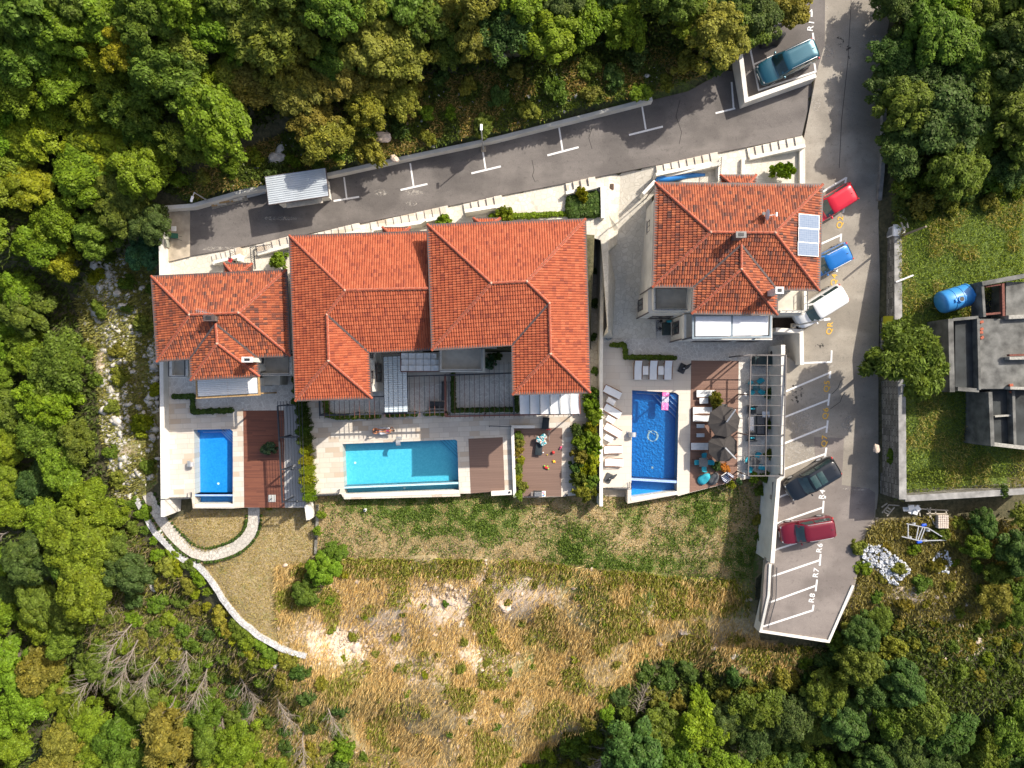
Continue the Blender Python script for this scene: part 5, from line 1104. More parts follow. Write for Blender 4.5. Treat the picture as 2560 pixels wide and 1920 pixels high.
for i in range(1):
    rows = []
    for k in range(n_ * 4 + 1):
        f_ = k / (n_ * 4); rows.append([(q[0].lerp(q[3], f_) + Vector((0.03, 0, .04 + .045 * abs(math.sin(math.pi * f_ * n_))))), (q[1].lerp(q[2], f_) + Vector((-0.03, 0, .04 + .045 * abs(math.sin(math.pi * f_ * n_)))))])
    MB().loft(rows, closed=False).build('corrugated_sheet', mat('pale_translucent_sheet', (0.50, 0.57, 0.62), .5, 0, var=.05), t)
for k in range(4): MB().bar(q[0].lerp(q[1], (k + 1) / 5) + Vector((0, 0, .11)), q[3].lerp(q[2], (k + 1) / 5) + Vector((0, 0, .11)), .03, .02).build('batten', M_STEEL, t)
t = empty('shade_sail', tuple(P(1050, 905, 3.1)), 'three rows of sagging white canvas strips below the taller roof', 'shade sail'); 
for r_ in range(3):
    y0 = 883 + r_ * 15.3; rows = []
    for k in range(41):
        x = 1003 + 94 * k / 40 - (6 if r_ == 0 else 0) * (k / 40) ** 4; sag = .22 * abs(math.sin(math.pi * (k / 8 + (0.0 if r_ != 1 else .5)))); sq = 0.30 * max(0, (k - 34) / 6) if r_ < 2 else 0
        a, b = P(x, y0 + 6 * sq, 3.35), P(x, y0 + 13.8 - 5 * sq, 3.35); rows.append([a.lerp(b, j / 3) + Vector((0, 0, -sag * (.5 + .5 * math.sin(math.pi * j / 3)) * .7)) for j in range(4)])
    MB().loft(rows, closed=False).build('canvas_strip', M_CLOTH, t)
mb = MB(); mb.bar(P(1003, 929.5, 3.1), P(1098, 927.5, 3.1), .1, .1); mb.build('rod', M_RUST, t)
mb = MB(); mb.bar(P(1002, 880, 3.1), P(1003, 930, 3.1), .1, .1); mb.build('rod', M_RUST, t)
for k in range(5): MB().bar(P(1021 + k * 18.5, 881, 3.42), P(1021.5 + k * 18.5, 929, 3.42), .025, .03).build('cable', M_STEEL, t)
t = empty('wire_pergola', (P(1190, 1020, 0).x, P(1190, 1020, 0).y, 0), 'red-brown pergola with thin bars over the east half of the middle court', 'pergola')
mb = MB(); mb.path([P(1113, 935, ZP)[:2], P(1115, 1041, ZP)[:2], P(1448, 1034, ZP)[:2]], .13, ZP - .12, ZP); mb.build('beam', M_RUST, t)
mb = MB(); mb.path([P(1120, 936, ZP)[:2], P(1122, 1037, ZP)[:2], P(1296, 1033.5, ZP)[:2]], .06, ZP - .1, ZP - .01); mb.build('beam', M_STEEL, t)
MB().bar(P(1082, 939, ZP - .05), P(1284, 932.5, ZP - .05), .12, .12).build('beam', M_STEEL, t)
MB().bar(P(1283.5, 988, ZP + .0), P(1285, 1037, ZP + .0), .12, .12).build('beam', M_STEEL, t)
for k in range(27):
    x = 1124 + 12.35 * k; y0 = 905 if 1215 < x < 1280 else (934 if x < 1282 else 1030)
    MB().bar(P(x, y0, ZP + .03), P(x + 1.2, 1046.5 - k * .25, ZP + .03), .035, .05).build('thin_bar', M_RUST if k % 2 else M_STEEL, t)
posts(t, [P(1117, 1038, ZP)[:2], P(1211, 1037, ZP)[:2], P(1285, 1034, ZP)[:2], P(1447, 1032, ZP)[:2]], 0, ZP - .12, .1, M_RUST)
t = empty('shade_sail', tuple(P(1370, 1010, 2.9)), 'wide white awning cloth stretched below the tall villa front wing', 'awning'); rows = []
for k in range(31):
    f_ = k / 30; rows.append([P(1299 + 148 * f_, 984 - 1.2 * f_, 2.95).lerp(P(1300.5 + 149 * f_, 1035.5 - 1 * f_, 2.95), j / 5) + Vector((0, 0, -.14 * math.sin(math.pi * ((f_ * 6) % 1)) - .05 * math.sin(math.pi * j / 5))) for j in range(6)])
MB().loft(rows, closed=False).build('awning_cloth', M_CLOTH, t)
for k in range(5): MB().bar(P(1324 + k * 25.5, 984, 3.0), P(1325 + k * 25.5, 1036, 3.0), .05, .04).build('cloth_bar', M_STEEL, t)
MB().bar(P(1448, 982, 2.9), P(1450.5, 1035, 2.9), .1, .08).build('cloth_bar', M_RUST, t)
# bare frame beside the red-brown deck
ZB = 2.6
t = empty('cable_pergola', (P(720, 1140, 0).x, P(720, 1140, 0).y, 0), 'slim dark frame with cables between the red-brown deck and the conifers', 'pergola')
MB().bar(P(694, 1015, ZB), P(706, 1256.5, ZB), .12, .14).build('beam', M_STEEL, t)
for y, x0, x1 in ((1014.5,694,735), (1094,699,746), (1174,704,748), (1255,706,759)):
    MB().bar(P(x0, y, ZB), P(x1, y - 2, ZB), .10, .12).build('cross_beam', M_STEEL, t); a = P(x1 - 16, y - 2, ZB); MB().sphere((a.x, a.y, ZB + .05), .13, nu=10, nv=6).build('lamp_globe', M_STEEL, t)
    b = P(x0 + 2, y, ZB); MB().box((b.x + .02, b.y, ZB / 2 - .03), (.12, .12, ZB - .08)).build('post', M_STEEL, t)
for k in range(9):
    MB().bar(P(693.5 + 7.6 * k, 1003, ZB + .08), P(706 + 7.0 * k, 1266, ZB + .08), .03, .03).build('cable', M_STEEL, t)
# grey frame over the table terrace
ZG = 2.9
t = empty('steel_pergola', (P(1915, 1040, 0).x, P(1915, 1040, 0).y, 0), 'open grey steel pergola over the turquoise chairs', 'pergola')
for xa, xb, w_ in ((1877,1870.5,.085), (1918,1913.5,.05), (1965,1958.5,.09)): MB().bar(P(xa, 887, ZG), P(xb, 1190, ZG), w_, .14).build('beam', M_GSTEEL, t)
for k in range(13):
    y = 887.5 + 25.15 * k; f_ = (y - 887) / 303; MB().bar(P(1877 - 6.5 * f_, y, ZG + .0), P(1965 - 6.5 * f_, y + .5, ZG), 0.08 if k in (0, 12) else .035, .06).build('cross_beam', M_GSTEEL, t)
MB().bar(P(1851, 889.5, ZG), P(1877, 887, ZG), .1, .1).build('brace', M_GSTEEL, t)
for x, y, zb_ in ((1851,889.5,0), (1876,887.5,0), (1874,987,0), (1871.8,1088,0), (1870.5,1189,0), (1964,888,2.3), (1963,987,2.2), (1961,1088,2.1), (1958.5,1189,2.0)):
    p = P(x, y, ZG); MB().box((p.x, p.y, (ZG + zb_) / 2 - .04), (.1, .1, ZG - zb_ - .08)).build('post', M_GSTEEL, t)
for q_, lb in (((1862,986.5), 'small white garden lamp under the north part of the steel pergola'), ((1859,1186.5), 'small white garden lamp at the lawn end of the steel pergola')):
    p = P(*q_, .9); t = empty('garden_lamp', (p.x, p.y, 0), lb, 'lamp'); MB().cyl((p.x, p.y, 0), .03, .8, 8).build('post', M_STEEL, t); MB().sphere((p.x, p.y, .92), .17, nu=14, nv=8).build('lamp_globe', M_WPLAST, t)
# shed by the lane
zr_ = 5.95; q = rectp([(663,442.5),(813,420.5),(821,489),(672,511)], zr_); t = empty('shed', (q[0].x, q[0].y, 3.2), 'shed with grey ribbed metal roof beside the lane wall', 'shed')
w = inset(q, .35); mb = MB(); mb.prism([(p.x, p.y) for p in w], 2.9, zr_ - .12); mb.build('wall', M_WHITE, t)
rows = []; n_ = 13
for k in range(n_):
    for f_, h_ in ((k / n_, .0), (k / n_ + .004, .05), ((k + .12) / n_, .05), ((k + .14) / n_, 0.0)): rows.append([q[0].lerp(q[3], f_) + Vector((0, 0, h_)), q[1].lerp(q[2], f_) + Vector((0, 0, h_))])
rows.append([q[3], q[2]]); MB().loft(rows, closed=False, sm=False).build('roof', mat('ribbed_grey_roof', (0.50, 0.54, 0.57), .4, .2, var=.12, scale=.8), t)
mb = MB(); mb.path([(p.x, p.y) for p in q], .1, zr_ - .14, zr_ - .01, closed=True); mb.build('roof_edge', M_BROWN, t)
d_ = (w[2] - w[3]).normalized(); nn_ = Vector((d_.y, -d_.x, 0)); c = w[3].lerp(w[2], .52); mb = MB(); mb.box((c.x, c.y, 5.0), (2.4, .1, .7), math.atan2(d_.y, d_.x)); op = mb.build('hatch', M_BLACK, t)
mb = MB(); mb.box((c.x + nn_.x * .2, c.y + nn_.y * .2, 4.62), (3.0, .5, .06), math.atan2(d_.y, d_.x)); mb.build('counter', M_STONEW, op)

# ---------------------------------------------------------------- lamp posts and poles
def lamp(label, base, zb, h, arm, name='street_lamp'):
    p = P(*base, zb) if not callable(zb) else gpt(*base, zb); t = empty(name, tuple(p), label, 'street lamp')
    MB().tube([p, p + Vector((0, 0, h * .5)), p + Vector((0, 0, h))], [.075, .06, .045], 10).build('pole', M_GALV, t)
    MB().box(p + Vector((0, 0, .08)), (.4, .4, .24)).build('base', M_CONC, t)
    a = p + Vector((0, 0, h)); b = a + Vector(arm); hd = MB(); hd.tube([a, b], .03, 8); hd.build('arm', M_GALV, t)
    v = Vector(arm).normalized(); MB().rbox(b + v * .2, (.5, .2, .09), .04, rz=math.atan2(v.y, v.x)).build('lamp_head', M_WPLAST, t)
lamp('slim lamp post on the lane wall beside the third marked bay', (1209,374), lambda x, y: zlane(x), 4.0, (0.0, .1, .1))
lamp('lamp post leaning over the crates at the west end of the lane', (530,508), lambda x, y: zlane(x), 3.2, (-.1, -.35, .05))
lamp('lamp post beside the white van with its head over the road', (1982,815), 3.3, 5.0, (.35, .05, .0))
p = P(2220, 602, 2.9); t = empty('utility_pole', tuple(p), 'wooden utility pole rising behind the white meter cabinet', 'pole'); MB().tube([p, p + Vector((.05, 0, 5.2))], [.11, .08], 10).build('pole', mat('weathered_pole_wood', (0.23, 0.19, 0.14), .9, var=.3), t)
p = P(2222, 586, 3.5); t = empty('meter_cabinet', (p.x, p.y, 2.9), 'pale electrical cabinet at the north end of the rubble stone wall', 'cabinet')
MB().rbox((p.x, p.y, 4.0), (.85, .8, 2.0), .03).build('body', M_WPLAST, t); MB().rbox((p.x, p.y, 5.05), (1.0, .95, .08), .03).build('lid', M_WPLAST, t)
MB().box((p.x - .435, p.y, 4.0), (.02, .6, 1.6)).build('door', M_GALV, t)
# yellow sign on the stone wall
p = P(2219, 818, 3.4); t = empty('billboard', (p.x, p.y, 2.3), 'yellow-green billboard with grey house picture leaning on the stone wall', 'sign')
a, b, c, d = P(2209, 790, 3.2), P(2234, 790, 4.8), P(2232, 847, 4.8), P(2206, 850, 3.2)
def panel(q, th, m, name, lift=0.0):
    n = (q[1] - q[0]).cross(q[3] - q[0]).normalized(); n = n if n.z > 0 else -n; o = n * lift; mb = MB()
    mb.add([v + o for v in q] + [v + o - n * th for v in q], [(0, 1, 2, 3), (7, 6, 5, 4), (0, 4, 5, 1), (1, 5, 6, 2), (2, 6, 7, 3), (3, 7, 4, 0)]); return mb.build(name, m, t)
panel([a, b, c, d], .05, mat('yellow_green_print', (0.52, 0.50, 0.02), .6, var=.05), 'board')
uv = lambda s_, r_: a.lerp(b, s_).lerp(d.lerp(c, s_), r_)
panel([uv(.42, .03), uv(.93, .03), uv(.93, .48), uv(.42, .48)], .01, mat('grey_picture_print', (0.34, 0.36, 0.36), .6, var=.5, scale=5), 'picture', .012)
panel([uv(.955, .01), uv(.99, .01), uv(.99, .99), uv(.955, .99)], .01, M_WPLAST, 'white_edge', .012)
for k in range(3): panel([uv(.10 + .08 * k, .08), uv(.14 + .08 * k, .08), uv(.14 + .08 * k, .45 + .1 * k), uv(.10 + .08 * k, .45 + .1 * k)], .008, mat('dark_green_print', (0.22, 0.26, 0.02), .6), 'printed_line', .010)
# ---------------------------------------------------------------- furniture templates (built at the origin, then placed)
used = set()
def place(proto, x, y, z, rz, label, group=None, sc=None):
    c = proto if proto not in used else copy_tree(proto)
    used.add(proto) if c is proto else None
    c.location = (x, y, z); c.rotation_euler = (0, 0, R(rz)); c['label'] = label
    if group: c['group'] = group
    if sc: c.scale = sc
    return c
def pl(proto, px, py, rz, label, group=None, z=0.025, zt=None, sc=None):
    p = P(px, py, z + (zt or .3)); return place(proto, p.x, p.y, z, rz, label, group, sc)
def mk_lounger(raised=True, cloth=None, L=1.72):
    t = empty('sun_lounger', (0, 0, 0), 'x x x x', 'sun lounger'); w = .31
    prof = [(-L/2, .30), (-.3, .31), (.05, .32), (.2, .34)] + ([(.5, .55), (L/2, .78)] if raised else [(.5, .345), (L/2, .35)])
    s = MB(); s.loft([[(x, y * w, z - .015 * (1 - abs(y)) * 2) for x, z in prof] for y in (-1, -.5, 0, .5, 1)], closed=False)
    s.loft([[(x, y * w, z - .05) for x, z in prof] for y in (-1, 1)], closed=False); s.build('sling', cloth or M_CLOTH, t)
    for sg in (1, -1):
        pr = [(-L/2 + .05, .27), (-.3, .30), (.2, .36), (.5, .50 if raised else .36), (L/2 - .05, .62 if raised else .34)]
        r_ = MB(); r_.tube([(x, sg * (w + .045 + (.03 * math.sin(math.pi * k / 4))), z) for k, (x, z) in enumerate(pr)], .032, 6); r_.build('side_rail', M_TEAK, t)
        for x in (-L/2 + .12, L/2 - .3): MB().box((x, sg * (w + .04), .15), (.06, .05, .3)).build('leg', M_TEAK, t)
    MB().tube([(L/2 - .02, -w, .77 if raised else .34), (L/2 - .02, w, .77 if raised else .34)], .03, 6).build('head_bar', M_TEAK, t)
    return t
def mk_low_table(cloth=M_WPLAST, L=.78, W=.50, h=.38):
    t = empty('side_table', (0, 0, 0), 'x x x x', 'side table'); MB().rbox((0, 0, h), (L, W, .05), .03).build('table_top', cloth, t)
    for sx in (1, -1):
        for sy in (1, -1): MB().box((sx * (L/2 - .08), sy * (W/2 - .06), h / 2 - .01), (.05, .05, h - .02)).build('leg', M_TEAK if cloth is M_WPLAST else M_GALV, t)
    return t
def mk_chair():
    t = empty('garden_chair', (0, 0, 0), 'x x x x', 'chair'); s = MB(); rows = []
    for x, z, w in ((-.2, .44, .20), (0, .43, .23), (.16, .44, .23), (.24, .52, .22), (.29, .68, .22), (.31, .82, .17)): rows.append([(x + (.05 * (abs(k) / 2) ** 2 * -1 if z > .5 else 0), w * k / 2, z + .03 * (k / 2) ** 2) for k in range(-2, 3)])
    s.loft(rows, closed=False); s.loft([[(a, b, c - .03) for a, b, c in r] for r in rows], closed=False); s.build('seat_shell', M_TURQ, t)
    for sx, sy in ((-.17, -.19), (-.17, .19), (.2, -.19), (.2, .19)): MB().tube([(sx, sy, .42), (sx * 1.25, sy * 1.2, 0)], .014, 6).build('leg', M_STEEL, t)
    for sy in (-.24, .24): MB().tube([(.22, sy, .60), (-.12, sy * 1.05, .62), (-.17, sy * 1.02, .44)], .015, 6).build('armrest', M_STEEL, t)
    return t
def mk_table(m, L=.82, h=.74, glass=False):
    t = empty('garden_table', (0, 0, 0), 'x x x x', 'table'); MB().rbox((0, 0, h), (L, L, .035), .012).build('table_top', m, t)
    for sx in (1, -1):
        for sy in (1, -1): MB().box((sx * (L/2 - .06), sy * (L/2 - .06), h / 2 - .01), (.04, .04, h - .02)).build('leg', M_STEEL, t)
    return t
def mk_armchair(W=.78, cush=True):
    t = empty('armchair', (0, 0, 0), 'x x x x', 'armchair'); MB().rbox((0, 0, .30), (.72, W - .14, .18), .05).build('seat', M_GFAB, t)
    MB().rbox((.33, 0, .55), (.12, W, .50), .04).build('backrest', M_GFAB, t)
    for s in (1, -1): MB().box((-.02, s * (W/2 - .03), .36), (.72, .05, .05)).build('armrest', M_STEEL, t)
    for sx, sy in ((-.34, -1), (-.34, 1), (.34, -1), (.34, 1)): MB().box((sx, sy * (W/2 - .03), .18), (.05, .05, .34)).build('leg', M_STEEL, t)
    if cush: MB().rbox((.12, 0, .52), (.16, .42, .40), .07, tilt=('Y', -.3)).build('cushion', M_TURQ, t)
    return t
LG, LG2 = mk_lounger(True), mk_lounger(False, mat('wrinkled_white_towelling', (0.66, 0.67, 0.67), .95, var=.12, scale=4, bump=.5))
TB, TB2 = mk_low_table(), mk_low_table(mat('pale_grey_table_top', (0.48, 0.53, 0.58), .4, var=.08), .70, .34, .35)
CH = mk_chair(); AC = mk_armchair()
g = 'sun loungers around the emblem pool'
for px, w in ((1595, 'westernmost upright lounger by the low hedge at the top of the emblem pool'), (1633, 'middle lounger between two white tables at the top of the emblem pool'), (1670, 'lounger nearest the folded black parasol base, above the emblem pool')):
    pl(LG, px, 925, 90, w, g)
for (px, py, rz, w) in ((1530, 980, 154, 'slanted lounger at the top of the row along the pale boundary wall'), (1530, 1027, 150, 'second slanted lounger down the boundary wall row'), (1531, 1075, 150, 'third slanted lounger down, level with the water spout'),
                        (1532, 1124, 180, 'straight lounger just below the slanted ones by the boundary wall'), (1534, 1156, 176, 'lowest straight lounger beside the grey parasol base')):
    pl(LG, px, py, rz, w, g)
for (px, py, w) in ((1766, 984, 'deck lounger with wrinkled white towel next to the potted olive'), (1757, 1026.5, 'deck lounger partly under the north tip of the taupe parasol'), (1757, 1045, 'deck lounger directly above the two small grey tables'), (1752, 1116, 'deck lounger between the small tables and the granite table')):
    pl(LG2, px, py, 0, w, g)
g = 'low white tables between the sun loungers'
for px, py, rz, w in ((1613.5, 926, 90, 'low white table right of the westernmost upright lounger'), (1652, 926, 90, 'low white table left of the upright lounger nearest the black base'), (1527, 1003, 150, 'low white table tilted below the topmost slanted lounger'), (1526, 1049, 150, 'low white table between the second and third slanted loungers'), (1521, 1096, 152, 'low white table below the third slanted lounger'), (1759, 1002, 2, 'low white table on the deck beside the potted olive')):
    pl(TB, px, py, rz, w, g)
pl(TB2, 1751, 1065, 0, 'upper one of two small grey tables on the brown deck', 'small grey deck tables'); pl(TB2, 1751, 1088, 0, 'lower one of two small grey tables on the brown deck', 'small grey deck tables')
gt = mk_table(mat('speckled_granite', (0.15, 0.155, 0.15), .4, var=.5, scale=30), .78); pl(gt, 1758.5, 1155.5, 0, 'square speckled granite table on the brown deck', None, .025, .74)
g = 'turquoise garden chairs'
for px, py, rz, w in ((1760, 1139.5, 90, 'turquoise chair on the north side of the granite deck table'), (1742, 1156, 180, 'turquoise chair on the pool side of the granite deck table'), (1774.5, 1156, 0, 'turquoise chair on the parasol side of the granite deck table'), (1760, 1171.5, -90, 'turquoise chair on the south side of the granite deck table'),
                      (1877, 957, 150, 'turquoise chair west of the glass table under the steel pergola'), (1899, 953.5, 40, 'turquoise chair north-east of the glass table under the steel pergola'), (1881, 980, -140, 'turquoise chair south-west of the glass table under the steel pergola'), (1901, 979, -35, 'turquoise chair south-east of the glass table, nearest the trimmed bush'),
                      (1894, 1138, 70, 'turquoise chair north of the dark table at the pergola lawn end'), (1869, 1150, 160, 'turquoise chair west of the dark table at the pergola lawn end'), (1902, 1168, -10, 'turquoise chair east of the dark table at the pergola lawn end'), (1876, 1172, -120, 'turquoise chair south of the dark table at the pergola lawn end')):
    pl(CH, px, py, rz, w, g, .025, .45)
g1 = mk_table(mat('dark_green_glass_top', (0.02, 0.10, 0.12), .1, var=.2), .62); pl(g1, 1891, 967.5, 0, 'small dark glass table among four turquoise chairs', None, .025, .74)
g2_ = mk_table(mat('charcoal_table_top', (0.06, 0.062, 0.065), .4, var=.3, scale=10), .84); pl(g2_, 1885, 1157, -32, 'charcoal square table turned at an angle at the pergola lawn end', None, .025, .74)
pl(AC, 1879, 1024, 90, 'dark armchair with turquoise cushion north of the white coffee table', 'dark lounge armchairs'); pl(AC, 1878, 1092, -90, 'dark armchair with turquoise cushion south of the white coffee table', 'dark lounge armchairs')
p = P(1903.5, 1062, .3); t = empty('sofa', (p.x, p.y, 0.02), 'long charcoal sofa with pale throw under the steel pergola', 'sofa')
MB().rbox((p.x - .1, p.y, .32), (.75, 1.75, .2), .05).build('seat', M_GFAB, t); MB().rbox((p.x + .32, p.y, .56), (.16, 1.85, .52), .05).build('backrest', M_GFAB, t)
for s in (1, -1): MB().rbox((p.x, p.y + s * .9, .42), (.8, .1, .3), .04).build('armrest', M_GFAB, t)
for s in (1, -1): MB().rbox((p.x - .1, p.y + s * .42, .46), (.66, .78, .12), .05).build('cushion', mat('grey_seat_fabric', (0.13, 0.13, 0.135), .95, var=.2, bump=.2), t)
p = P(1914, 1036, .6); th = MB(); th.loft([[(p.x - .3 + .2 * i, p.y - .25 + .17 * j + .04 * math.sin(3 * i), .62 + .07 * math.sin(2.5 * i + 2 * j) + .05 * i) for j in range(4)] for i in range(4)], closed=False); tag(th.build('folded_throw', M_CLOTH), 'crumpled pale blanket lying on the north end of the charcoal sofa', 'blanket')
p = P(1877.5, 1059, .4); t = empty('coffee_table', (p.x, p.y, 0.02), 'low white coffee table in front of the charcoal sofa', 'table'); MB().rbox((p.x, p.y, .40), (.50, 1.22, .05), .02).build('table_top', M_WPLAST, t)
for sx in (1, -1):
    for sy in (1, -1): MB().box((p.x + sx * .2, p.y + sy * .55, .2), (.04, .04, .36)).build('leg', M_STEEL, t)
# parasols
def parasol(label, px, py, arm_px, z, r, rot, col=M_TAUPE):
    c = P(px, py, z); a = P(*arm_px, z + .5); t = empty('cantilever_parasol', (a.x, a.y, 0.02), label, 'parasol', 'taupe cantilever parasols')
    rim = [c + Vector((r * math.cos(R(rot + 45 * k)), r * math.sin(R(rot + 45 * k)), -.42)) for k in range(8)]
    mb = MB()
    for k in range(8):
        A, B = rim[k], rim[(k + 1) % 8]; m_ = (A + B) / 2 + (c - (A + B) / 2) * .05 + Vector((0, 0, .03)); n = 4; top = c + Vector((0, 0, .03))
        rows = []
        for i in range(n + 1):
            f_ = i / n; s_ = .05 * math.sin(math.pi * f_); rows.append([A.lerp(top, f_), A.lerp(top, f_).lerp(B.lerp(top, f_), .5) + Vector((0, 0, -.05 * (1 - f_))), B.lerp(top, f_)])
        mb.loft(rows, closed=False, sm=False); mb.add([A, B, B + Vector((0, 0, -.12)), A + Vector((0, 0, -.12))], [(0, 1, 2, 3)])
    mb.build('canopy', col, t)
    for k in range(8): MB().bar(c + Vector((0, 0, -.04)), rim[k] + Vector((0, 0, -.04)), .025, .03).build('rib', M_STEEL, t)
    MB().cyl((c.x, c.y, z + .0), .10, .12, 12).build('hub', M_BLACK, t)
    top = c + Vector((0, 0, .30)); MB().bar(a + Vector((0, 0, .15)), top, .11, .09).build('boom', M_GALV, t); MB().bar(top, c + Vector((0, 0, .1)), .06, .06).build('boom_hanger', M_GALV, t)
    MB().tube([(a.x, a.y, .1), (a.x, a.y, z + .7)], .045, 10).build('mast', M_GALV, t); MB().rbox((a.x, a.y, .08), (.75, .75, .1), .03).build('foot', M_BLACK, t)
parasol('northern taupe parasol on the brown deck, overlapping its neighbour', 1814, 1054, (1837, 1024), 2.75, 1.40, 12)
parasol('southern taupe parasol on the brown deck, tucked under its neighbour', 1811, 1119, (1838, 1146), 2.35, 1.32, 24)
for px, py, rz, lb in ((1706, 921, 40, 'black parasol foot with folded cover, right of the upright loungers'), (1521, 1195, 35, 'grey parasol foot with folded cover at the lawn end of the boundary wall')):
    p = P(px, py, .1); t = empty('parasol_stand', (p.x, p.y, .015), lb, 'parasol base'); MB().rbox((p.x, p.y, .09), (.62, .85, .15), .07, rz=R(-25)).build('foot', M_BLACK if px > 1600 else M_GFAB, t)
    MB().cyl((p.x + .05, p.y, .1), .04, .5, 10).build('socket', M_GALV, t); d = Vector((math.cos(R(rz)), math.sin(R(rz)), 0)); c = Vector((p.x + .35, p.y + .12, .45))
    MB().tube([c - d * .45 + Vector((0, 0, -.15)), c, c + d * .45], [.06, .17, .05], 10).build('folded_cover', M_BLACK if px > 1600 else M_GFAB, t)
# bean bags, striped chair
def bag(label, px, py, rz, m):
    p = P(px, py, .35); t = MB(); rings = []
    for k in range(9):
        x = -.62 + 1.24 * k / 8; w = [.12, .34, .42, .44, .42, .38, .32, .24, .06][k]; h = [.1, .28, .36, .4, .46, .55, .62, .58, .4][k]; c_, s_ = math.cos(R(rz)), math.sin(R(rz))
        rings.append([(p.x + c_ * x - s_ * w * math.cos(a), p.y + s_ * x + c_ * w * math.cos(a), .03 + h * .5 + h * .5 * math.sin(a) * (1 + .05 * math.sin(5 * a))) for a in [2 * math.pi * j / 14 for j in range(14)]])
    t.loft(rings, cap=True); tag(t.build('bean_bag', m), label, 'bean bag', 'bean bags at the deck corner')
bag('turquoise bean bag at the lawn edge of the brown deck', 1761, 1197, 42, M_TURQ); bag('grey bean bag between the turquoise one and the striped chair', 1785, 1197, 60, mat('mid_grey_fabric', (0.10, 0.105, 0.11), .95, var=.25, bump=.2))
p = P(1817, 1193, .4); t = empty('striped_chair', (p.x, p.y, 0.02), 'deck chair covered in navy and white stripes by the orange grasses', 'chair'); nt = NT('navy_white_stripes', .9); sp_ = nt.n('ShaderNodeSeparateXYZ'); nt.t.links.new(nt.wpos((1, 1, 1), R(35)), sp_.inputs[0])
nt.base(nt.mix(nt.math('GREATER_THAN', nt.math('FRACT', nt.math('MULTIPLY', sp_.outputs[1], 7.5)), .5), (0.72, 0.73, 0.76), (0.02, 0.03, 0.12)))
MB().rbox((p.x - .1, p.y - .1, .42), (.62, .60, .1), .04, rz=R(35)).build('seat', nt.m, t); MB().rbox((p.x + .2, p.y + .22, .62), (.22, .66, .5), .06, rz=R(55)).build('backrest', nt.m, t)
for s in (1, -1): MB().rbox((p.x - .1 + s * .22, p.y - .02 - s * .3, .56), (.6, .06, .06), .02, rz=R(35)).build('armrest', M_WPLAST, t)
for k in range(4): a_ = R(80 + 90 * k); MB().box((p.x - .1 + .36 * math.cos(a_), p.y - .1 + .36 * math.sin(a_), .2), (.04, .04, .38)).build('leg', M_WPLAST, t)
# pink air mattress on the water
nt = NT('pink_vinyl', .25); v_ = nt.wpos((1, 1, 1)); vo = nt.n('ShaderNodeTexVoronoi', feature='F1'); nt.t.links.new(v_, vo.inputs[0]); vo.inputs['Scale'].default_value = 6.5
nt.base(nt.mix(nt.ramp(vo.outputs[0], [(.25, 1.0), (.4, 0.0)]), (0.80, 0.16, 0.42), (0.82, 0.48, 0.64)))
p = P(1663, 1004, 0); t = empty('air_mattress', (p.x, p.y, -.02), 'pink and white inflatable mattress floating on the emblem pool', 'air mattress')
MB().rbox((p.x + .03, p.y + .64, .05), (.64, .38, .16), .07, rz=R(-3)).build('pillow', nt.m, t); mb = MB()
for k in range(5): mb.rbox((p.x - .24 + .12 * k, p.y + .18, .02), (.12, .58, .1), .05, rz=R(-3))
mb.build('clear_bed', mat('clear_pale_vinyl', (0.62, 0.58, 0.72), .3, var=.2, scale=10), t); MB().rbox((p.x - .04, p.y - .44, .02), (.62, .66, .12), .05, rz=R(-3)).build('foot_bed', nt.m, t)
# hose, cabinet, covered table, stools
p = P(1521, 843, .1); mb = MB(); pts = [(p.x + (.24 + .015 * math.sin(k)) * math.cos(k * .5), p.y + .26 * math.sin(k * .5), .05 + .006 * k) for k in range(40)]; mb.tube(pts, .022, 6); tag(mb.build('garden_hose', mat('blue_grey_hose', (0.10, 0.22, 0.30), .5)), 'coiled blue-grey hose on the paving by the boundary wall', 'hose')
p = P(1670, 821, .75); t = empty('covered_table', (p.x, p.y, 0.015), 'garden table under a dark green cover beside the east villa', 'table'); MB().rbox((p.x, p.y, .40), (.78, 1.12, .74), .06).build('cover', mat('dark_green_cover', (0.03, 0.05, 0.052), .7, var=.2, bump=.3), t)
MB().rbox((p.x + .12, p.y + .62, .6), (.42, .22, .5), .06).build('folded_cushions', M_TURQ, t)
for q_, lb in (((1651, 803), 'upper spider-legged stool beside the covered green table'), ((1649, 822), 'lower spider-legged stool beside the covered green table')):
    p = P(*q_, .3); t = empty('stool', (p.x, p.y, 0.015), lb, 'stool', 'stools by the covered table'); MB().cyl((p.x, p.y, .1), .03, .5, 10).build('column', M_STEEL, t); MB().cyl((p.x, p.y, .58), .13, .04, 16).build('seat', M_BLACK, t)
    for k in range(5): a_ = R(72 * k + 10); MB().bar((p.x, p.y, .1), (p.x + .26 * math.cos(a_), p.y + .26 * math.sin(a_), .04), .04, .03).build('leg', M_BLACK, t)
p = P(1914.5, 903, .9); t = empty('outdoor_bar', (p.x, p.y, 0.015), 'large dark covered box under the north end of the steel pergola', 'bar counter'); MB().rbox((p.x - .12, p.y, .48), (1.65, .82, .92), .05).build('counter', mat('dark_teal_cover', (0.02, 0.045, 0.048), .6, var=.2), t); MB().rbox((p.x + .85, p.y, .45), (.26, .84, .86), .03).build('side_shelf', M_BLACK, t); MB().box((p.x - .75, p.y, .96), (.06, .8, .03)).build('trim', M_BLACK, t)
p = P(1934, 883, .8); t = empty('kettle_grill', (p.x, p.y, 0.015), 'round black grill behind the dark covered box', 'grill'); MB().sphere((p.x, p.y, .75), .28, nu=16, nv=10, sc=(1, 1, .8)).build('bowl', M_BLACK, t)
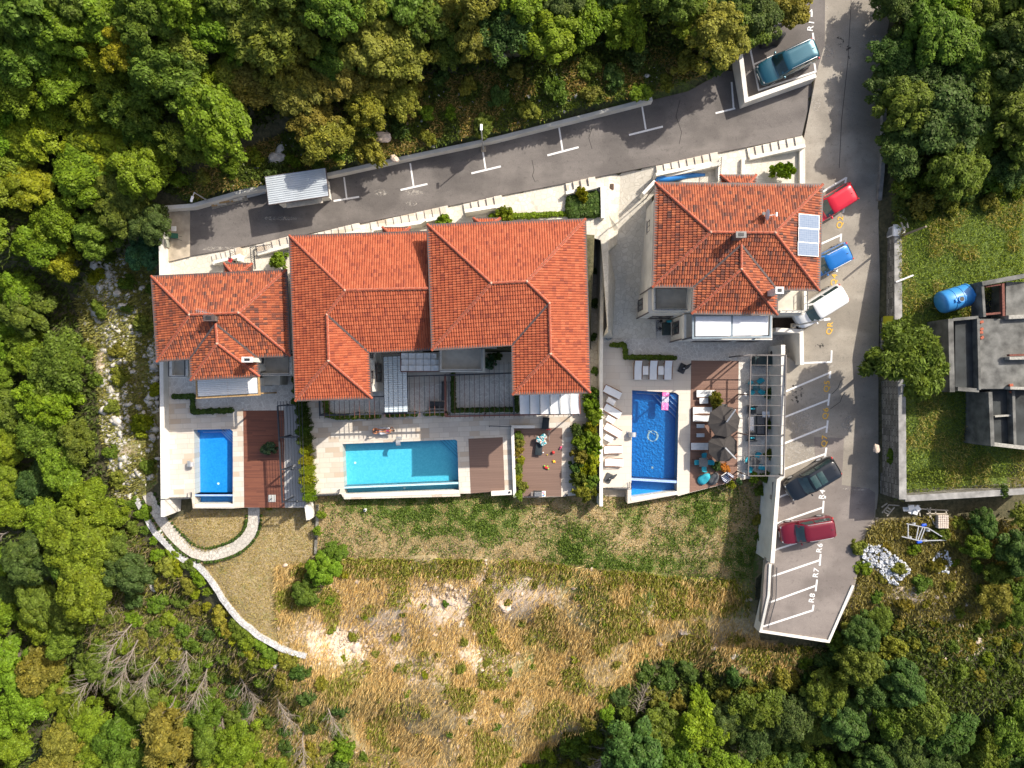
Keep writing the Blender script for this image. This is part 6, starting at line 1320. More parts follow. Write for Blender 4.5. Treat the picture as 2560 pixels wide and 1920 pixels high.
for k in range(3): a_ = R(120 * k); MB().tube([(p.x + .12 * math.cos(a_), p.y + .12 * math.sin(a_), .55), (p.x + .28 * math.cos(a_), p.y + .28 * math.sin(a_), .02)], .015, 6).build('leg', M_GALV, t)
# middle court sofas and balcony pieces
p = P(1092, 1012, .4); t = empty('corner_sofa', (p.x, p.y, 0.02), 'dark L-shaped sofa under the thin bars of the middle court', 'sofa'); MB().rbox((p.x, p.y, .3), (1.3, .58, .36), .04).build('seat', M_GFAB, t); q_ = P(1110, 977, .4); MB().rbox((q_.x, q_.y, .3), (.42, 1.7, .36), .04).build('side_seat', M_GFAB, t)
MB().rbox((p.x, p.y - .34, .45), (1.45, .12, .6), .04).build('backrest', mat('grey_sofa_frame', (0.18, 0.17, 0.16), .8), t)
# couple on the lounger beside the turquoise pool
p = P(956, 1077.5, .4); t = empty('daybed', (p.x, p.y, 0.0), 'white padded daybed carrying the sunbathing couple beside the turquoise pool', 'daybed')
MB().rbox((p.x - .02, p.y + .05, .28), (1.30, .62, .10), .04, rz=R(-3)).build('mattress', mat('pale_grey_towelling', (0.55, 0.56, 0.60), .95, var=.08, bump=.3), t)
MB().rbox((p.x + .15, p.y + .08, .42), (.34, .58, .22), .08, rz=R(-8), tilt=('Y', .25)).build('cushion', mat('pale_grey_towelling', (0.55, 0.56, 0.60)), t); MB().rbox((p.x + .5, p.y + .05, .42), (.32, .54, .2), .08, rz=R(6)).build('cushion', mat('pale_grey_towelling', (0.55, 0.56, 0.60)), t)
for sx in (-.55, .55):
    for sy in (-.25, .28): MB().box((p.x + sx, p.y + sy, .12), (.05, .05, .24)).build('leg', M_TEAK, t)
def body_mesh(name, joints, bones, m, parent=None, loc=(0, 0, 0), rz=0.0, sub=2):
    me = bpy.data.meshes.new(name); c_, s_ = math.cos(rz), math.sin(rz); names = list(joints)
    me.from_pydata([(joints[k][0] * c_ - joints[k][1] * s_, joints[k][0] * s_ + joints[k][1] * c_, joints[k][2]) for k in names], [(names.index(a), names.index(b)) for a, b in bones], [])
    o = bpy.data.objects.new(name, me); COL.objects.link(o); sk = o.modifiers.new('s', 'SKIN'); sk.use_smooth_shade = True; lay = me.skin_vertices[0].data
    for i, k in enumerate(names): lay[i].radius = (joints[k][3], joints[k][3] if len(joints[k]) < 5 else joints[k][4]); lay[i].use_root = (i == 0)
    o.modifiers.new('u', 'SUBSURF').levels = sub; dg = bpy.context.evaluated_depsgraph_get(); dg.update(); m2 = bpy.data.meshes.new_from_object(o.evaluated_get(dg)); bpy.data.objects.remove(o)
    m2.materials.clear(); m2.materials.append(m); m2.polygons.foreach_set('use_smooth', [True] * len(m2.polygons)); o = link(name, m2, parent, loc)
    if parent is not None: o.location = Vector(loc) - ORG[parent]
    return o
M_SKIN = mat('tanned_skin', (0.46, 0.20, 0.10), .55, var=.08); M_HAIR = mat('black_hair', (0.012, 0.01, 0.01), .6); M_HAIR2 = mat('dark_brown_hair', (0.04, 0.02, 0.012), .6)
def person(label, px, py, z, pose, rz, cloth, hair, hscale=1.0):
    p = P(px, py, z + .4); J = {'pelvis': (0, 0, .12, .13, .11)}
    if pose == 'sit':    # sitting hunched, legs stretched on the bed towards +x
        J.update(waist=(-.05, 0, .28, .12, .10), chest=(.0, 0, .48, .15, .12), neck=(.10, 0, .62, .055), head=(.16, 0, .70, .085), crown=(.20, 0, .80, .08),
                 shl=(.0, .17, .54, .055), ell=(.20, .26, .36, .042), wrl=(.40, .14, .28, .03), hl=(.47, .11, .27, .035), shr=(.0, -.17, .54, .055), elr=(.20, -.26, .36, .042), wrr=(.40, -.14, .28, .03), hr=(.47, -.11, .27, .035),
                 hpl=(.05, .10, .12, .09), knl=(.42, .16, .26, .062), anl=(.78, .12, .10, .04), fl=(.84, .12, .18, .035), hpr=(.05, -.10, .12, .09), knr=(.42, -.15, .22, .062), anr=(.80, -.10, .10, .04), fr=(.86, -.10, .18, .035))
    else:                # lying on the back propped up, head towards -x
        J.update(waist=(-.2, 0, .16, .11, .09), chest=(-.42, 0, .26, .13, .10), neck=(-.58, 0, .33, .05), head=(-.68, 0, .38, .08), crown=(-.78, 0, .43, .078),
                 shl=(-.47, .16, .27, .05), ell=(-.28, .28, .16, .038), wrl=(-.06, .22, .2, .027), hl=(.01, .19, .22, .032), shr=(-.47, -.16, .27, .05), elr=(-.62, -.34, .24, .038), wrr=(-.74, -.2, .36, .027), hr=(-.78, -.15, .40, .032),
                 hpl=(.08, .09, .12, .085), knl=(.45, .10, .24, .056), anl=(.78, .08, .1, .036), fl=(.84, .08, .18, .03), hpr=(.08, -.09, .12, .085), knr=(.46, -.09, .16, .056), anr=(.84, -.08, .08, .036), fr=(.90, -.08, .16, .03))
    Bn = [('pelvis','waist'),('waist','chest'),('chest','neck'),('neck','head'),('head','crown'),('chest','shl'),('shl','ell'),('ell','wrl'),('wrl','hl'),('chest','shr'),('shr','elr'),('elr','wrr'),('wrr','hr'),('pelvis','hpl'),('hpl','knl'),('knl','anl'),('anl','fl'),('pelvis','hpr'),('hpr','knr'),('knr','anr'),('anr','fr')]
    rr = R(rz); fing = []
    for sd in 'lr':
        w, h = Vector(J['wr' + sd][:3]), Vector(J['h' + sd][:3]); d = (h - w).normalized(); s_ = Vector((0, 0, 1)).cross(d).normalized()
        for k in range(5):
            nm = 'f%s%d' % (sd, k)
            off = (k - 1.5) * .017 if k < 4 else -.045; ln = [.075, .085, .08, .06, .05][k]; b0 = h + s_ * off * .9
            J[nm] = (*(b0 + d * ln * .55), .009); J[nm + 't'] = (*(b0 + d * ln + Vector((0, 0, -.02))), .007); fing += [('h' + sd, nm), (nm, nm + 't')]
    o = body_mesh('person', J, Bn + fing, M_SKIN, None, (p.x, p.y, z), rr, 1); tag(o, label, 'person')
    T = Matrix.Rotation(rr, 3, 'Z'); loc = Vector((p.x, p.y, z)); hd = Vector(J['head'][:3]); cr = Vector(J['crown'][:3]); ax = (cr - hd).normalized()
    def ball(nm, c, r, m, sc=(1, 1, 1)):
        q = T @ Vector(c) + loc; mb = MB(); mb.sphere(tuple(q), r, nu=14, nv=10, sc=sc); x = mb.build(nm, m, o); return x
    ball('hair', cr + ax * .0 + Vector((-.02 if pose == 'sit' else -.015, 0, .02)), .10, hair)
    face = ax.cross(Vector((0, 1, 0))); face = face if face.z < 0 and pose == 'sit' else -face
    f0 = (hd + cr) / 2 + (Vector((.09, 0, -.02)) if pose == 'sit' else Vector((.03, 0, .085)))
    ball('nose', f0, .016, M_SKIN); ball('eye', f0 + Vector((0, .03, .018 if pose == 'sit' else 0)), .010, M_BLACK); ball('eye', f0 + Vector((0, -.03, .018 if pose == 'sit' else 0)), .010, M_BLACK); ball('mouth', f0 + Vector((.005, 0, -.035 if pose == 'sit' else -.01)), .014, M_RED, (1, 1.5, .6))
    for s in (1, -1): ball('ear', (hd + cr) / 2 + Vector((0, s * .082, 0)), .022, M_SKIN, (1, .4, 1.2))
    sh = {k: J[k] for k in ('pelvis', 'hpl', 'hpr', 'waist')}; sh['pelvis'] = (*J['pelvis'][:3], .15, .13); sh['hpl'] = (*J['hpl'][:3], .11); sh['hpr'] = (*J['hpr'][:3], .11); sh['waist'] = (*Vector(J['pelvis'][:3]).lerp(Vector(J['waist'][:3]), .4), .13)
    for s in 'lr': sh['m' + s] = (*Vector(J['hp' + s][:3]).lerp(Vector(J['kn' + s][:3]), .45), .088)
    body_mesh('shorts' if pose == 'sit' else 'swimsuit', sh, [('pelvis','waist'),('pelvis','hpl'),('pelvis','hpr'),('hpl','ml'),('hpr','mr')] if pose == 'sit' else [('pelvis','waist'),('pelvis','hpl'),('pelvis','hpr')], cloth, o, (p.x, p.y, z), rr, 1) if pose == 'sit' else None
    if pose != 'sit':
        tt = {'chest': (*J['chest'][:3], .145, .115), 'waist': (*J['waist'][:3], .12, .10), 'pelvis': (*J['pelvis'][:3], .145, .12)}; body_mesh('swimsuit', tt, [('chest','waist'),('waist','pelvis')], cloth, o, (p.x, p.y, z), rr, 1)
    return o
person('bare-backed person in navy shorts sitting hunched on the daybed', 933.5, 1077, .32, 'sit', -4, mat('navy_shorts', (0.015, 0.03, 0.09), .9), M_HAIR)
o = person('person in a pink top lying back at the east end of the daybed', 962, 1077, .42, 'lie', 180, mat('pink_top', (0.70, 0.12, 0.22), .9), M_HAIR2)
p = P(957, 1078, .5); mb = MB(); mb.loft([[(p.x - .32 + .13 * i, p.y - .27 + .14 * j, .52 + .06 * math.sin(1.3 * i) + .05 * math.sin(1.1 * j + i) + .04 * (j in (1, 2, 3))) for j in range(5)] for i in range(7)], closed=False); tag(mb.build('beach_towel', mat('pale_grey_towelling', (0.55, 0.56, 0.60))), 'pale grey towel spread over the legs on the daybed', 'towel')
# toys and other things on the small deck
def single(name, label, cat, mb, m): return tag(mb.build(name, m), label, cat)
for q_, z_, tl, lb in (((1364, 1058), .32, .12, 'upper black lounger standing half on the paving, by the red broom'), ((1347, 1124), .32, -.02, 'lower black lounger on the toy deck, below the flowery towels')):
    p = P(*q_, .35); t = empty('black_lounger', (p.x, p.y, .03), lb, 'sun lounger', 'black loungers on the toy deck'); MB().rbox((p.x, p.y, .34), (.56, 1.05 if q_[1] < 1100 else 1.0, .05), .02, rz=R(-7)).build('bed', mat('black_mesh_fabric', (0.012, 0.02, 0.026), .7, var=.2), t)
    for s in (1, -1): MB().rbox((p.x + s * .28, p.y - s * .03, .33), (.04, 1.08 if q_[1] < 1100 else 1.02, .05), .015, rz=R(-7)).build('side_rail', M_STEEL, t)
    for sx in (-.25, .25):
        for sy in (-.42, .42): MB().box((p.x + sx, p.y + sy, .16), (.04, .04, .28)).build('leg', M_STEEL, t)
nt = NT('flowery_cloth', .9); v_ = nt.wpos(); vo = nt.n('ShaderNodeTexVoronoi'); nt.t.links.new(v_, vo.inputs[0]); vo.inputs['Scale'].default_value = 11; sc_ = nt.n('ShaderNodeSeparateColor'); nt.t.links.new(vo.outputs['Color'], sc_.inputs[0])
nt.base(nt.ramp(sc_.outputs[0], [(0, (0.02, 0.20, 0.24)), (.35, (0.04, 0.34, 0.40)), (.5, (0.62, 0.66, 0.62)), (.68, (0.02, 0.16, 0.20)), (.8, (0.70, 0.22, 0.12)), (.86, (0.50, 0.62, 0.64)), (1, (0.03, 0.28, 0.33))], 'CONSTANT'))
mb = MB(); q_ = P(1355, 1098, .7)
for (dx, dy, s_, z_) in ((-.22, -.03, .62, .52), (.12, .2, .55, .62), (.1, -.32, .58, .56)): mb.rbox((q_.x + dx, q_.y + dy, z_), (s_, s_ * .9, .32), .13, rz=dx * 2 + .3)
single('flowery_towels', 'heap of teal flowery towels over the black loungers', 'towels', mb, nt.m)
a = P(1372, 1075, .6); b = P(1374, 1103, .1); t = empty('broom', (b.x, b.y, .03), 'broom with red head leaning on the toy deck', 'broom'); MB().tube([a, b], .016, 8).build('handle', M_GALV, t); MB().rbox(a + Vector((0, .05, 0)), (.42, .1, .12), .03, rz=R(4)).build('head', M_RED, t)
def toy(name, label, px, py, r, m, cat='toy', z=.03): p = P(px, py, z + r); mb = MB(); mb.sphere((p.x, p.y, z + r), r, nu=14, nv=10); return single(name, label, cat, mb, m)
toy('ball', 'red ball on the toy deck', 1383, 1131, .14, M_RED, 'ball'); toy('ball', 'small white ball beside the lower black lounger', 1357.5, 1131.5, .07, M_WPLAST, 'ball'); toy('ball', 'small yellow ball between the lounger and the red ball', 1368, 1137, .05, M_YEL, 'ball')
t = empty('toy_boat', tuple(P(1401.5, 1119.5, .03)), 'pink toy at the right edge of the toy deck', 'toy'); p = P(1401.5, 1119.5, .1); MB().rbox((p.x, p.y, .12), (.16, .3, .14), .05, rz=R(-30)).build('hull', M_PINK, t); MB().rbox((p.x + .02, p.y + .03, .22), (.1, .12, .12), .03, rz=R(-30)).build('cabin', M_RED, t)
t = empty('toy_plane', tuple(P(1385, 1153.5, .03)), 'orange elongated toy on the toy deck', 'toy'); p = P(1385, 1153.5, .1); MB().rbox((p.x, p.y, .08), (.34, .13, .1), .04, rz=R(-40)).build('fuselage', M_ORNG, t); MB().rbox((p.x, p.y, .12), (.12, .24, .03), .01, rz=R(-40)).build('wing', M_YEL, t)
p = P(1366, 1168.5, .1); t = empty('toy_car', (p.x, p.y, .03), 'green and red ride-on toy car in the middle of the toy deck', 'toy'); MB().rbox((p.x, p.y, .14), (.36, .2, .14), .05, rz=R(-25)).build('body', M_RED, t)
for dx, dy in ((-.17, .13), (.1, .1), (.17, -.12), (-.05, -.02)): MB().rbox((p.x + dx, p.y + dy, .12), (.14, .13, .16), .05).build('wheel', M_GRNP if dx != -.05 else M_BLACK, t)
p = P(1346, 1234, .5); t = empty('barbecue', (p.x, p.y, .03), 'gas barbecue with slatted grill at the lawn edge of the toy deck', 'barbecue'); MB().rbox((p.x - .05, p.y, .45), (.72, .42, .8), .03).build('cabinet', M_GFAB, t)
mb = MB()
for k in range(4): mb.box((p.x - .02, p.y - .14 + .095 * k, .88), (.6, .04, .03))
for s in (-.32, .28): mb.box((p.x + s, p.y, .87), (.03, .4, .03))
mb.build('grill', M_GALV, t); MB().rbox((p.x - .55, p.y, .72), (.26, .4, .04), .01).build('side_shelf', mat('brown_grey_shelf', (0.2, 0.17, 0.15), .6), t); MB().rbox((p.x + .46, p.y + .02, .74), (.32, .5, .05), .01).build('side_shelf', M_WPLAST, t)
for k, (m_, dx, dy) in enumerate(((M_PINK, -.04, .12), (M_ORNG, .05, 0), (M_BLUEP, -.03, -.12))): MB().rbox((p.x + .46 + dx, p.y + dy, .78), (.14, .1, .04), .02).build('sauce_tray', m_, t)
for q_, lb in (((1274, 1229.5), 'square black floor light at the end of the short white block'), ((1417, 1238), 'square black floor light by the hedge end of the middle terrace')):
    p = P(*q_, .1); single('floor_light', lb, 'light', MB().rbox((p.x, p.y, .1 + (.25 if q_[0] < 1300 else 0)), (.16, .16, .12), .02), M_BLACK)
# lane yard: crates, boat-shaped planks, buckets, blue pool cover, red letterbox
a = P(527, 514, 3.2); b = P(617, 491, 3.4); d = (b - a).normalized(); n_ = Vector((-d.y, d.x, 0)); t = empty('plank_stack', tuple((a + b) / 2 - Vector((0, 0, .2))), 'stack of timber offcuts on a pallet against the lane wall', 'timber'); MB().bar(a + Vector((0, 0, -.15)), b + Vector((0, 0, -.15)), .55, .12).build('pallet', mat('grey_timber', (0.3, 0.27, 0.22), .9, var=.3), t)
for k in range(9):
    c = a.lerp(b, .12 + .09 * k) + n_ * (rnd.random() - .5) * .3; MB().box(c + Vector((0, 0, .02 + .05 * (k % 2))), (.55 + .4 * rnd.random(), .12 + .1 * rnd.random(), .08), math.atan2(d.y, d.x) + (rnd.random() - .5) * .2).build('offcut', [M_WOODP, M_STONEW, M_CREAM][k % 3], t)
p = P(645, 484, 3.4); single('metal_channel', 'pale metal channel lying along the wall next to the shed', 'metal profile', MB().bar(P(618, 492, 3.3), P(664, 480, 3.4), .22, .08), M_GALV)
p = P(414, 610, 3.0); t = empty('equipment_box', (p.x, p.y, 2.8), 'grey-green equipment cabinet against the west wall of the concrete yard', 'cabinet'); MB().rbox((p.x, p.y, 3.15), (.55, .65, .7), .03).build('lower_box', mat('grey_green_box', (0.33, 0.34, 0.27), .7), t); MB().rbox((p.x + .08, p.y + .55, 3.05), (.5, .35, .5), .03).build('upper_box', mat('grey_green_box', (0.33, 0.34, 0.27), .7), t)
p = P(433, 571, 3.0); single('paving_slab', 'square white slab lying on gravel in the concrete yard', 'slab', MB().rbox((p.x, p.y, 2.9), (.42, .42, .06), .02), M_WPLAST)
p = P(438, 588, 3.1); t = empty('wheelbarrow', (p.x, p.y, 2.85), 'green wheelbarrow with dark handles in the concrete yard', 'wheelbarrow'); MB().loft([[(p.x - .35, p.y - .25 + .4 * 0, 3.2), (p.x + .3, p.y - .3, 3.2), (p.x + .3, p.y + .12, 3.2), (p.x - .35, p.y + .2, 3.2)], [(p.x - .2, p.y - .12, 2.98), (p.x + .2, p.y - .18, 2.98), (p.x + .2, p.y + .02, 2.98), (p.x - .2, p.y + .08, 2.98)]], cap=True).build('tray', mat('dark_green_tray', (0.03, 0.12, 0.08), .6), t)
for s in (-.22, .1): MB().tube([(p.x - .3, p.y + s, 3.05), (p.x + .6, p.y + s - .25, 3.2)], .02, 6).build('handle', M_STEEL, t)
MB().tube([(p.x - .5, p.y - .05, 3.03), (p.x - .5, p.y + .03, 3.03)], .18, 14).build('wheel', M_BLACK, t)
p = P(464, 541, 2.85); single('manhole_cover', 'round concrete manhole cover in the concrete yard', 'manhole cover', MB().cyl((p.x, p.y, 2.83), .27, .03, 24), M_CONC)
p = P(580, 652, 3.6); t = empty('letterbox', (p.x, p.y, 3.0), 'red metal letterbox by the entrance steps of the smallest villa', 'letterbox'); MB().rbox((p.x, p.y, 3.9), (.24, .38, .3), .04, rz=R(-25)).build('box', M_RED, t); MB().box((p.x, p.y, 3.35), (.06, .06, .8)).build('post', M_STEEL, t)
t = empty('pool_cover', tuple(P(1700, 444, 4.4)), 'rolled bright blue pool cover in the court north of the east villa', 'pool cover'); mb = MB(); A, B = P(1640, 446, 4.7), P(1762, 437, 4.7)
mb.tube([A.lerp(B, k / 12) + Vector((0, -.10 * math.sin(k * .6) * (1 - k / 12), 0)) for k in range(13)], [.30, .33, .34, .34, .33, .32, .30, .26, .22, .19, .17, .15, .12], 12); mb.build('roll', M_BLUEP, t); MB().tube([A - (B - A) * .02, B + (B - A) * .04], .05, 8).build('axle', M_GALV, t)
p = P(1526, 470, 3.9); t = empty('planter_box', (p.x, p.y, 3.7), 'small rust-brown square planter at the head of the garden path', 'planter'); z_ = zcourt(p.x, p.y); MB().rbox((p.x, p.y, z_ + .2), (.46, .46, .4), .02).build('box', M_RUST, t); MB().rbox((p.x, p.y, z_ + .41), (.38, .38, .03), .01).build('soil', M_SOIL, t)
# stone plate with lamp base on the red-brown deck
p = P(680, 1246, .05); t = empty('parasol_plate', (p.x, p.y, .03), 'speckled square stone plate near the lawn corner of the red-brown deck', 'parasol base'); MB().rbox((p.x, p.y, .06), (.66, .64, .08), .02).build('plate', mat('speckled_granite_pale', (0.42, 0.42, 0.40), .7, var=.3, scale=30), t); MB().tube([(p.x, p.y, .1), (p.x, p.y, .42)], .035, 10).build('socket', M_BLACK, t)
# road side: tank, trailer frame, ladder, blocks, pipes
p = P(2391, 746, 6.0); zt = zter(p.x, p.y); t = empty('water_tank', (p.x, p.y, zt), 'sky-blue ribbed plastic tank lying in the grass by the grey shell building', 'tank'); ax = Vector((math.cos(R(17)), math.sin(R(17)), 0)); mb = MB(); pr = [(-1.28, .05), (-1.26, .55), (-1.15, .82), (-1.0, .9), (-.38, .9), (-.36, .93), (-.30, .93), (-.28, .9), (.28, .9), (.30, .93), (.36, .93), (.38, .9), (1.0, .9), (1.02, .94), (1.12, .94), (1.14, .88), (1.25, .5), (1.27, .05)]
c0 = Vector((p.x, p.y, zt + .9)); mb.tube([c0 + ax * a_ for a_, _ in pr], [r_ for _, r_ in pr], 28, cap=True); mb.build('body', M_TANKB, t)
sd_ = Vector((-ax.y, ax.x, 0)); h = MB(); q_ = c0 + ax * -.05 - sd_ * .12; h.tube([q_ + Vector((0, 0, .85)), q_ + Vector((0, 0, 1.0))], .25, 20); nk = h.build('neck', M_TANKB, t); MB().tube([q_ + Vector((0, 0, 1.0)), q_ + Vector((0, 0, 1.004))], .19, 20).build('opening', M_BLACK, nk)
for s in (-.5, 1.08): MB().rbox(c0 + ax * s + sd_ * (-.12) + Vector((0, 0, .93)), (.16, .26, .12), .03, rz=R(17)).build('lug', M_TANKB, t)
def frame_thing(name, label, cat, segs, z, m, w=.07, extra=None):
    ps = [(P(*a_, z), P(*b_, z)) for a_, b_ in segs]; c = ps[0][0]; t = empty(name, (c.x, c.y, zter(c.x, c.y)), label, cat); mb = MB()
    for a_, b_ in ps: mb.bar(a_, b_, w, w)
    mb.build('frame', m, t); return t
t = frame_thing('boat_trailer', 'bare steel trailer frame with blue wheels near the pipe rubble', 'trailer', [((2254,1341),(2300,1352)), ((2300,1352),(2365,1350)), ((2266,1309),(2320,1320)), ((2320,1320),(2366,1348)), ((2270,1310),(2270,1344)), ((2296,1316),(2290,1348)), ((2312,1320),(2300,1352)), ((2306,1318),(2294,1350))], 2.4, M_GALV, .08)
for q_, lb in (((2308, 1312), 0), ((2297, 1354), 0)): p = P(*q_, 2.3); MB().rbox((p.x, p.y, 2.35), (.46, .24, .25), .08, rz=R(15)).build('mudguard', mat('royal_blue_plastic', (0.01, 0.08, 0.55), .4), t)
for q_ in ((2282, 1308), (2272, 1342), (2318, 1325), (2310, 1350)): p = P(*q_, 2.2); MB().tube([(p.x, p.y - .08, 2.25), (p.x, p.y + .08, 2.25)], .2, 14).build('wheel', M_GALV, t)
frame_thing('ladder', 'old wooden ladder leaning below the corner of the stone wall', 'ladder', [((2205,1282),(2222,1262)), ((2217,1290),(2236,1268)), ((2208,1278),(2220,1286)), ((2212,1273),(2224,1281)), ((2217,1268),(2229,1275)), ((2204,1268),(2218,1258)), ((2222,1262),(2248,1264))], 2.3, mat('grey_timber', (0.3, 0.27, 0.22), .9), .09)
frame_thing('scaffold_frame', 'pale scaffold frame lying below the field wall', 'scaffold', [((2298,1272),(2370,1276)), ((2296,1266),(2300,1290)), ((2316,1284),(2368,1284)), ((2366,1274),(2364,1286)), ((2318,1270),(2336,1312)), ((2326,1268),(2324,1294)), ((2340,1272),(2338,1286)), ((2270,1262),(2300,1264))], 2.3, mat('pale_timber', (0.45, 0.40, 0.32), .9), .08)
p = P(2353, 1302, 2.4); t = empty('block_pallet', (p.x, p.y, zter(p.x, p.y)), 'pallet of pale stone blocks below the field wall', 'stone blocks'); z_ = zter(p.x, p.y)
for k in range(30): MB().rbox((p.x - .36 + .18 * (k % 5), p.y - .5 + .19 * (k // 5), z_ + .4 + .03 * rnd.random()), (.17, .18, .5), .03, rz=(rnd.random() - .5) * .2).build('block', mat('pale_stone_block', (0.50, 0.43, 0.37), .9, var=.2, bump=.3), t)
p = P(2290, 1270, 2.2)
for k, (x, y) in enumerate(((2262, 1272), (2274, 1276), (2286, 1268), (2270, 1266), (2282, 1277))):
    p = P(x, y, 2.3); z_ = zter(p.x, p.y); single('broken_slab', 'one of the broken white slabs heaped at the corner of the stone wall', 'slab', MB().box((p.x, p.y, z_ + .15 + .05 * k), (.5, .36, .05), k * 1.1, tilt=('X', .15 * (k - 2))), M_WPLAST)['group'] = 'broken white slabs at the wall corner'
t = frame_thing('timber_trestle', 'white timber trestle pieces in the weeds behind the meter cabinet', 'timber', [((2248,530),(2260,548)), ((2246,532),(2254,550)), ((2258,532),(2250,550)), ((2262,540),(2270,570)), ((2252,556),(2262,578))], 5.2, mat('pale_timber', (0.45, 0.40, 0.32), .9), .12)
p0, p1_ = P(2240, 705, 5.1), P(2283, 688, 5.3); single('white_post', 'white post lying across the coping of the stone wall', 'post', MB().bar(p0, p1_, .12, .1), M_WPLAST)
# grey shell building, upper right edge
t = empty('unfinished_building', tuple(P(2470, 880, 5)), 'unfinished grey concrete shell building at the right edge', 'building')
def rb(name, x0, y0, x1, y1, zt_, zb_, m, x2=None): a_, b_ = P(x0, y0, zt_), P(x1, y1, zt_); mb = MB(); mb.box(((a_.x + b_.x) / 2, (a_.y + b_.y) / 2, (zt_ + zb_) / 2), (abs(a_.x - b_.x), abs(a_.y - b_.y), zt_ - zb_)); return mb.build(name, m, t)
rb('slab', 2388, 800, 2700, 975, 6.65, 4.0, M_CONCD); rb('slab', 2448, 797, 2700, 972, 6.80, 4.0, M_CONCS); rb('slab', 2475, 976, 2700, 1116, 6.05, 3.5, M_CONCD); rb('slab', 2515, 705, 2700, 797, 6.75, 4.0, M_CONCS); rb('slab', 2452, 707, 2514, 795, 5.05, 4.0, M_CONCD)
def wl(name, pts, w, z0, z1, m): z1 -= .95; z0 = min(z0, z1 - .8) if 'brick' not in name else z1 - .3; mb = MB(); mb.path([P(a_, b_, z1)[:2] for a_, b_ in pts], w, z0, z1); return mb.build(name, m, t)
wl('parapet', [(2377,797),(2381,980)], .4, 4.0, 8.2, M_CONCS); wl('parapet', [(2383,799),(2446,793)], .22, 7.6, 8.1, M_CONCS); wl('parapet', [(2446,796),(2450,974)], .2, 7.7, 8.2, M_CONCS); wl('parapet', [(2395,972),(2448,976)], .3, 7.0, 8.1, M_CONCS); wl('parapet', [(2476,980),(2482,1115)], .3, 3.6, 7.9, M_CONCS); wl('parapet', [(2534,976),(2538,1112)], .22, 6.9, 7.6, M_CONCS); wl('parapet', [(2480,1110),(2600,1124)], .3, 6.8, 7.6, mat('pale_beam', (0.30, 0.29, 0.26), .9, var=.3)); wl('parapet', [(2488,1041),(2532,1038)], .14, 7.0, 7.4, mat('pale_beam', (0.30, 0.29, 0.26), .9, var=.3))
wl('parapet', [(2456,709),(2600,682)], .34, 6.0, 8.4, M_CONCS); wl('parapet', [(2457,715),(2462,792)], .2, 6.0, 8.3, M_CONCS); wl('brick_course', [(2464,716),(2504,710)], .16, 6.0, 8.15, M_BRICKD); wl('brick_course', [(2464,786),(2504,782)], .16, 6.0, 8.1, M_BRICKD); wl('brick_course', [(2508,708),(2510,790)], .2, 6.0, 8.2, M_BRICKD); wl('parapet', [(2522,793),(2600,789)], .3, 7.6, 8.2, mat('pale_beam', (0.30, 0.29, 0.26), .9, var=.3))
wl('parapet', [(2524,896),(2600,894)], .22, 7.7, 8.3, mat('pale_beam', (0.30, 0.29, 0.26), .9, var=.3)); wl('brick_course', [(2524,888),(2600,886)], .16, 7.7, 8.35, M_BRICKD); wl('parapet', [(2526,970),(2600,972)], .22, 7.7, 8.3, mat('pale_beam', (0.30, 0.29, 0.26), .9, var=.3))
for k, (x, y, a_) in enumerate(((2455,805,.3), (2455,823,.5), (2454,831,0), (2456,844,.7), (2528,963,.2), (2542,979,.4))):
    p = P(x, y, 7.0); single('loose_brick', ['red brick nearest the tank end of the grey slab', 'red brick leaning on its pair on the grey slab', 'red brick lying flat in the pair on the grey slab', 'red brick alone, below the pair, on the grey slab', 'red brick at the corner of the pale beam', 'red brick below the pale beam corner'][k], 'brick', MB().rbox((p.x, p.y, 6.9 if k < 4 else 6.95 - (.5 if k == 5 else 0)), (.28, .2, .2), .02, rz=a_), M_BRICK)['group'] = 'loose red bricks on the shell building'
# ---------------------------------------------------------------- crowns, shrubs, trees
def crown_blobs(Rr, Hh, nb, seed, br=(.13, .25), z0=0.0, flat=.85):
    rs = np.random.RandomState(seed); out = []; lob = [(rs.uniform(.55, 1.15)) for _ in range(9)]
    sub = [(Rr * .55 * math.sqrt(rs.rand()), rs.rand() * 6.283, rs.uniform(.35, .6) * Rr, rs.uniform(.75, 1.1)) for _ in range(7)]   # a crown is several leaning masses
    for i in range(nb):
        if rs.rand() < .75: r0, a0, rr, hh = sub[rs.randint(7)]
        else: r0, a0, rr, hh = 0, 0, Rr * .95, .7
        r = rr * math.sqrt(rs.rand()); a = rs.rand() * 6.283; x = r0 * math.cos(a0) + r * math.cos(a); y = r0 * math.sin(a0) + r * math.sin(a); k = rs.uniform(*br) * Rr
        z = z0 + Hh * hh * math.sqrt(max(0.03, 1 - (r / (rr * 1.02)) ** 2)) * rs.uniform(.7, 1.0); out.append((x, y, z, k, k, k * flat))
    return out
def tree_proto(seed, Rr=2.5, Hh=1.9, nb=30, n=8500, leaf=.19, trunk=3.2, **kw):
    t = empty('tree', (0, 0, 0), 'x x x x', 'tree'); bl = crown_blobs(Rr, Hh, nb, seed, z0=trunk - .6)
    o = link('crown', leaf_mesh('crown', bl, n, leaf, seed, **kw), t)
    MB().tube([(0, 0, -1.0), (.08, .05, trunk * .5), (0.02, 0, trunk), (.05, 0, trunk + Hh * .4)], [.2, .15, .12, .06], 8).build('trunk', M_BARK, t)
    rs = np.random.RandomState(seed)
    for k in rs.choice(len(bl), min(7, len(bl)), False):
        b = bl[k]; MB().tube([(0.03, 0, trunk * .75), (b[0] * .5, b[1] * .5, (trunk + b[2]) / 2), (b[0], b[1], b[2])], [.08, .055, .025], 6).build('limb', M_BARK, t)
    return t
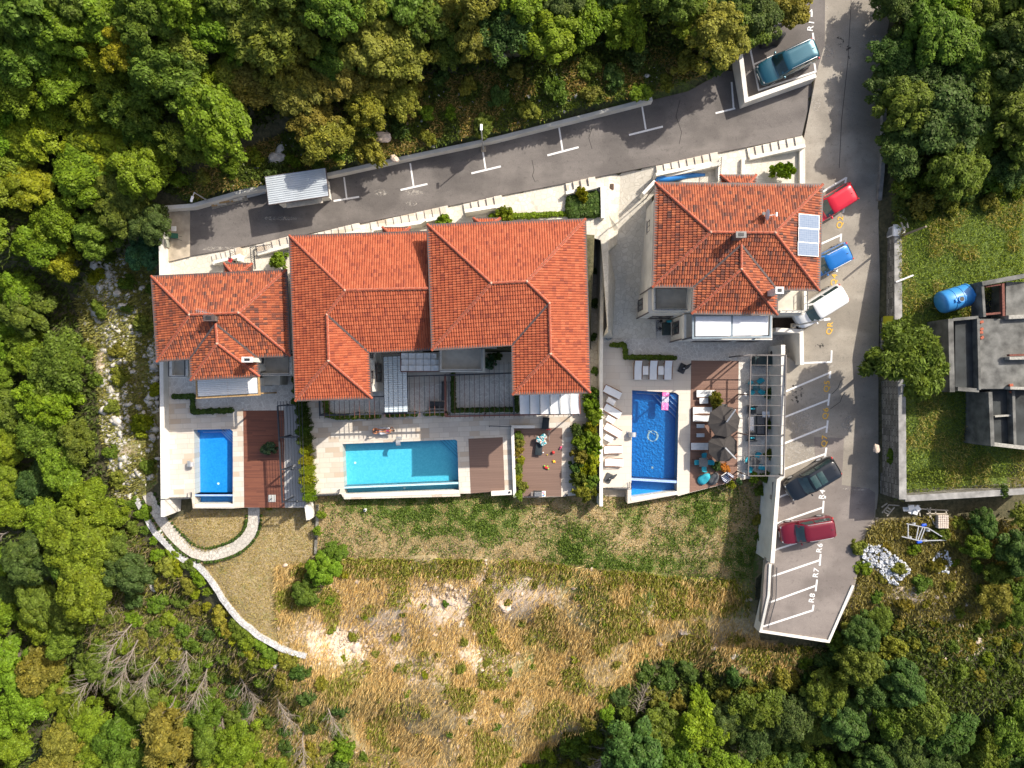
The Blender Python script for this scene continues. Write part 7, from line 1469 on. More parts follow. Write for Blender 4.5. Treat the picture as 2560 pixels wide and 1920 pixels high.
PROT = [tree_proto(11, 2.5, 1.9, 90, 15000, .14, 2.4, up=.6), tree_proto(12, 2.7, 2.1, 110, 16000, .135, 2.6, up=.6), tree_proto(13, 2.4, 1.6, 80, 14000, .15, 2.2, jit=.9, up=.6), tree_proto(14, 2.6, 1.6, 120, 16000, .13, 2.4, shell=.6, up=.6), tree_proto(15, 2.5, 2.1, 85, 14000, .15, 2.5, jit=.6, up=.6), tree_proto(16, 2.5, 1.7, 60, 11000, .13, 2.3, shell=.7, jit=1.0, aspect=2.4, up=.6), tree_proto(17, 2.6, 1.8, 100, 15000, .135, 2.4, up=.7, hue=.6)]
HUES = {'yellow-green': (0.205, 0.230, 0.014), 'bright green': (0.135, 0.205, 0.016), 'mid-green': (0.100, 0.152, 0.020), 'dark green': (0.062, 0.108, 0.024), 'olive': (0.178, 0.184, 0.030), 'golden-olive': (0.205, 0.192, 0.028), 'bluish green': (0.060, 0.125, 0.060)}
def set_col(t, c, rs):
    j = 1 + (rs.rand(3) - .5) * .22
    for o in [t] + list(t.children_recursive):
        o.color = (c[0] * j[0], c[1] * j[1], c[2] * j[2], 1)
ORD = ['first', 'second', 'third', 'fourth', 'fifth', 'sixth', 'seventh', 'eighth', 'ninth', 'tenth', 'eleventh', 'twelfth', 'thirteenth', 'fourteenth', 'fifteenth', 'sixteenth', 'seventeenth', 'eighteenth', 'nineteenth', 'twentieth', '21st', '22nd', '23rd', '24th']
def poisson(poly, sp, seed, spf=None):
    rs = np.random.RandomState(seed); xs = [p[0] for p in poly]; ys = [p[1] for p in poly]; pts = []
    for _ in range(9000):
        x, y = rs.uniform(min(xs), max(xs)), rs.uniform(min(ys), max(ys))
        if not inpoly([x], [y], poly)[0]: continue
        r = sp * (0.85 + .4 * rs.rand())
        if all((x - a) ** 2 + (y - b) ** 2 > (r * .5 + c * .5) ** 2 for a, b, c in pts): pts.append((x, y, r))
    return pts
def plant_zone(zone, poly, sp, seed, hues, protos, rpx=1.0, extra=(), group=None, cat='tree', noun='tree', hfac=1.0, base_r=2.5, band=105, huef=None):
    pts = [(x, y, r) for x, y, r in poisson(poly, sp, seed)] + [(x, y, r) for x, y, r in extra]; rs = np.random.RandomState(seed + 1)
    rows = {}
    for q in pts: rows.setdefault(int((q[1] + 60) // band), []).append(q)
    for ri, rk in enumerate(sorted(rows)):
        row = sorted(rows[rk])
        for k, (x, y, r) in enumerate(row):
            pr = protos[rs.randint(len(protos))]; hn = hues[rs.randint(len(hues))] if huef is None else huef(x, y, rs)
            zg = 0.0; tall = rs.uniform(.8, 1.35) * hfac
            for _ in range(4): w_ = P(x, y, zg + 3.4 * hfac); zg = zter(w_.x, w_.y)
            s0 = rpx * sp * .5 * .0305 / base_r; s = s0 * (r / sp) * rs.uniform(.92, 1.12)
            t = place(pr, w_.x, w_.y, zg - .4 * min(1, hfac * 2) + (tall - hfac) * .9 / max(hfac, .001) * (hfac > .5), rs.uniform(0, 360), '', group or ('trees of the ' + zone), (s * rs.uniform(.85, 1.2), s * rs.uniform(.8, 1.2), s * rs.uniform(.85, 1.2)))
            size = 'small' if s < .92 * s0 else ('broad' if s > 1.14 * s0 else 'medium')
            t['label'] = '%s %s %s in the %s, %s row, %s from left' % (size, hn, noun, zone, ORD[min(ri, 16)], ORD[min(k, 23)])
            t['category'] = cat; t.name = 'tree' if noun == 'tree' else 'shrub'; set_col(t, HUES[hn], rs)
def hue_nw(x, y, rs):
    if x < 420 and y > 60: return ['yellow-green', 'bright green', 'bright green', 'mid-green', 'bright green'][rs.randint(5)]
    if x > 560: return ['olive', 'olive', 'mid-green', 'olive', 'mid-green', 'bright green'][rs.randint(6)]
    return ['mid-green', 'mid-green', 'bright green', 'olive', 'bright green'][rs.randint(5)]
plant_zone('north-west wood', [(-60,-60),(1075,-60),(1050,110),(950,150),(880,180),(810,235),(730,205),(620,260),(500,310),(400,360),(310,450),(250,570),(180,610),(120,690),(-60,740)], 82, 5, [], PROT, 1.85, huef=hue_nw)
plant_zone('west wood', [(-60,760),(90,730),(90,850),(140,920),(165,1010),(180,1080),(160,1150),(190,1240),(260,1310),(290,1380),(290,1450),(230,1520),(-60,1530)], 80, 6, ['bright green', 'mid-green', 'dark green', 'mid-green', 'bright green'], PROT, 1.85)
plant_zone('south-west wood', [(-60,1540),(180,1540),(210,1680),(330,1740),(480,1800),(640,1860),(700,1980),(-60,1980)], 80, 7, ['bright green', 'bright green', 'mid-green', 'olive'], PROT, 1.85)
plant_zone('northern tree belt', [(1090,-60),(2030,-60),(1960,20),(1870,50),(1800,90),(1730,90),(1690,30),(1600,35),(1500,40),(1400,80),(1300,90),(1200,85),(1110,90)], 84, 8, ['bright green', 'mid-green', 'bright green', 'dark green', 'olive'], PROT, 1.55)
plant_zone('north-east thicket', [(2270,-60),(2620,-60),(2620,390),(2500,420),(2400,380),(2320,400),(2275,300),(2275,120)], 78, 9, ['mid-green', 'dark green', 'mid-green', 'bright green'], PROT, 1.8, hfac=1.1)
plant_zone('south-east wood', [(1720,1800),(1850,1790),(1990,1780),(2090,1740),(2170,1640),(2260,1680),(2350,1790),(2620,1850),(2620,1980),(1480,1980),(1580,1870)], 78, 10, ['mid-green', 'dark green', 'mid-green', 'dark green', 'bright green'], PROT, 1.85)
plant_zone('eastern scrub', [(2470,1330),(2620,1290),(2620,1600),(2560,1560),(2500,1470)], 66, 11, ['mid-green', 'dark green', 'olive'], PROT, 1.5)
def solo(px, py, z_up, proto, s, hn, label, cat='tree', rz=0, name=None, zbase=None, sz=None):
    zg = 0.0 if zbase is None else zbase
    for _ in range(4):
        w_ = P(px, py, zg + z_up)
        if zbase is None: zg = zter(w_.x, w_.y)
    t = place(proto, w_.x, w_.y, zg, rz, label, None, (s, s, sz or s)); t['category'] = cat
    if name: t.name = name
    if 'group' in t.keys(): del t['group']
    set_col(t, HUES[hn] if isinstance(hn, str) else hn, rnd_); return t
rnd_ = np.random.RandomState(4)
big = tree_proto(31, 3.2, 2.2, 60, 17000, .18, 3.0, aspect=2.8, jit=.9); solo(2293, 908, 4.5, big, 1.02, (0.095, 0.150, 0.022), 'large dense round tree spreading over the stone wall and road', rz=20)
for k, (x, y, s, hn, lb) in enumerate(((800,330,.85,'olive','feathery olive tree leaning out over the bank above the shed'), (760,270,.8,'olive','olive tree behind the feathery one above the shed'), (905,225,.75,'golden-olive','olive tree at the wood edge above the bank boulders'), (985,215,.7,'olive','easternmost olive tree of the wood edge over the bank'),
        (335,545,.7,'dark green','dark glossy tree just outside the concrete yard corner'), (318,618,.7,'bluish green','bluish dense shrub tree west of the concrete yard'), (1815,70,.9,'olive','tree overhanging the platform with the covered motorcycle'), (1890,20,.9,'mid-green','tree above the upper end of the platform kerb'),
        (790,1440,.65,'bright green','bright bush-like tree between the two garden lawns'), (815,1405,.5,'mid-green','small round tree at the lower corner of the middle lawn'), (745,1500,.55,'mid-green','tree over the stony ground east of the garden lawn'), (2190,1605,.62,'dark green','dark tree just below the car park corner'), (2245,1575,.5,'mid-green','tree beside the reddish rubble below the car park'))):
    solo(x, y, 4, PROT[[5, 3, 5, 3, 0, 2, 1, 3, 4, 2, 0, 1, 3][k]], s, hn, lb, rz=40 * k)
# low shrubs on the slopes
def shrub_proto(seed, Rr=.9, n=2000, leaf=.13, nb=12, **kw):
    t = empty('shrub', (0, 0, 0), 'x x x x', 'shrub'); link('foliage', leaf_mesh('foliage', crown_blobs(Rr, Rr * .75, nb * 3, seed, br=(.2, .34), z0=.15), n, leaf, seed, **kw), t)
    MB().tube([(0, 0, -.4), (.02, 0, Rr * .6)], [.06, .03], 6).build('stem', M_BARK, t); return t
SP = [shrub_proto(41), shrub_proto(42, 1.0, 2400, .12, 16), shrub_proto(43, .8, 1800, .15, 8, jit=1.0), shrub_proto(44, .95, 2200, .11, 10, shell=.5, aspect=2.5)]
plant_zone('south-west scrub slope', [(370,1400),(440,1420),(520,1500),(590,1560),(660,1620),(760,1660),(860,1760),(860,1930),(760,1930),(640,1850),(470,1780),(330,1720),(240,1640),(250,1540),(340,1480)], 40, 21, ['mid-green', 'bright green', 'olive', 'golden-olive', 'dark green', 'mid-green'], SP, 1.45, noun='shrub', cat='shrub', hfac=.15, base_r=.95, band=70)
plant_zone('bramble strip', [(330,1250),(372,1300),(400,1350),(470,1400),(520,1460),(560,1530),(620,1590),(700,1640),(680,1660),(600,1620),(520,1540),(470,1450),(380,1390),(330,1320)], 34, 22, ['yellow-green', 'bright green', 'mid-green'], SP, 1.45, noun='shrub', cat='shrub', hfac=.1, base_r=.95, band=80)
plant_zone('rocky west slope', [(250,640),(390,650),(385,780),(330,900),(395,960),(385,1180),(300,1230),(260,1100),(230,900),(190,760)], 62, 23, ['olive', 'mid-green', 'yellow-green', 'mid-green'], SP, .8, noun='shrub', cat='shrub', hfac=.1, base_r=.95, band=90)
plant_zone('grassy bank', [(420,470),(660,440),(840,405),(1240,310),(1620,230),(1820,150),(1700,130),(1400,170),(1100,180),(900,300),(700,370),(500,410)], 64, 24, ['mid-green', 'bright green', 'dark green', 'olive'], SP, .9, noun='shrub', cat='shrub', hfac=.1, base_r=.95, band=90)
plant_zone('dry hillside', [(820,1420),(1500,1430),(1880,1470),(1880,1620),(1640,1660),(1480,1800),(1300,1900),(900,1900),(880,1700),(820,1600)], 58, 25, ['yellow-green', 'olive', 'mid-green', 'olive', 'bright green'], SP, .5, noun='shrub', cat='shrub', hfac=.1, base_r=.95, band=110)
plant_zone('stony dump slope', [(2130,1340),(2260,1370),(2420,1300),(2480,1480),(2560,1660),(2420,1700),(2300,1640),(2180,1480)], 46, 26, ['olive', 'mid-green', 'golden-olive', 'bright green'], SP, .9, noun='shrub', cat='shrub', hfac=.1, base_r=.95, band=90)
plant_zone('lower wood margin', [(1300,1930),(1480,1790),(1640,1650),(1760,1680),(1950,1690),(2080,1620),(2160,1540),(2250,1600),(2120,1760),(1700,1790),(1560,1860),(1480,1960)], 46, 27, ['olive', 'mid-green', 'dark green', 'bright green', 'olive'], SP, 1.5, noun='shrub', cat='shrub', hfac=.2, base_r=.95, band=90)
plant_zone('upper field corner', [(2250,440),(2560,440),(2560,500),(2420,520),(2280,560),(2250,520)], 60, 28, ['mid-green', 'olive', 'dark green'], SP, 1.0, noun='shrub', cat='shrub', hfac=.1, base_r=.95, band=90)
# garden hedges: one trimmed hedge each
def hedge(label, path, w, h, z, hn, seed, leaf=.085, dens=900, name='hedge', cat='hedge'):
    q = [P(a, b, z + h) for a, b in path]; bl = []; L = 0
    rs = np.random.RandomState(seed)
    for a, b in zip(q[:-1], q[1:]):
        n = max(2, int((b - a).length / (w * .42))); L += (b - a).length
        for i in range(n + 1): c = a.lerp(b, i / n); k = w / 2 * rs.uniform(.82, 1.15); bl.append((c.x + rs.uniform(-.03, .03), c.y + rs.uniform(-.03, .03), z + h * .5, k, k, h * rs.uniform(.5, .62)))
    c = sum(q, Vector()) / len(q); bl = [(a - c.x, b - c.y, z_ - z, *r) for a, b, z_, *r in bl]
    o = link(name, leaf_mesh(name, bl, int(dens * L), leaf, seed, shell=.15, up=.4), None, (c.x, c.y, z)); tag(o, label, cat); o.color = (*HUES[hn], 1); return o
hedge('low dark hedge stepping around the paving north of the deep blue pool', [(434,991),(478,991),(480,1028),(484,1030),(575,1026)], .48, .45, .01, 'dark green', 51)
hedge('clipped hedge turning the corner at the west end of the middle court', [(812,1002),(815,1036),(840,1043),(945,1040)], .5, .55, .01, 'mid-green', 52)
hedge('short hedge right of the corrugated shade roof end', [(970,1037),(1038,1035)], .46, .5, .01, 'mid-green', 53)
hedge('short hedge below the dark L-shaped sofa', [(1064,1034),(1112,1033)], .46, .5, .01, 'mid-green', 54)
hedge('long clipped hedge around two sides of the east half of the middle court', [(1132,934),(1133,1026),(1285,1024)], .44, .55, .01, 'dark green', 55)
hedge('small upright hedge beside the white awning', [(1291,990),(1292,1026)], .38, .55, .01, 'dark green', 56)
hedge('low hedge stepping down toward the upright loungers of the emblem pool', [(1530,862),(1563,862),(1565,893),(1688,894)], .44, .45, .01, 'mid-green', 57)
hedge('dense spiky shrub bed in the square walled planter of the north court', [(1428,497),(1490,486),(1490,500),(1428,512),(1428,524),(1490,514),(1490,528),(1430,536)], .8, .75, 4.0, 'dark green', 58, .15, 1500)
hedge('narrow strip of grassy plants behind the gutter of the tall villa', [(1230,541),(1420,533)], .5, .5, 3.9, 'bright green', 59, .12, 500)
# conifers between west and middle villa
def conifer(seed, Rr=.62, H=2.4, n=2600):
    rs = np.random.RandomState(seed); t = empty('conifer', (0, 0, 0), 'x x x x', 'conifer'); N = n; z = rs.rand(N) ** 1.3; a = rs.rand(N) * 2 * math.pi; star = 1 + .28 * np.sin(a * 5 + seed) + .15 * np.sin(a * 11 + z * 9)
    r = Rr * (1 - z * .85) * (.45 + .55 * rs.rand(N)) * star; c = np.stack([r * np.cos(a), r * np.sin(a), .1 + z * H], 1)
    d = np.stack([np.cos(a), np.sin(a), rs.uniform(-.1, .7, N)], 1) + rs.normal(scale=.25, size=(N, 3)); d /= np.linalg.norm(d, axis=1)[:, None]
    s = np.cross(d, rand_unit(rs, N)); s /= np.linalg.norm(s, axis=1)[:, None]; L = (.16 + .12 * rs.rand(N))[:, None]; w = .028
    V = np.stack([c - d * L * .5, c + s * w, c + d * L * .6, c - s * w], 1).reshape(-1, 3)
    link('foliage', quad_mesh('foliage', V, rs.rand(N), (rs.rand(N) < .3) * rs.rand(N)), t); MB().tube([(0, 0, -.2), (0, 0, H * .8)], [.05, .02], 6).build('trunk', M_BARK, t); return t
CP = [conifer(1), conifer(2, .7, 2.2), conifer(3, .6, 2.7)]
cl = [(741,950),(743,976),(746,1003),(748,1028),(752,1052),(754,1077),(756,1102),(758,1127),(761,1152),(763,1176),(760,1200),(765,1222),(768,1243)]
for k, (x, y) in enumerate(cl):
    t = solo(x, y, 1.4, CP[k % 3], [.95, 1.0, 1.05, .9][k % 4], 'dark green' if y < 1120 else ('yellow-green' if y < 1215 else 'bright green'), '%s columnar conifer, %s from the top of the row by the cable pergola' % ('dark' if y < 1120 else 'bright', ORD[k]), 'conifer', 50 * k, 'conifer', 0.0); t['group'] = 'conifers between the two western villas'
# tall hedge of mixed shrubs between middle terrace and boundary wall
k_ = 0
for i, (x, y, s, hn) in enumerate(((1478,985,.75,'mid-green'),(1480,1012,.9,'bright green'),(1482,1040,.95,'bright green'),(1484,1068,.95,'yellow-green'),(1448,1078,.7,'dark green'),(1482,1096,1.0,'bright green'),(1453,1110,.85,'bright green'),(1483,1125,.95,'bright green'),(1450,1140,.8,'olive'),(1482,1152,.95,'yellow-green'),(1445,1168,.75,'dark green'),(1470,1180,1.0,'yellow-green'),(1448,1200,.8,'mid-green'),(1480,1206,.9,'mid-green'),(1456,1232,.95,'olive'),(1490,1228,.6,'olive'))):
    t = solo(x, y, 1.2, SP[(i * 3 + 1) % 4], s * 1.0, hn, '%s shrub, %s down the tall mixed hedge by the boundary wall' % (hn, ORD[i]), 'shrub', 33 * i, 'shrub', 0.0, s * 1.7); t['group'] = 'tall mixed hedge east of the toy deck'
for i, (x, y, s, hn, lb) in enumerate(((1297,1092,.42,'mid-green','round bush at the top of the planted bed by the toy deck'), (1298,1112,.42,'olive','pale olive bush second down the toy deck bed'), (1297,1132,.5,'golden-olive','yellow feathery bush in the middle of the toy deck bed'), (1300,1152,.38,'yellow-green','yellow-flowering bush above the green one in the toy deck bed'), (1297,1174,.46,'mid-green','green bush in the lower half of the toy deck bed'), (1296,1194,.32,'yellow-green','small yellow bush between green bush and grasses'), (1306,1212,.55,'olive','spiky pale grass clump at the lower end of the toy deck bed'), (1298,1240,.45,'bright green','leafy bush at the lawn end of the toy deck bed'),
        (662,1122,.62,'bluish green','small olive tree in the middle of the red-brown deck'), (667,1262,.42,'golden-olive','yellowish young plant at the lawn edge of the red-brown deck'), (1793,1002,.72,'olive','feathery potted olive between deck loungers and parasol'), (1794,1164,.42,'dark green','flowering dark plant beside the granite table'), (1816,1173,.42,'golden-olive','orange dry grasses beside the striped chair'),
        (1933,984,.50,'dark green','dense round bush under the steel pergola next to the glass table'), (1930,1063,.46,'mid-green','loose climbing plant under the steel pergola behind the sofa'), (1926,1137,.42,'mid-green','pointed climbing plant under the steel pergola near the charcoal table'), (1890,1196,.45,'bright green','leafy plants below the lawn end of the steel pergola'), (1917,1194,.42,'mid-green','dark leafy plants at the south-east foot of the steel pergola'),
        (1966,415,.85,'bright green','small magnolia tree in the white walled court'), (692,650,.68,'bright green','young magnolia beside the railing of the small court'), (1104,546,.6,'bright green','leafy shrub before the gutter where the two roofs meet'), (1262,530,.6,'bright green','tall leafy shrub beside the porch of the tall villa'), (1455,480,.6,'yellow-green','yellow-green young plant at the back of the square planter'),
        (1493,590,.30,'dark green','first small shrub from the lane in the narrow side passage'), (1492,678,.30,'dark green','second small shrub in the narrow side passage'), (1488,757,.36,'dark green','third small shrub in the narrow side passage'), (1487,843,.36,'dark green','fourth small shrub in the narrow side passage'), (1486,928,.34,'mid-green','fifth small shrub in the narrow side passage'),
        (2238,1142,.55,'mid-green','ivy-like clump hanging on the face of the rubble stone wall'), (1222,905,.55,'bluish green','feathery potted plants in the dark patio corner of the middle court'), (1240,888,.5,'dark green','dark potted tree in the patio corner of the middle court'),
        (1906,1230,.5,'mid-green','white-flowering shrub against the terrace wall above the car park'), (1898,1300,.5,'olive','rounded olive bush on the lawn side of the terrace wall'), (1902,1345,.36,'mid-green','small rose bush on the lawn side of the terrace wall'), (1850,1206,.32,'bluish green','small bluish agave at the slanting lawn edge of the brown deck'), (1832,1212,.35,'yellow-green','yellow-green tuft at the slanting lawn edge of the brown deck'),
        (800,1290,.4,'bright green','climbing shoots at the top of the wall between the two lawns'), (790,1330,.35,'bright green','lower climbing shoots on the wall between the two lawns'), (2520,1232,.5,'dark green','ivy clump covering the end of the field wall'))):
    z0 = 0.02 if y < 1262 and x < 1935 and 870 < y else None
    if x > 1900 and 1225 < y < 1350: z0 = None
    if (x, y) in ((1966,415), (692,650), (1104,546), (1262,530), (1455,480)): w_ = P(x, y, 4.5); z0 = zcourt(w_.x, w_.y)
    if x in (1493, 1492, 1488, 1487, 1486) and y < 940: z0 = 0.2
    if x == 2238: z0 = 3.2
    if x == 2520: z0 = 4.2
    if y in (1290, 1330) and x < 810: z0 = -.9
    s *= 1.25; t = solo(x, y, .6 if s < .75 else 1.5, SP[i % 4], s, (HUES[hn] if y not in (1173,) else (0.42, 0.16, 0.03)), lb, 'plant', 31 * i, 'garden_plant', z0, s * (1.0 if s < .75 else 1.8))
# small plants edging the garden path and the U-shaped path itself, rubble wall
zt_ = lambda x, y: zter(x, y) + .10
GP = [(368,1232),(385,1270),(404,1300),(426,1329),(445,1349),(463,1366),(484,1380),(511,1388),(535,1386),(558,1380),(580,1372),(598,1362),(613,1349),(625,1334),(632,1317),(635,1300),(635,1268)]
q = [gpt(a, b, zt_) for a, b in GP]; HW = .52
mb = MB(); mb.path(q, 2 * HW, [p.z - .3 for p in q], [p.z + .03 for p in q]); tag(mb.build('garden_path', M_CRAZYD), kind='structure')
for side, lb in ((1, 'row of small dark plants edging the inner side of the curved garden path'), (-1, 'row of small dark plants edging the outer side of the curved garden path')):
    bl = []; rs = np.random.RandomState(5 + side); pts = []
    for i in range(len(q) - 1):
        d = (q[i + 1] - q[i]); n_ = Vector((-d.y, d.x, 0)).normalized() * (HW + .14) * side; pts += [q[i].lerp(q[i + 1], f_) + n_ for f_ in (0, .33, .66)]
    c = pts[0]
    for p in pts[1:-1]:
        k = rs.uniform(.09, .17); bl.append((p.x - c.x, p.y - c.y, .06 + p.z - c.z, k, k, k))
    o = link('edging_plants', leaf_mesh('edging_plants', bl, 5200, .07, 3, shell=.3), None, c); tag(o, lb, 'edging plants'); o.color = (*HUES['dark green'], 1)
nt = NT('white_rubble', .9); v_ = nt.wpos(); vo = nt.n('ShaderNodeTexVoronoi'); nt.t.links.new(v_, vo.inputs[0]); vo.inputs['Scale'].default_value = 4.5; ve = nt.n('ShaderNodeTexVoronoi', feature='DISTANCE_TO_EDGE'); nt.t.links.new(v_, ve.inputs[0]); ve.inputs['Scale'].default_value = 4.5
sc_ = nt.n('ShaderNodeSeparateColor'); nt.t.links.new(vo.outputs['Color'], sc_.inputs[0]); nt.base(nt.mix(nt.ramp(ve.outputs['Distance'], [(.02, 0.0), (.06, 1.0)]), (0.22, 0.21, 0.20), nt.mix(sc_.outputs[0], (0.36, 0.36, 0.36), (0.58, 0.57, 0.56)))); nt.bump(ve.outputs['Distance'], .8, .06)
GW = [(339,1245),(350,1268),(360,1285),(374,1311),(387,1334),(404,1351),(420,1367),(436,1383),(451,1397),(472,1407),(493,1416),(508,1431),(523,1448),(534,1464),(544,1481),(555,1497),(565,1512),(577,1528),(589,1542),(607,1560),(626,1575),(644,1590),(664,1602),(684,1613),(704,1623),(735,1634),(764,1641)]
q = [gpt(a + (i % 3 - 1) * .8, b, lambda x, y: zter(x, y) + .4) for i, (a, b) in enumerate(GW)]
tag(MB().path(q, .46, [p.z - 1.6 for p in q], [p.z + .04 * math.sin(3 * i) for i, p in enumerate(q)]).build('garden_wall', nt.m), 'winding low wall of white rubble around the lower garden lawn', 'wall')
q = [gpt(a, b, lambda x, y: zter(x, y) + .3) for a, b in ((792,1262),(793,1300),(790,1340),(788,1385))]
tag(MB().path(q, .22, [p.z - 1.2 for p in q], [p.z for p in q]).build('lawn_wall', M_RUBBLE), 'thin dark stone wall between the garden lawn and the middle lawn', 'wall')
for q_, lb in (((913, 1275), 'pale stone bollard light standing in the middle lawn'),):
    p = gpt(*q_, zter, .3); t = empty('bollard', (p.x, p.y, p.z - .4), lb, 'bollard'); MB().rbox((p.x, p.y, p.z - .1), (.2, .22, .6), .03).build('shaft', M_WPLAST, t); MB().cyl((p.x + .02, p.y + .02, p.z + .2), .08, .1, 12).build('cap', M_BLACK, t)
p = P(960, 1245, .2)
# fallen bleached trees on the south-west slope
def dead_tree(label, px, py, deg, L, seed, nb=20):
    rs = np.random.RandomState(seed); p = gpt(px, py, zter, .5); t = empty('dead_tree', tuple(p), label, 'dead tree', 'bleached fallen trees on the slope'); d0 = Vector((math.cos(R(deg)), math.sin(R(deg)), .05))
    def limb(a, d, L, r, n=5):
        pts = [a]; 
        for i in range(n): d = (d + Vector(rs.normal(scale=.13, size=3)) * Vector((1, 1, .4)).length * .6).normalized(); pts.append(pts[-1] + d * L / n)
        return pts
    tr = limb(p, d0, L, .1, 6); MB().tube(tr, [.075, .06, .05, .04, .03, .02, .01], 7).build('trunk', M_DEADW, t)
    for k in range(nb):
        f_ = .15 + .8 * k / nb; i = min(5, int(f_ * 6)); a = tr[i].lerp(tr[i + 1], f_ * 6 - i); ang = (1 if k % 2 else -1) * rs.uniform(.12, .85); dd = Matrix.Rotation(ang, 3, 'Z') @ d0; dd.z += rs.uniform(-.1, .35)
        pts = limb(a, dd, L * rs.uniform(.25, .5), .04, 4); b = MB(); b.tube(pts, [.028, .021, .016, .011, .006], 5)
        for j in range(6):
            s_ = limb(pts[1 + j % 4], Matrix.Rotation(rs.uniform(-.9, .9), 3, 'Z') @ dd, L * rs.uniform(.08, .2), .01, 3); b.tube(s_, [.012, .009, .007, .004], 4)
        b.build('branch', M_DEADW, t)
for k, (x, y, dg, L) in enumerate(((330,1560,232,3.8),(300,1640,222,5.0),(345,1600,240,4.6),(400,1640,250,4.4),(470,1600,244,4.2),(520,1660,262,4.4),(440,1740,236,3.8),(600,1690,285,3.4),(640,1760,250,3.8),(690,1740,300,3.2),(560,1780,255,3.0),(50,1260,160,3.4),(20,1330,200,3.0),(1530,1860,230,3.2),(1590,1790,80,2.8),(760,1830,262,3.4),(820,1770,285,2.8),(230,1530,20,3.0))):
    dead_tree(['grey', 'pale', 'long', 'forked', 'slender', 'twiggy'][k % 6] + ' fallen tree ' + ['left of all others on the slope', 'pointing down-left below the upper scrub', 'beside the mossy trunks on the slope', 'in the middle of the fallen trunks', 'with its tip toward the small white crate', 'below the small white crate', 'above the yellow-green lower wood', 'right of the white crate on the slope', 'lying lowest in the grey scrub', 'under the pale boulders on the slope', 'between grey scrub and lower wood', 'at the left photo edge beside the west wood', 'hanging at the left photo edge below another', 'in the lower wood margin, light and branching', 'standing up beside the lower wood margin rocks', 'near the bottom edge of the scrub slope', 'beneath the dry hillside left end', 'reaching right above the west scrub'][k], x, y, dg, L, 60 + k)
p = gpt(489, 1672, zter, .6); t = empty('white_crate', tuple(p), 'small white slatted crate lying in the south-west scrub', 'crate')
for k in range(5): MB().box((p.x - .2 + .1 * k, p.y, p.z + .25), (.06, .6, .05)).build('slat', M_WPLAST, t)
for s in (-.22, .22): MB().box((p.x, p.y + s, p.z + .2), (.5, .06, .06)).build('rail', M_WPLAST, t)

# ---------------------------------------------------------------- ground cover that nobody could count
def stuff(name, me, col, label=None):
    o = link(name, me); o.color = (*col, 1); return tag(o, label, None, None, 'stuff')
X, Y, Z, PXs, PYs = scatter(HILL, 80000, 71, dens=lambda a, b: (.3 + .7 * (nz(a, b, 90, 1) > .42)) * (1 - .85 * np.clip(np.exp(-((a - 1120) / 150) ** 2 - ((b - 1490) / 55) ** 2) + np.exp(-((a - 860) / 90) ** 2 - ((b - 1600) / 60) ** 2), 0, 1)))
stuff('dry_grass', blades('dry_grass', X, Y, Z, .6, .05, (-.35, -1.0), 71, leanrand=.45, upf=.35), (0.53, 0.395, 0.18))
k = (nz(PXs, PYs, 70, 4) > .56) | ((PYs < 1540) & (PXs > 1450) & (nz(PXs, PYs, 40, 5) > .42)) | ((PYs < 1440) & (nz(PXs, PYs, 40, 5) > .45)); stuff('hillside_weeds', blades('hillside_weeds', X[k][:34000] + .1, Y[k][:34000], Z[k][:34000] + .05, .5, .09, (-.2, -.6), 72, leanrand=.6), (0.22, 0.24, 0.04))
X, Y, Z, PXs, PYs = scatter([p for p in FIELD], 42000, 73); stuff('field_grass', blades('field_grass', X, Y, Z, .2, .06, (-.3, -.4), 73, leanrand=.8), (0.20, 0.27, 0.05))
k = nz(PXs, PYs, 60, 9) > .56; stuff('straw_grass', blades('straw_grass', X[k][:9000], Y[k][:9000], Z[k][:9000] + .05, .36, .05, (-.3, -.4), 74, leanrand=.8), (0.32, 0.29, 0.10))
X, Y, Z, PXs, PYs = scatter(BANK, 46000, 75); stuff('bank_weeds', blades('bank_weeds', X, Y, Z, .28, .11, (-.2, -.3), 75, leanrand=1.0, upf=.5), (0.11, 0.155, 0.03))
k = nz(PXs, PYs, 50, 3) > .52; stuff('bank_straw', blades('bank_straw', X[k][:12000], Y[k][:12000], Z[k][:12000] + .05, .34, .06, (-.2, -.4), 76, leanrand=.9), (0.33, 0.25, 0.09))
X, Y, Z, PXs, PYs = scatter(SLOPEW, 16000, 77); stuff('slope_weeds', blades('slope_weeds', X, Y, Z, .4, .09, (-.8, -.5), 77, leanrand=.7), (0.26, 0.26, 0.08))
X, Y, Z, PXs, PYs = scatter(DUMP, 24000, 78); stuff('dump_weeds', blades('dump_weeds', X, Y, Z, .42, .08, (-.2, -.6), 78, leanrand=.8), (0.26, 0.23, 0.08))
X, Y, Z, PXs, PYs = scatter(LAWN2, 60000, 79); 
ix = np.clip(np.searchsorted(gx, X), 0, nx - 1); iy = np.clip(np.searchsorted(gy, Y), 0, ny - 1); gv = ZONEA[ix, iy, 1]; rs_ = np.random.RandomState(1); k = rs_.rand(len(X)) < gv * 1.1 * (nz(PXs, PYs, 22, 6) > .45)
stuff('lawn_weeds', blades('lawn_weeds', X[k], Y[k], Z[k], .17, .09, (-.1, -.2), 79, leanrand=1.0), (0.13, 0.20, 0.035)); k = ~k
stuff('dry_lawn_grass', blades('dry_lawn_grass', X[k][:30000], Y[k][:30000], Z[k][:30000], .13, .05, (-.3, -.3), 80, leanrand=1.0, upf=.3), (0.46, 0.36, 0.19))
X, Y, Z, PXs, PYs = scatter(LAWN1, 22000, 81); stuff('garden_grass', blades('garden_grass', X, Y, Z, .12, .05, (-.3, -.3), 81, leanrand=1.0, upf=.3), (0.38, 0.31, 0.12))
SCR = [(300,1300),(420,1380),(520,1520),(700,1660),(860,1760),(900,1960),(300,1960),(200,1700),(240,1480)]
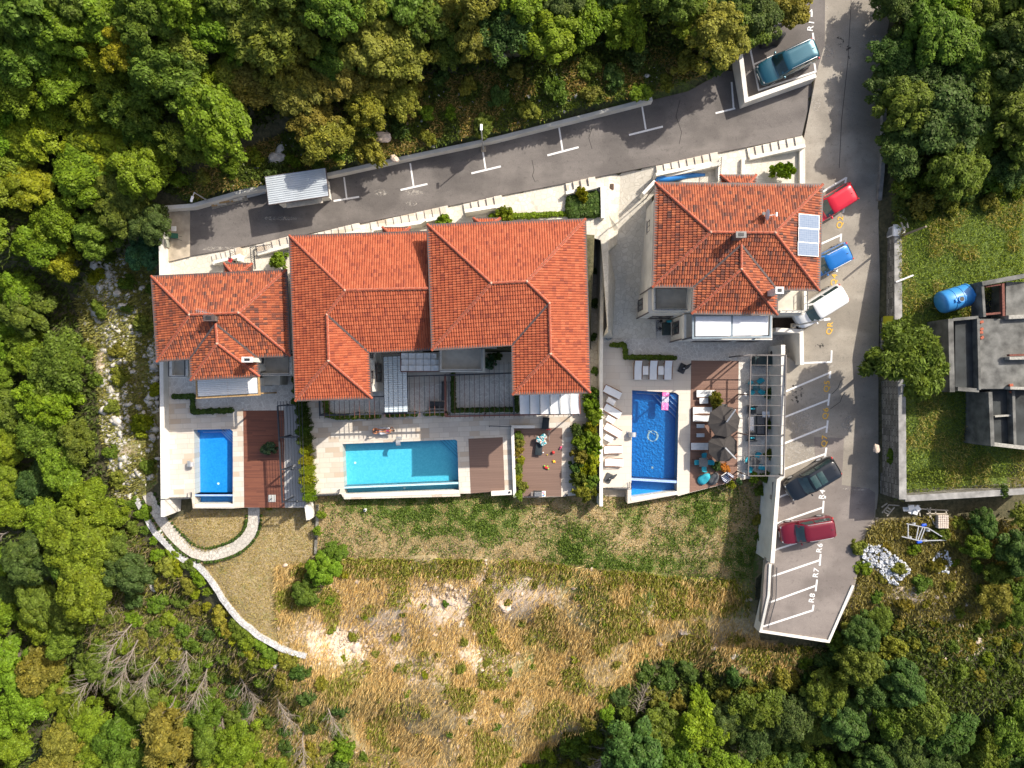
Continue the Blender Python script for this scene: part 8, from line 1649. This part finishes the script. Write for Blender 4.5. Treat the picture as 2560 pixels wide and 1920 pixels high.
X, Y, Z, PXs, PYs = scatter(SCR, 26000, 82); stuff('scrub_twigs', blades('scrub_twigs', X[:9000], Y[:9000], Z[:9000], .8, .04, (-.5, -.9), 82, leanrand=.5, upf=.4), (0.30, 0.24, 0.16)); stuff('scrub_greenery', blades('scrub_greenery', X[9000:], Y[9000:], Z[9000:], .5, .14, (-.3, -.5), 83, leanrand=.9, upf=.6), (0.14, 0.16, 0.03))
for nm, poly, n_, sd in (('undergrowth', [(-60,-60),(1075,-60),(1050,180),(850,330),(700,290),(500,400),(390,480),(300,640),(180,740),(-60,760)], 30000, 85), ('forest_floor_weeds', [(-60,740),(180,740),(250,950),(250,1150),(330,1300),(380,1420),(260,1560),(700,1870),(760,1960),(-60,1960)], 24000, 86), ('wood_margin_weeds', [(1300,1930),(1480,1790),(1640,1640),(1900,1620),(2100,1610),(2160,1530),(2560,1560),(2620,1960)], 26000, 87), ('thicket_weeds', [(2225,-60),(2620,-60),(2620,470),(2240,560),(2215,300)], 16000, 88), ('belt_weeds', [(1050,-60),(2000,-60),(1820,120),(1400,170),(1060,180)], 14000, 89)):
    X, Y, Z, _, _ = scatter(poly, n_, sd); stuff(nm, blades(nm, X, Y, Z, .55, .16, (-.2, -.3), sd, leanrand=1.0, upf=.5), (0.085, 0.12, 0.028))
# stones
ico = None
def stones_mesh(name, X, Y, Z, size, seed, m, flat=.6):
    rs = np.random.RandomState(seed); mb_v = []; fs = []; bm = bmesh.new(); bmesh.ops.create_icosphere(bm, subdivisions=1, radius=1); base = np.array([v.co[:] for v in bm.verts]); bf = np.array([[v.index for v in f.verts] for f in bm.faces]); bm.free()
    n = len(X); s = size * np.exp(rs.normal(scale=.5, size=n)); V = base[None] * (1 + .25 * rs.normal(size=(n, len(base), 1))) * (s[:, None, None] * rs.uniform(.6, 1.2, (n, 1, 3))); V[..., 2] *= flat
    V += np.stack([X, Y, Z + s * .15], 1)[:, None]; Fc = (bf[None] + (np.arange(n) * len(base))[:, None, None]).reshape(-1, 3)
    me = bpy.data.meshes.new(name); me.vertices.add(n * len(base)); me.vertices.foreach_set('co', V.astype(np.float32).ravel()); me.loops.add(Fc.size); me.loops.foreach_set('vertex_index', Fc.astype(np.int32).ravel()); me.polygons.add(len(Fc)); me.polygons.foreach_set('loop_start', np.arange(0, Fc.size, 3, dtype=np.int32)); me.polygons.foreach_set('loop_total', np.full(len(Fc), 3, np.int32)); me.update(calc_edges=True); me.materials.append(m); return me
M_ROCKP = mat('pale_pinkish_rock', (0.52, 0.42, 0.34), .95, var=.3, scale=2.5, bump=.6); M_ROCKG = mat('grey_limestone', (0.50, 0.47, 0.42), .95, var=.35, scale=2.5, bump=.6)
for nm, poly, n, seed, m, sz, df in (('hillside_stones', HILL, 3400, 91, M_ROCKP, .085, lambda a, b: np.clip(np.exp(-((a - 1130) / 150) ** 2 - ((b - 1500) / 70) ** 2) + np.exp(-((a - 870) / 90) ** 2 - ((b - 1600) / 60) ** 2) + .7 * np.exp(-((a - 1170) / 90) ** 2 - ((b - 1620) / 80) ** 2) + .6 * np.exp(-((a - 1000) / 150) ** 2 - ((b - 1570) / 70) ** 2) + .10, 0, 1)),
        ('slope_stones', SLOPEW, 2200, 92, M_ROCKG, .14, lambda a, b: np.clip(np.exp(-((a - (270 + .06 * (b - 700))) / 30) ** 2) + .1 + .8 * (a > 372) * (b > 850) * (b < 1100), 0, 1)), ('bank_stones', BANK, 500, 93, M_ROCKG, .07, None), ('dump_stones', DUMP, 900, 94, M_ROCKP, .09, lambda a, b: np.clip(np.exp(-((a - 2370) / 90) ** 2 - ((b - 1580) / 60) ** 2) + np.exp(-((a - 2230) / 80) ** 2 - ((b - 1490) / 25) ** 2) + .05, 0, 1))):
    X, Y, Z, _, _ = scatter(poly, n, seed, dens=df); o = link(nm, stones_mesh(nm, X, Y, Z + .04, sz, seed, m)); tag(o, None, None, None, 'stuff')
BL = [(955,340,.9,'pale rock above the marked bay nearest the shed'),(690,395,1.0,'grey boulder at the wood edge above the shed'),(700,372,.6,'smaller boulder above the grey one at the wood edge'),(985,395,.5,'flat pale rock against the lane wall'),(1283,180,.5,'long pale rock on the dark bank'),(1255,140,.45,'brown rock at the tree belt edge of the bank'),(1088,1465,.55,'whitish pointed rock on the hillside scree'),(1085,1505,.7,'pale flat ledge left of the scree middle'),(1125,1505,.7,'pale flat ledge right of the scree middle'),(1260,1515,.95,'large white-pink rock right of the hillside scree'),(1022,1420,.45,'grey rock at the top of the dry hillside'),(935,1452,.4,'white rock near the small round tree on the hillside'),(890,1620,.8,'pale boulder at the lower left scree'),(1150,1560,.5,'grey rock below the scree ledges'),(1712,1578,.75,'pink sloping boulder below the green hillside band'),(1738,1608,.5,'small pink boulder under the sloping one'),(1787,1618,.6,'upright brown rock under the hillside band'),(1838,1640,.65,'grey-brown rock west of the car park foot'),(1850,1535,.45,'grey rock near the railing side of the car park'),(1870,1495,.6,'pale round rock below the lawn corner'),(1963,1710,.5,'pale rock in the grass under the car park'),(2192,1122,.5,'pale broken stone at the foot of the rubble stone wall'),(400,1330,.5,'grey boulder outside the winding garden wall'),(385,1465,.8,'large grey boulder left of the bramble strip'),(370,1430,.6,'pale boulder above the large one by the brambles'),(300,900,.6,'pale boulder in the middle of the rocky west slope'),(262,875,.55,'flat boulder at the wood side of the west slope'),(250,760,.6,'white boulder high on the west slope'),(268,700,.5,'topmost boulder of the west slope'),(290,1000,.6,'boulder in the lower half of the west slope'),(330,1195,.5,'boulder near the end of the garden wall'),(700,1700,.7,'pale long boulder under the garden wall end'),(690,1660,.6,'white boulder touching the garden wall end'),(2243,1490,.5,'round pink boulder below the pipe rubble'),(2440,1600,.7,'long pink boulder at the end of the reddish scree'),(2400,1560,.5,'pink boulder in the reddish scree'),(2360,1650,.45,'pale boulder below the reddish scree')]
for i, (x, y, s, lb) in enumerate(BL):
    p = gpt(x, y, zter, .1); rs = np.random.RandomState(200 + i); bm = bmesh.new(); bmesh.ops.create_icosphere(bm, subdivisions=3, radius=1); ang = rs.rand() * 3; k = s * .62
    for v in bm.verts:
        d = 1 + .38 * mnoise.noise(v.co * 1.3 + Vector((i * 9, 0, 0))) + .14 * mnoise.noise(v.co * 4 + Vector((0, i * 9, 0))); v.co = Matrix.Rotation(ang, 3, 'Z') @ Vector((v.co.x * d * k * 1.25, v.co.y * d * k * .85, v.co.z * d * k * .6))
    me = bpy.data.meshes.new('boulder'); bm.to_mesh(me); bm.free(); me.materials.append(M_ROCKP if x > 800 and i not in (10, 13, 17) else M_ROCKG); o = link('boulder', me, None, (p.x, p.y, p.z - .05)); tag(o, lb, 'boulder')
# rubble of short pipe rings, and broken slabs beside it
mb = MB(); rs = np.random.RandomState(9); PR = [(2140,1380),(2160,1362),(2200,1362),(2230,1385),(2262,1410),(2275,1420),(2250,1445),(2238,1460),(2215,1455),(2195,1425),(2155,1410),(2145,1398)]
X, Y, Z, _, _ = scatter(PR, 420, 95)
for x, y, z in zip(X, Y, Z):
    a = Vector(rs.normal(size=3)); a.z += 1.2; a.normalize(); c = Vector((x, y, z + .12 + .3 * rs.rand())); r_ = rs.uniform(.09, .14); u = a.cross(Vector((1, .3, 0))).normalized(); w = a.cross(u); rings = []
    for rad, hh in ((r_, -.06), (r_, .06), (r_ * .5, .06), (r_ * .5, -.06)): rings.append([c + (u * math.cos(t_) + w * math.sin(t_)) * rad + a * hh for t_ in [2 * math.pi * k / 10 for k in range(10)]])
    mb.loft(rings + [rings[0]])
tag(mb.build('ring_rubble', mat('grey_white_rings', (0.52, 0.54, 0.58), .8, var=.3, scale=3)), None, None, None, 'stuff')
mb = MB(); X, Y, Z, _, _ = scatter([(2322,1400),(2350,1370),(2372,1380),(2372,1430),(2340,1432),(2322,1412)], 110, 96)
for x, y, z in zip(X, Y, Z): mb.box((x, y, z + .1 + .25 * rs.rand()), (rs.uniform(.1, .35), rs.uniform(.08, .2), .05), rs.rand() * 3, tilt=('X', rs.uniform(-.6, .6)))
tag(mb.build('slab_rubble', mat('blue_white_rubble', (0.55, 0.58, 0.62), .8, var=.25)), None, None, None, 'stuff')
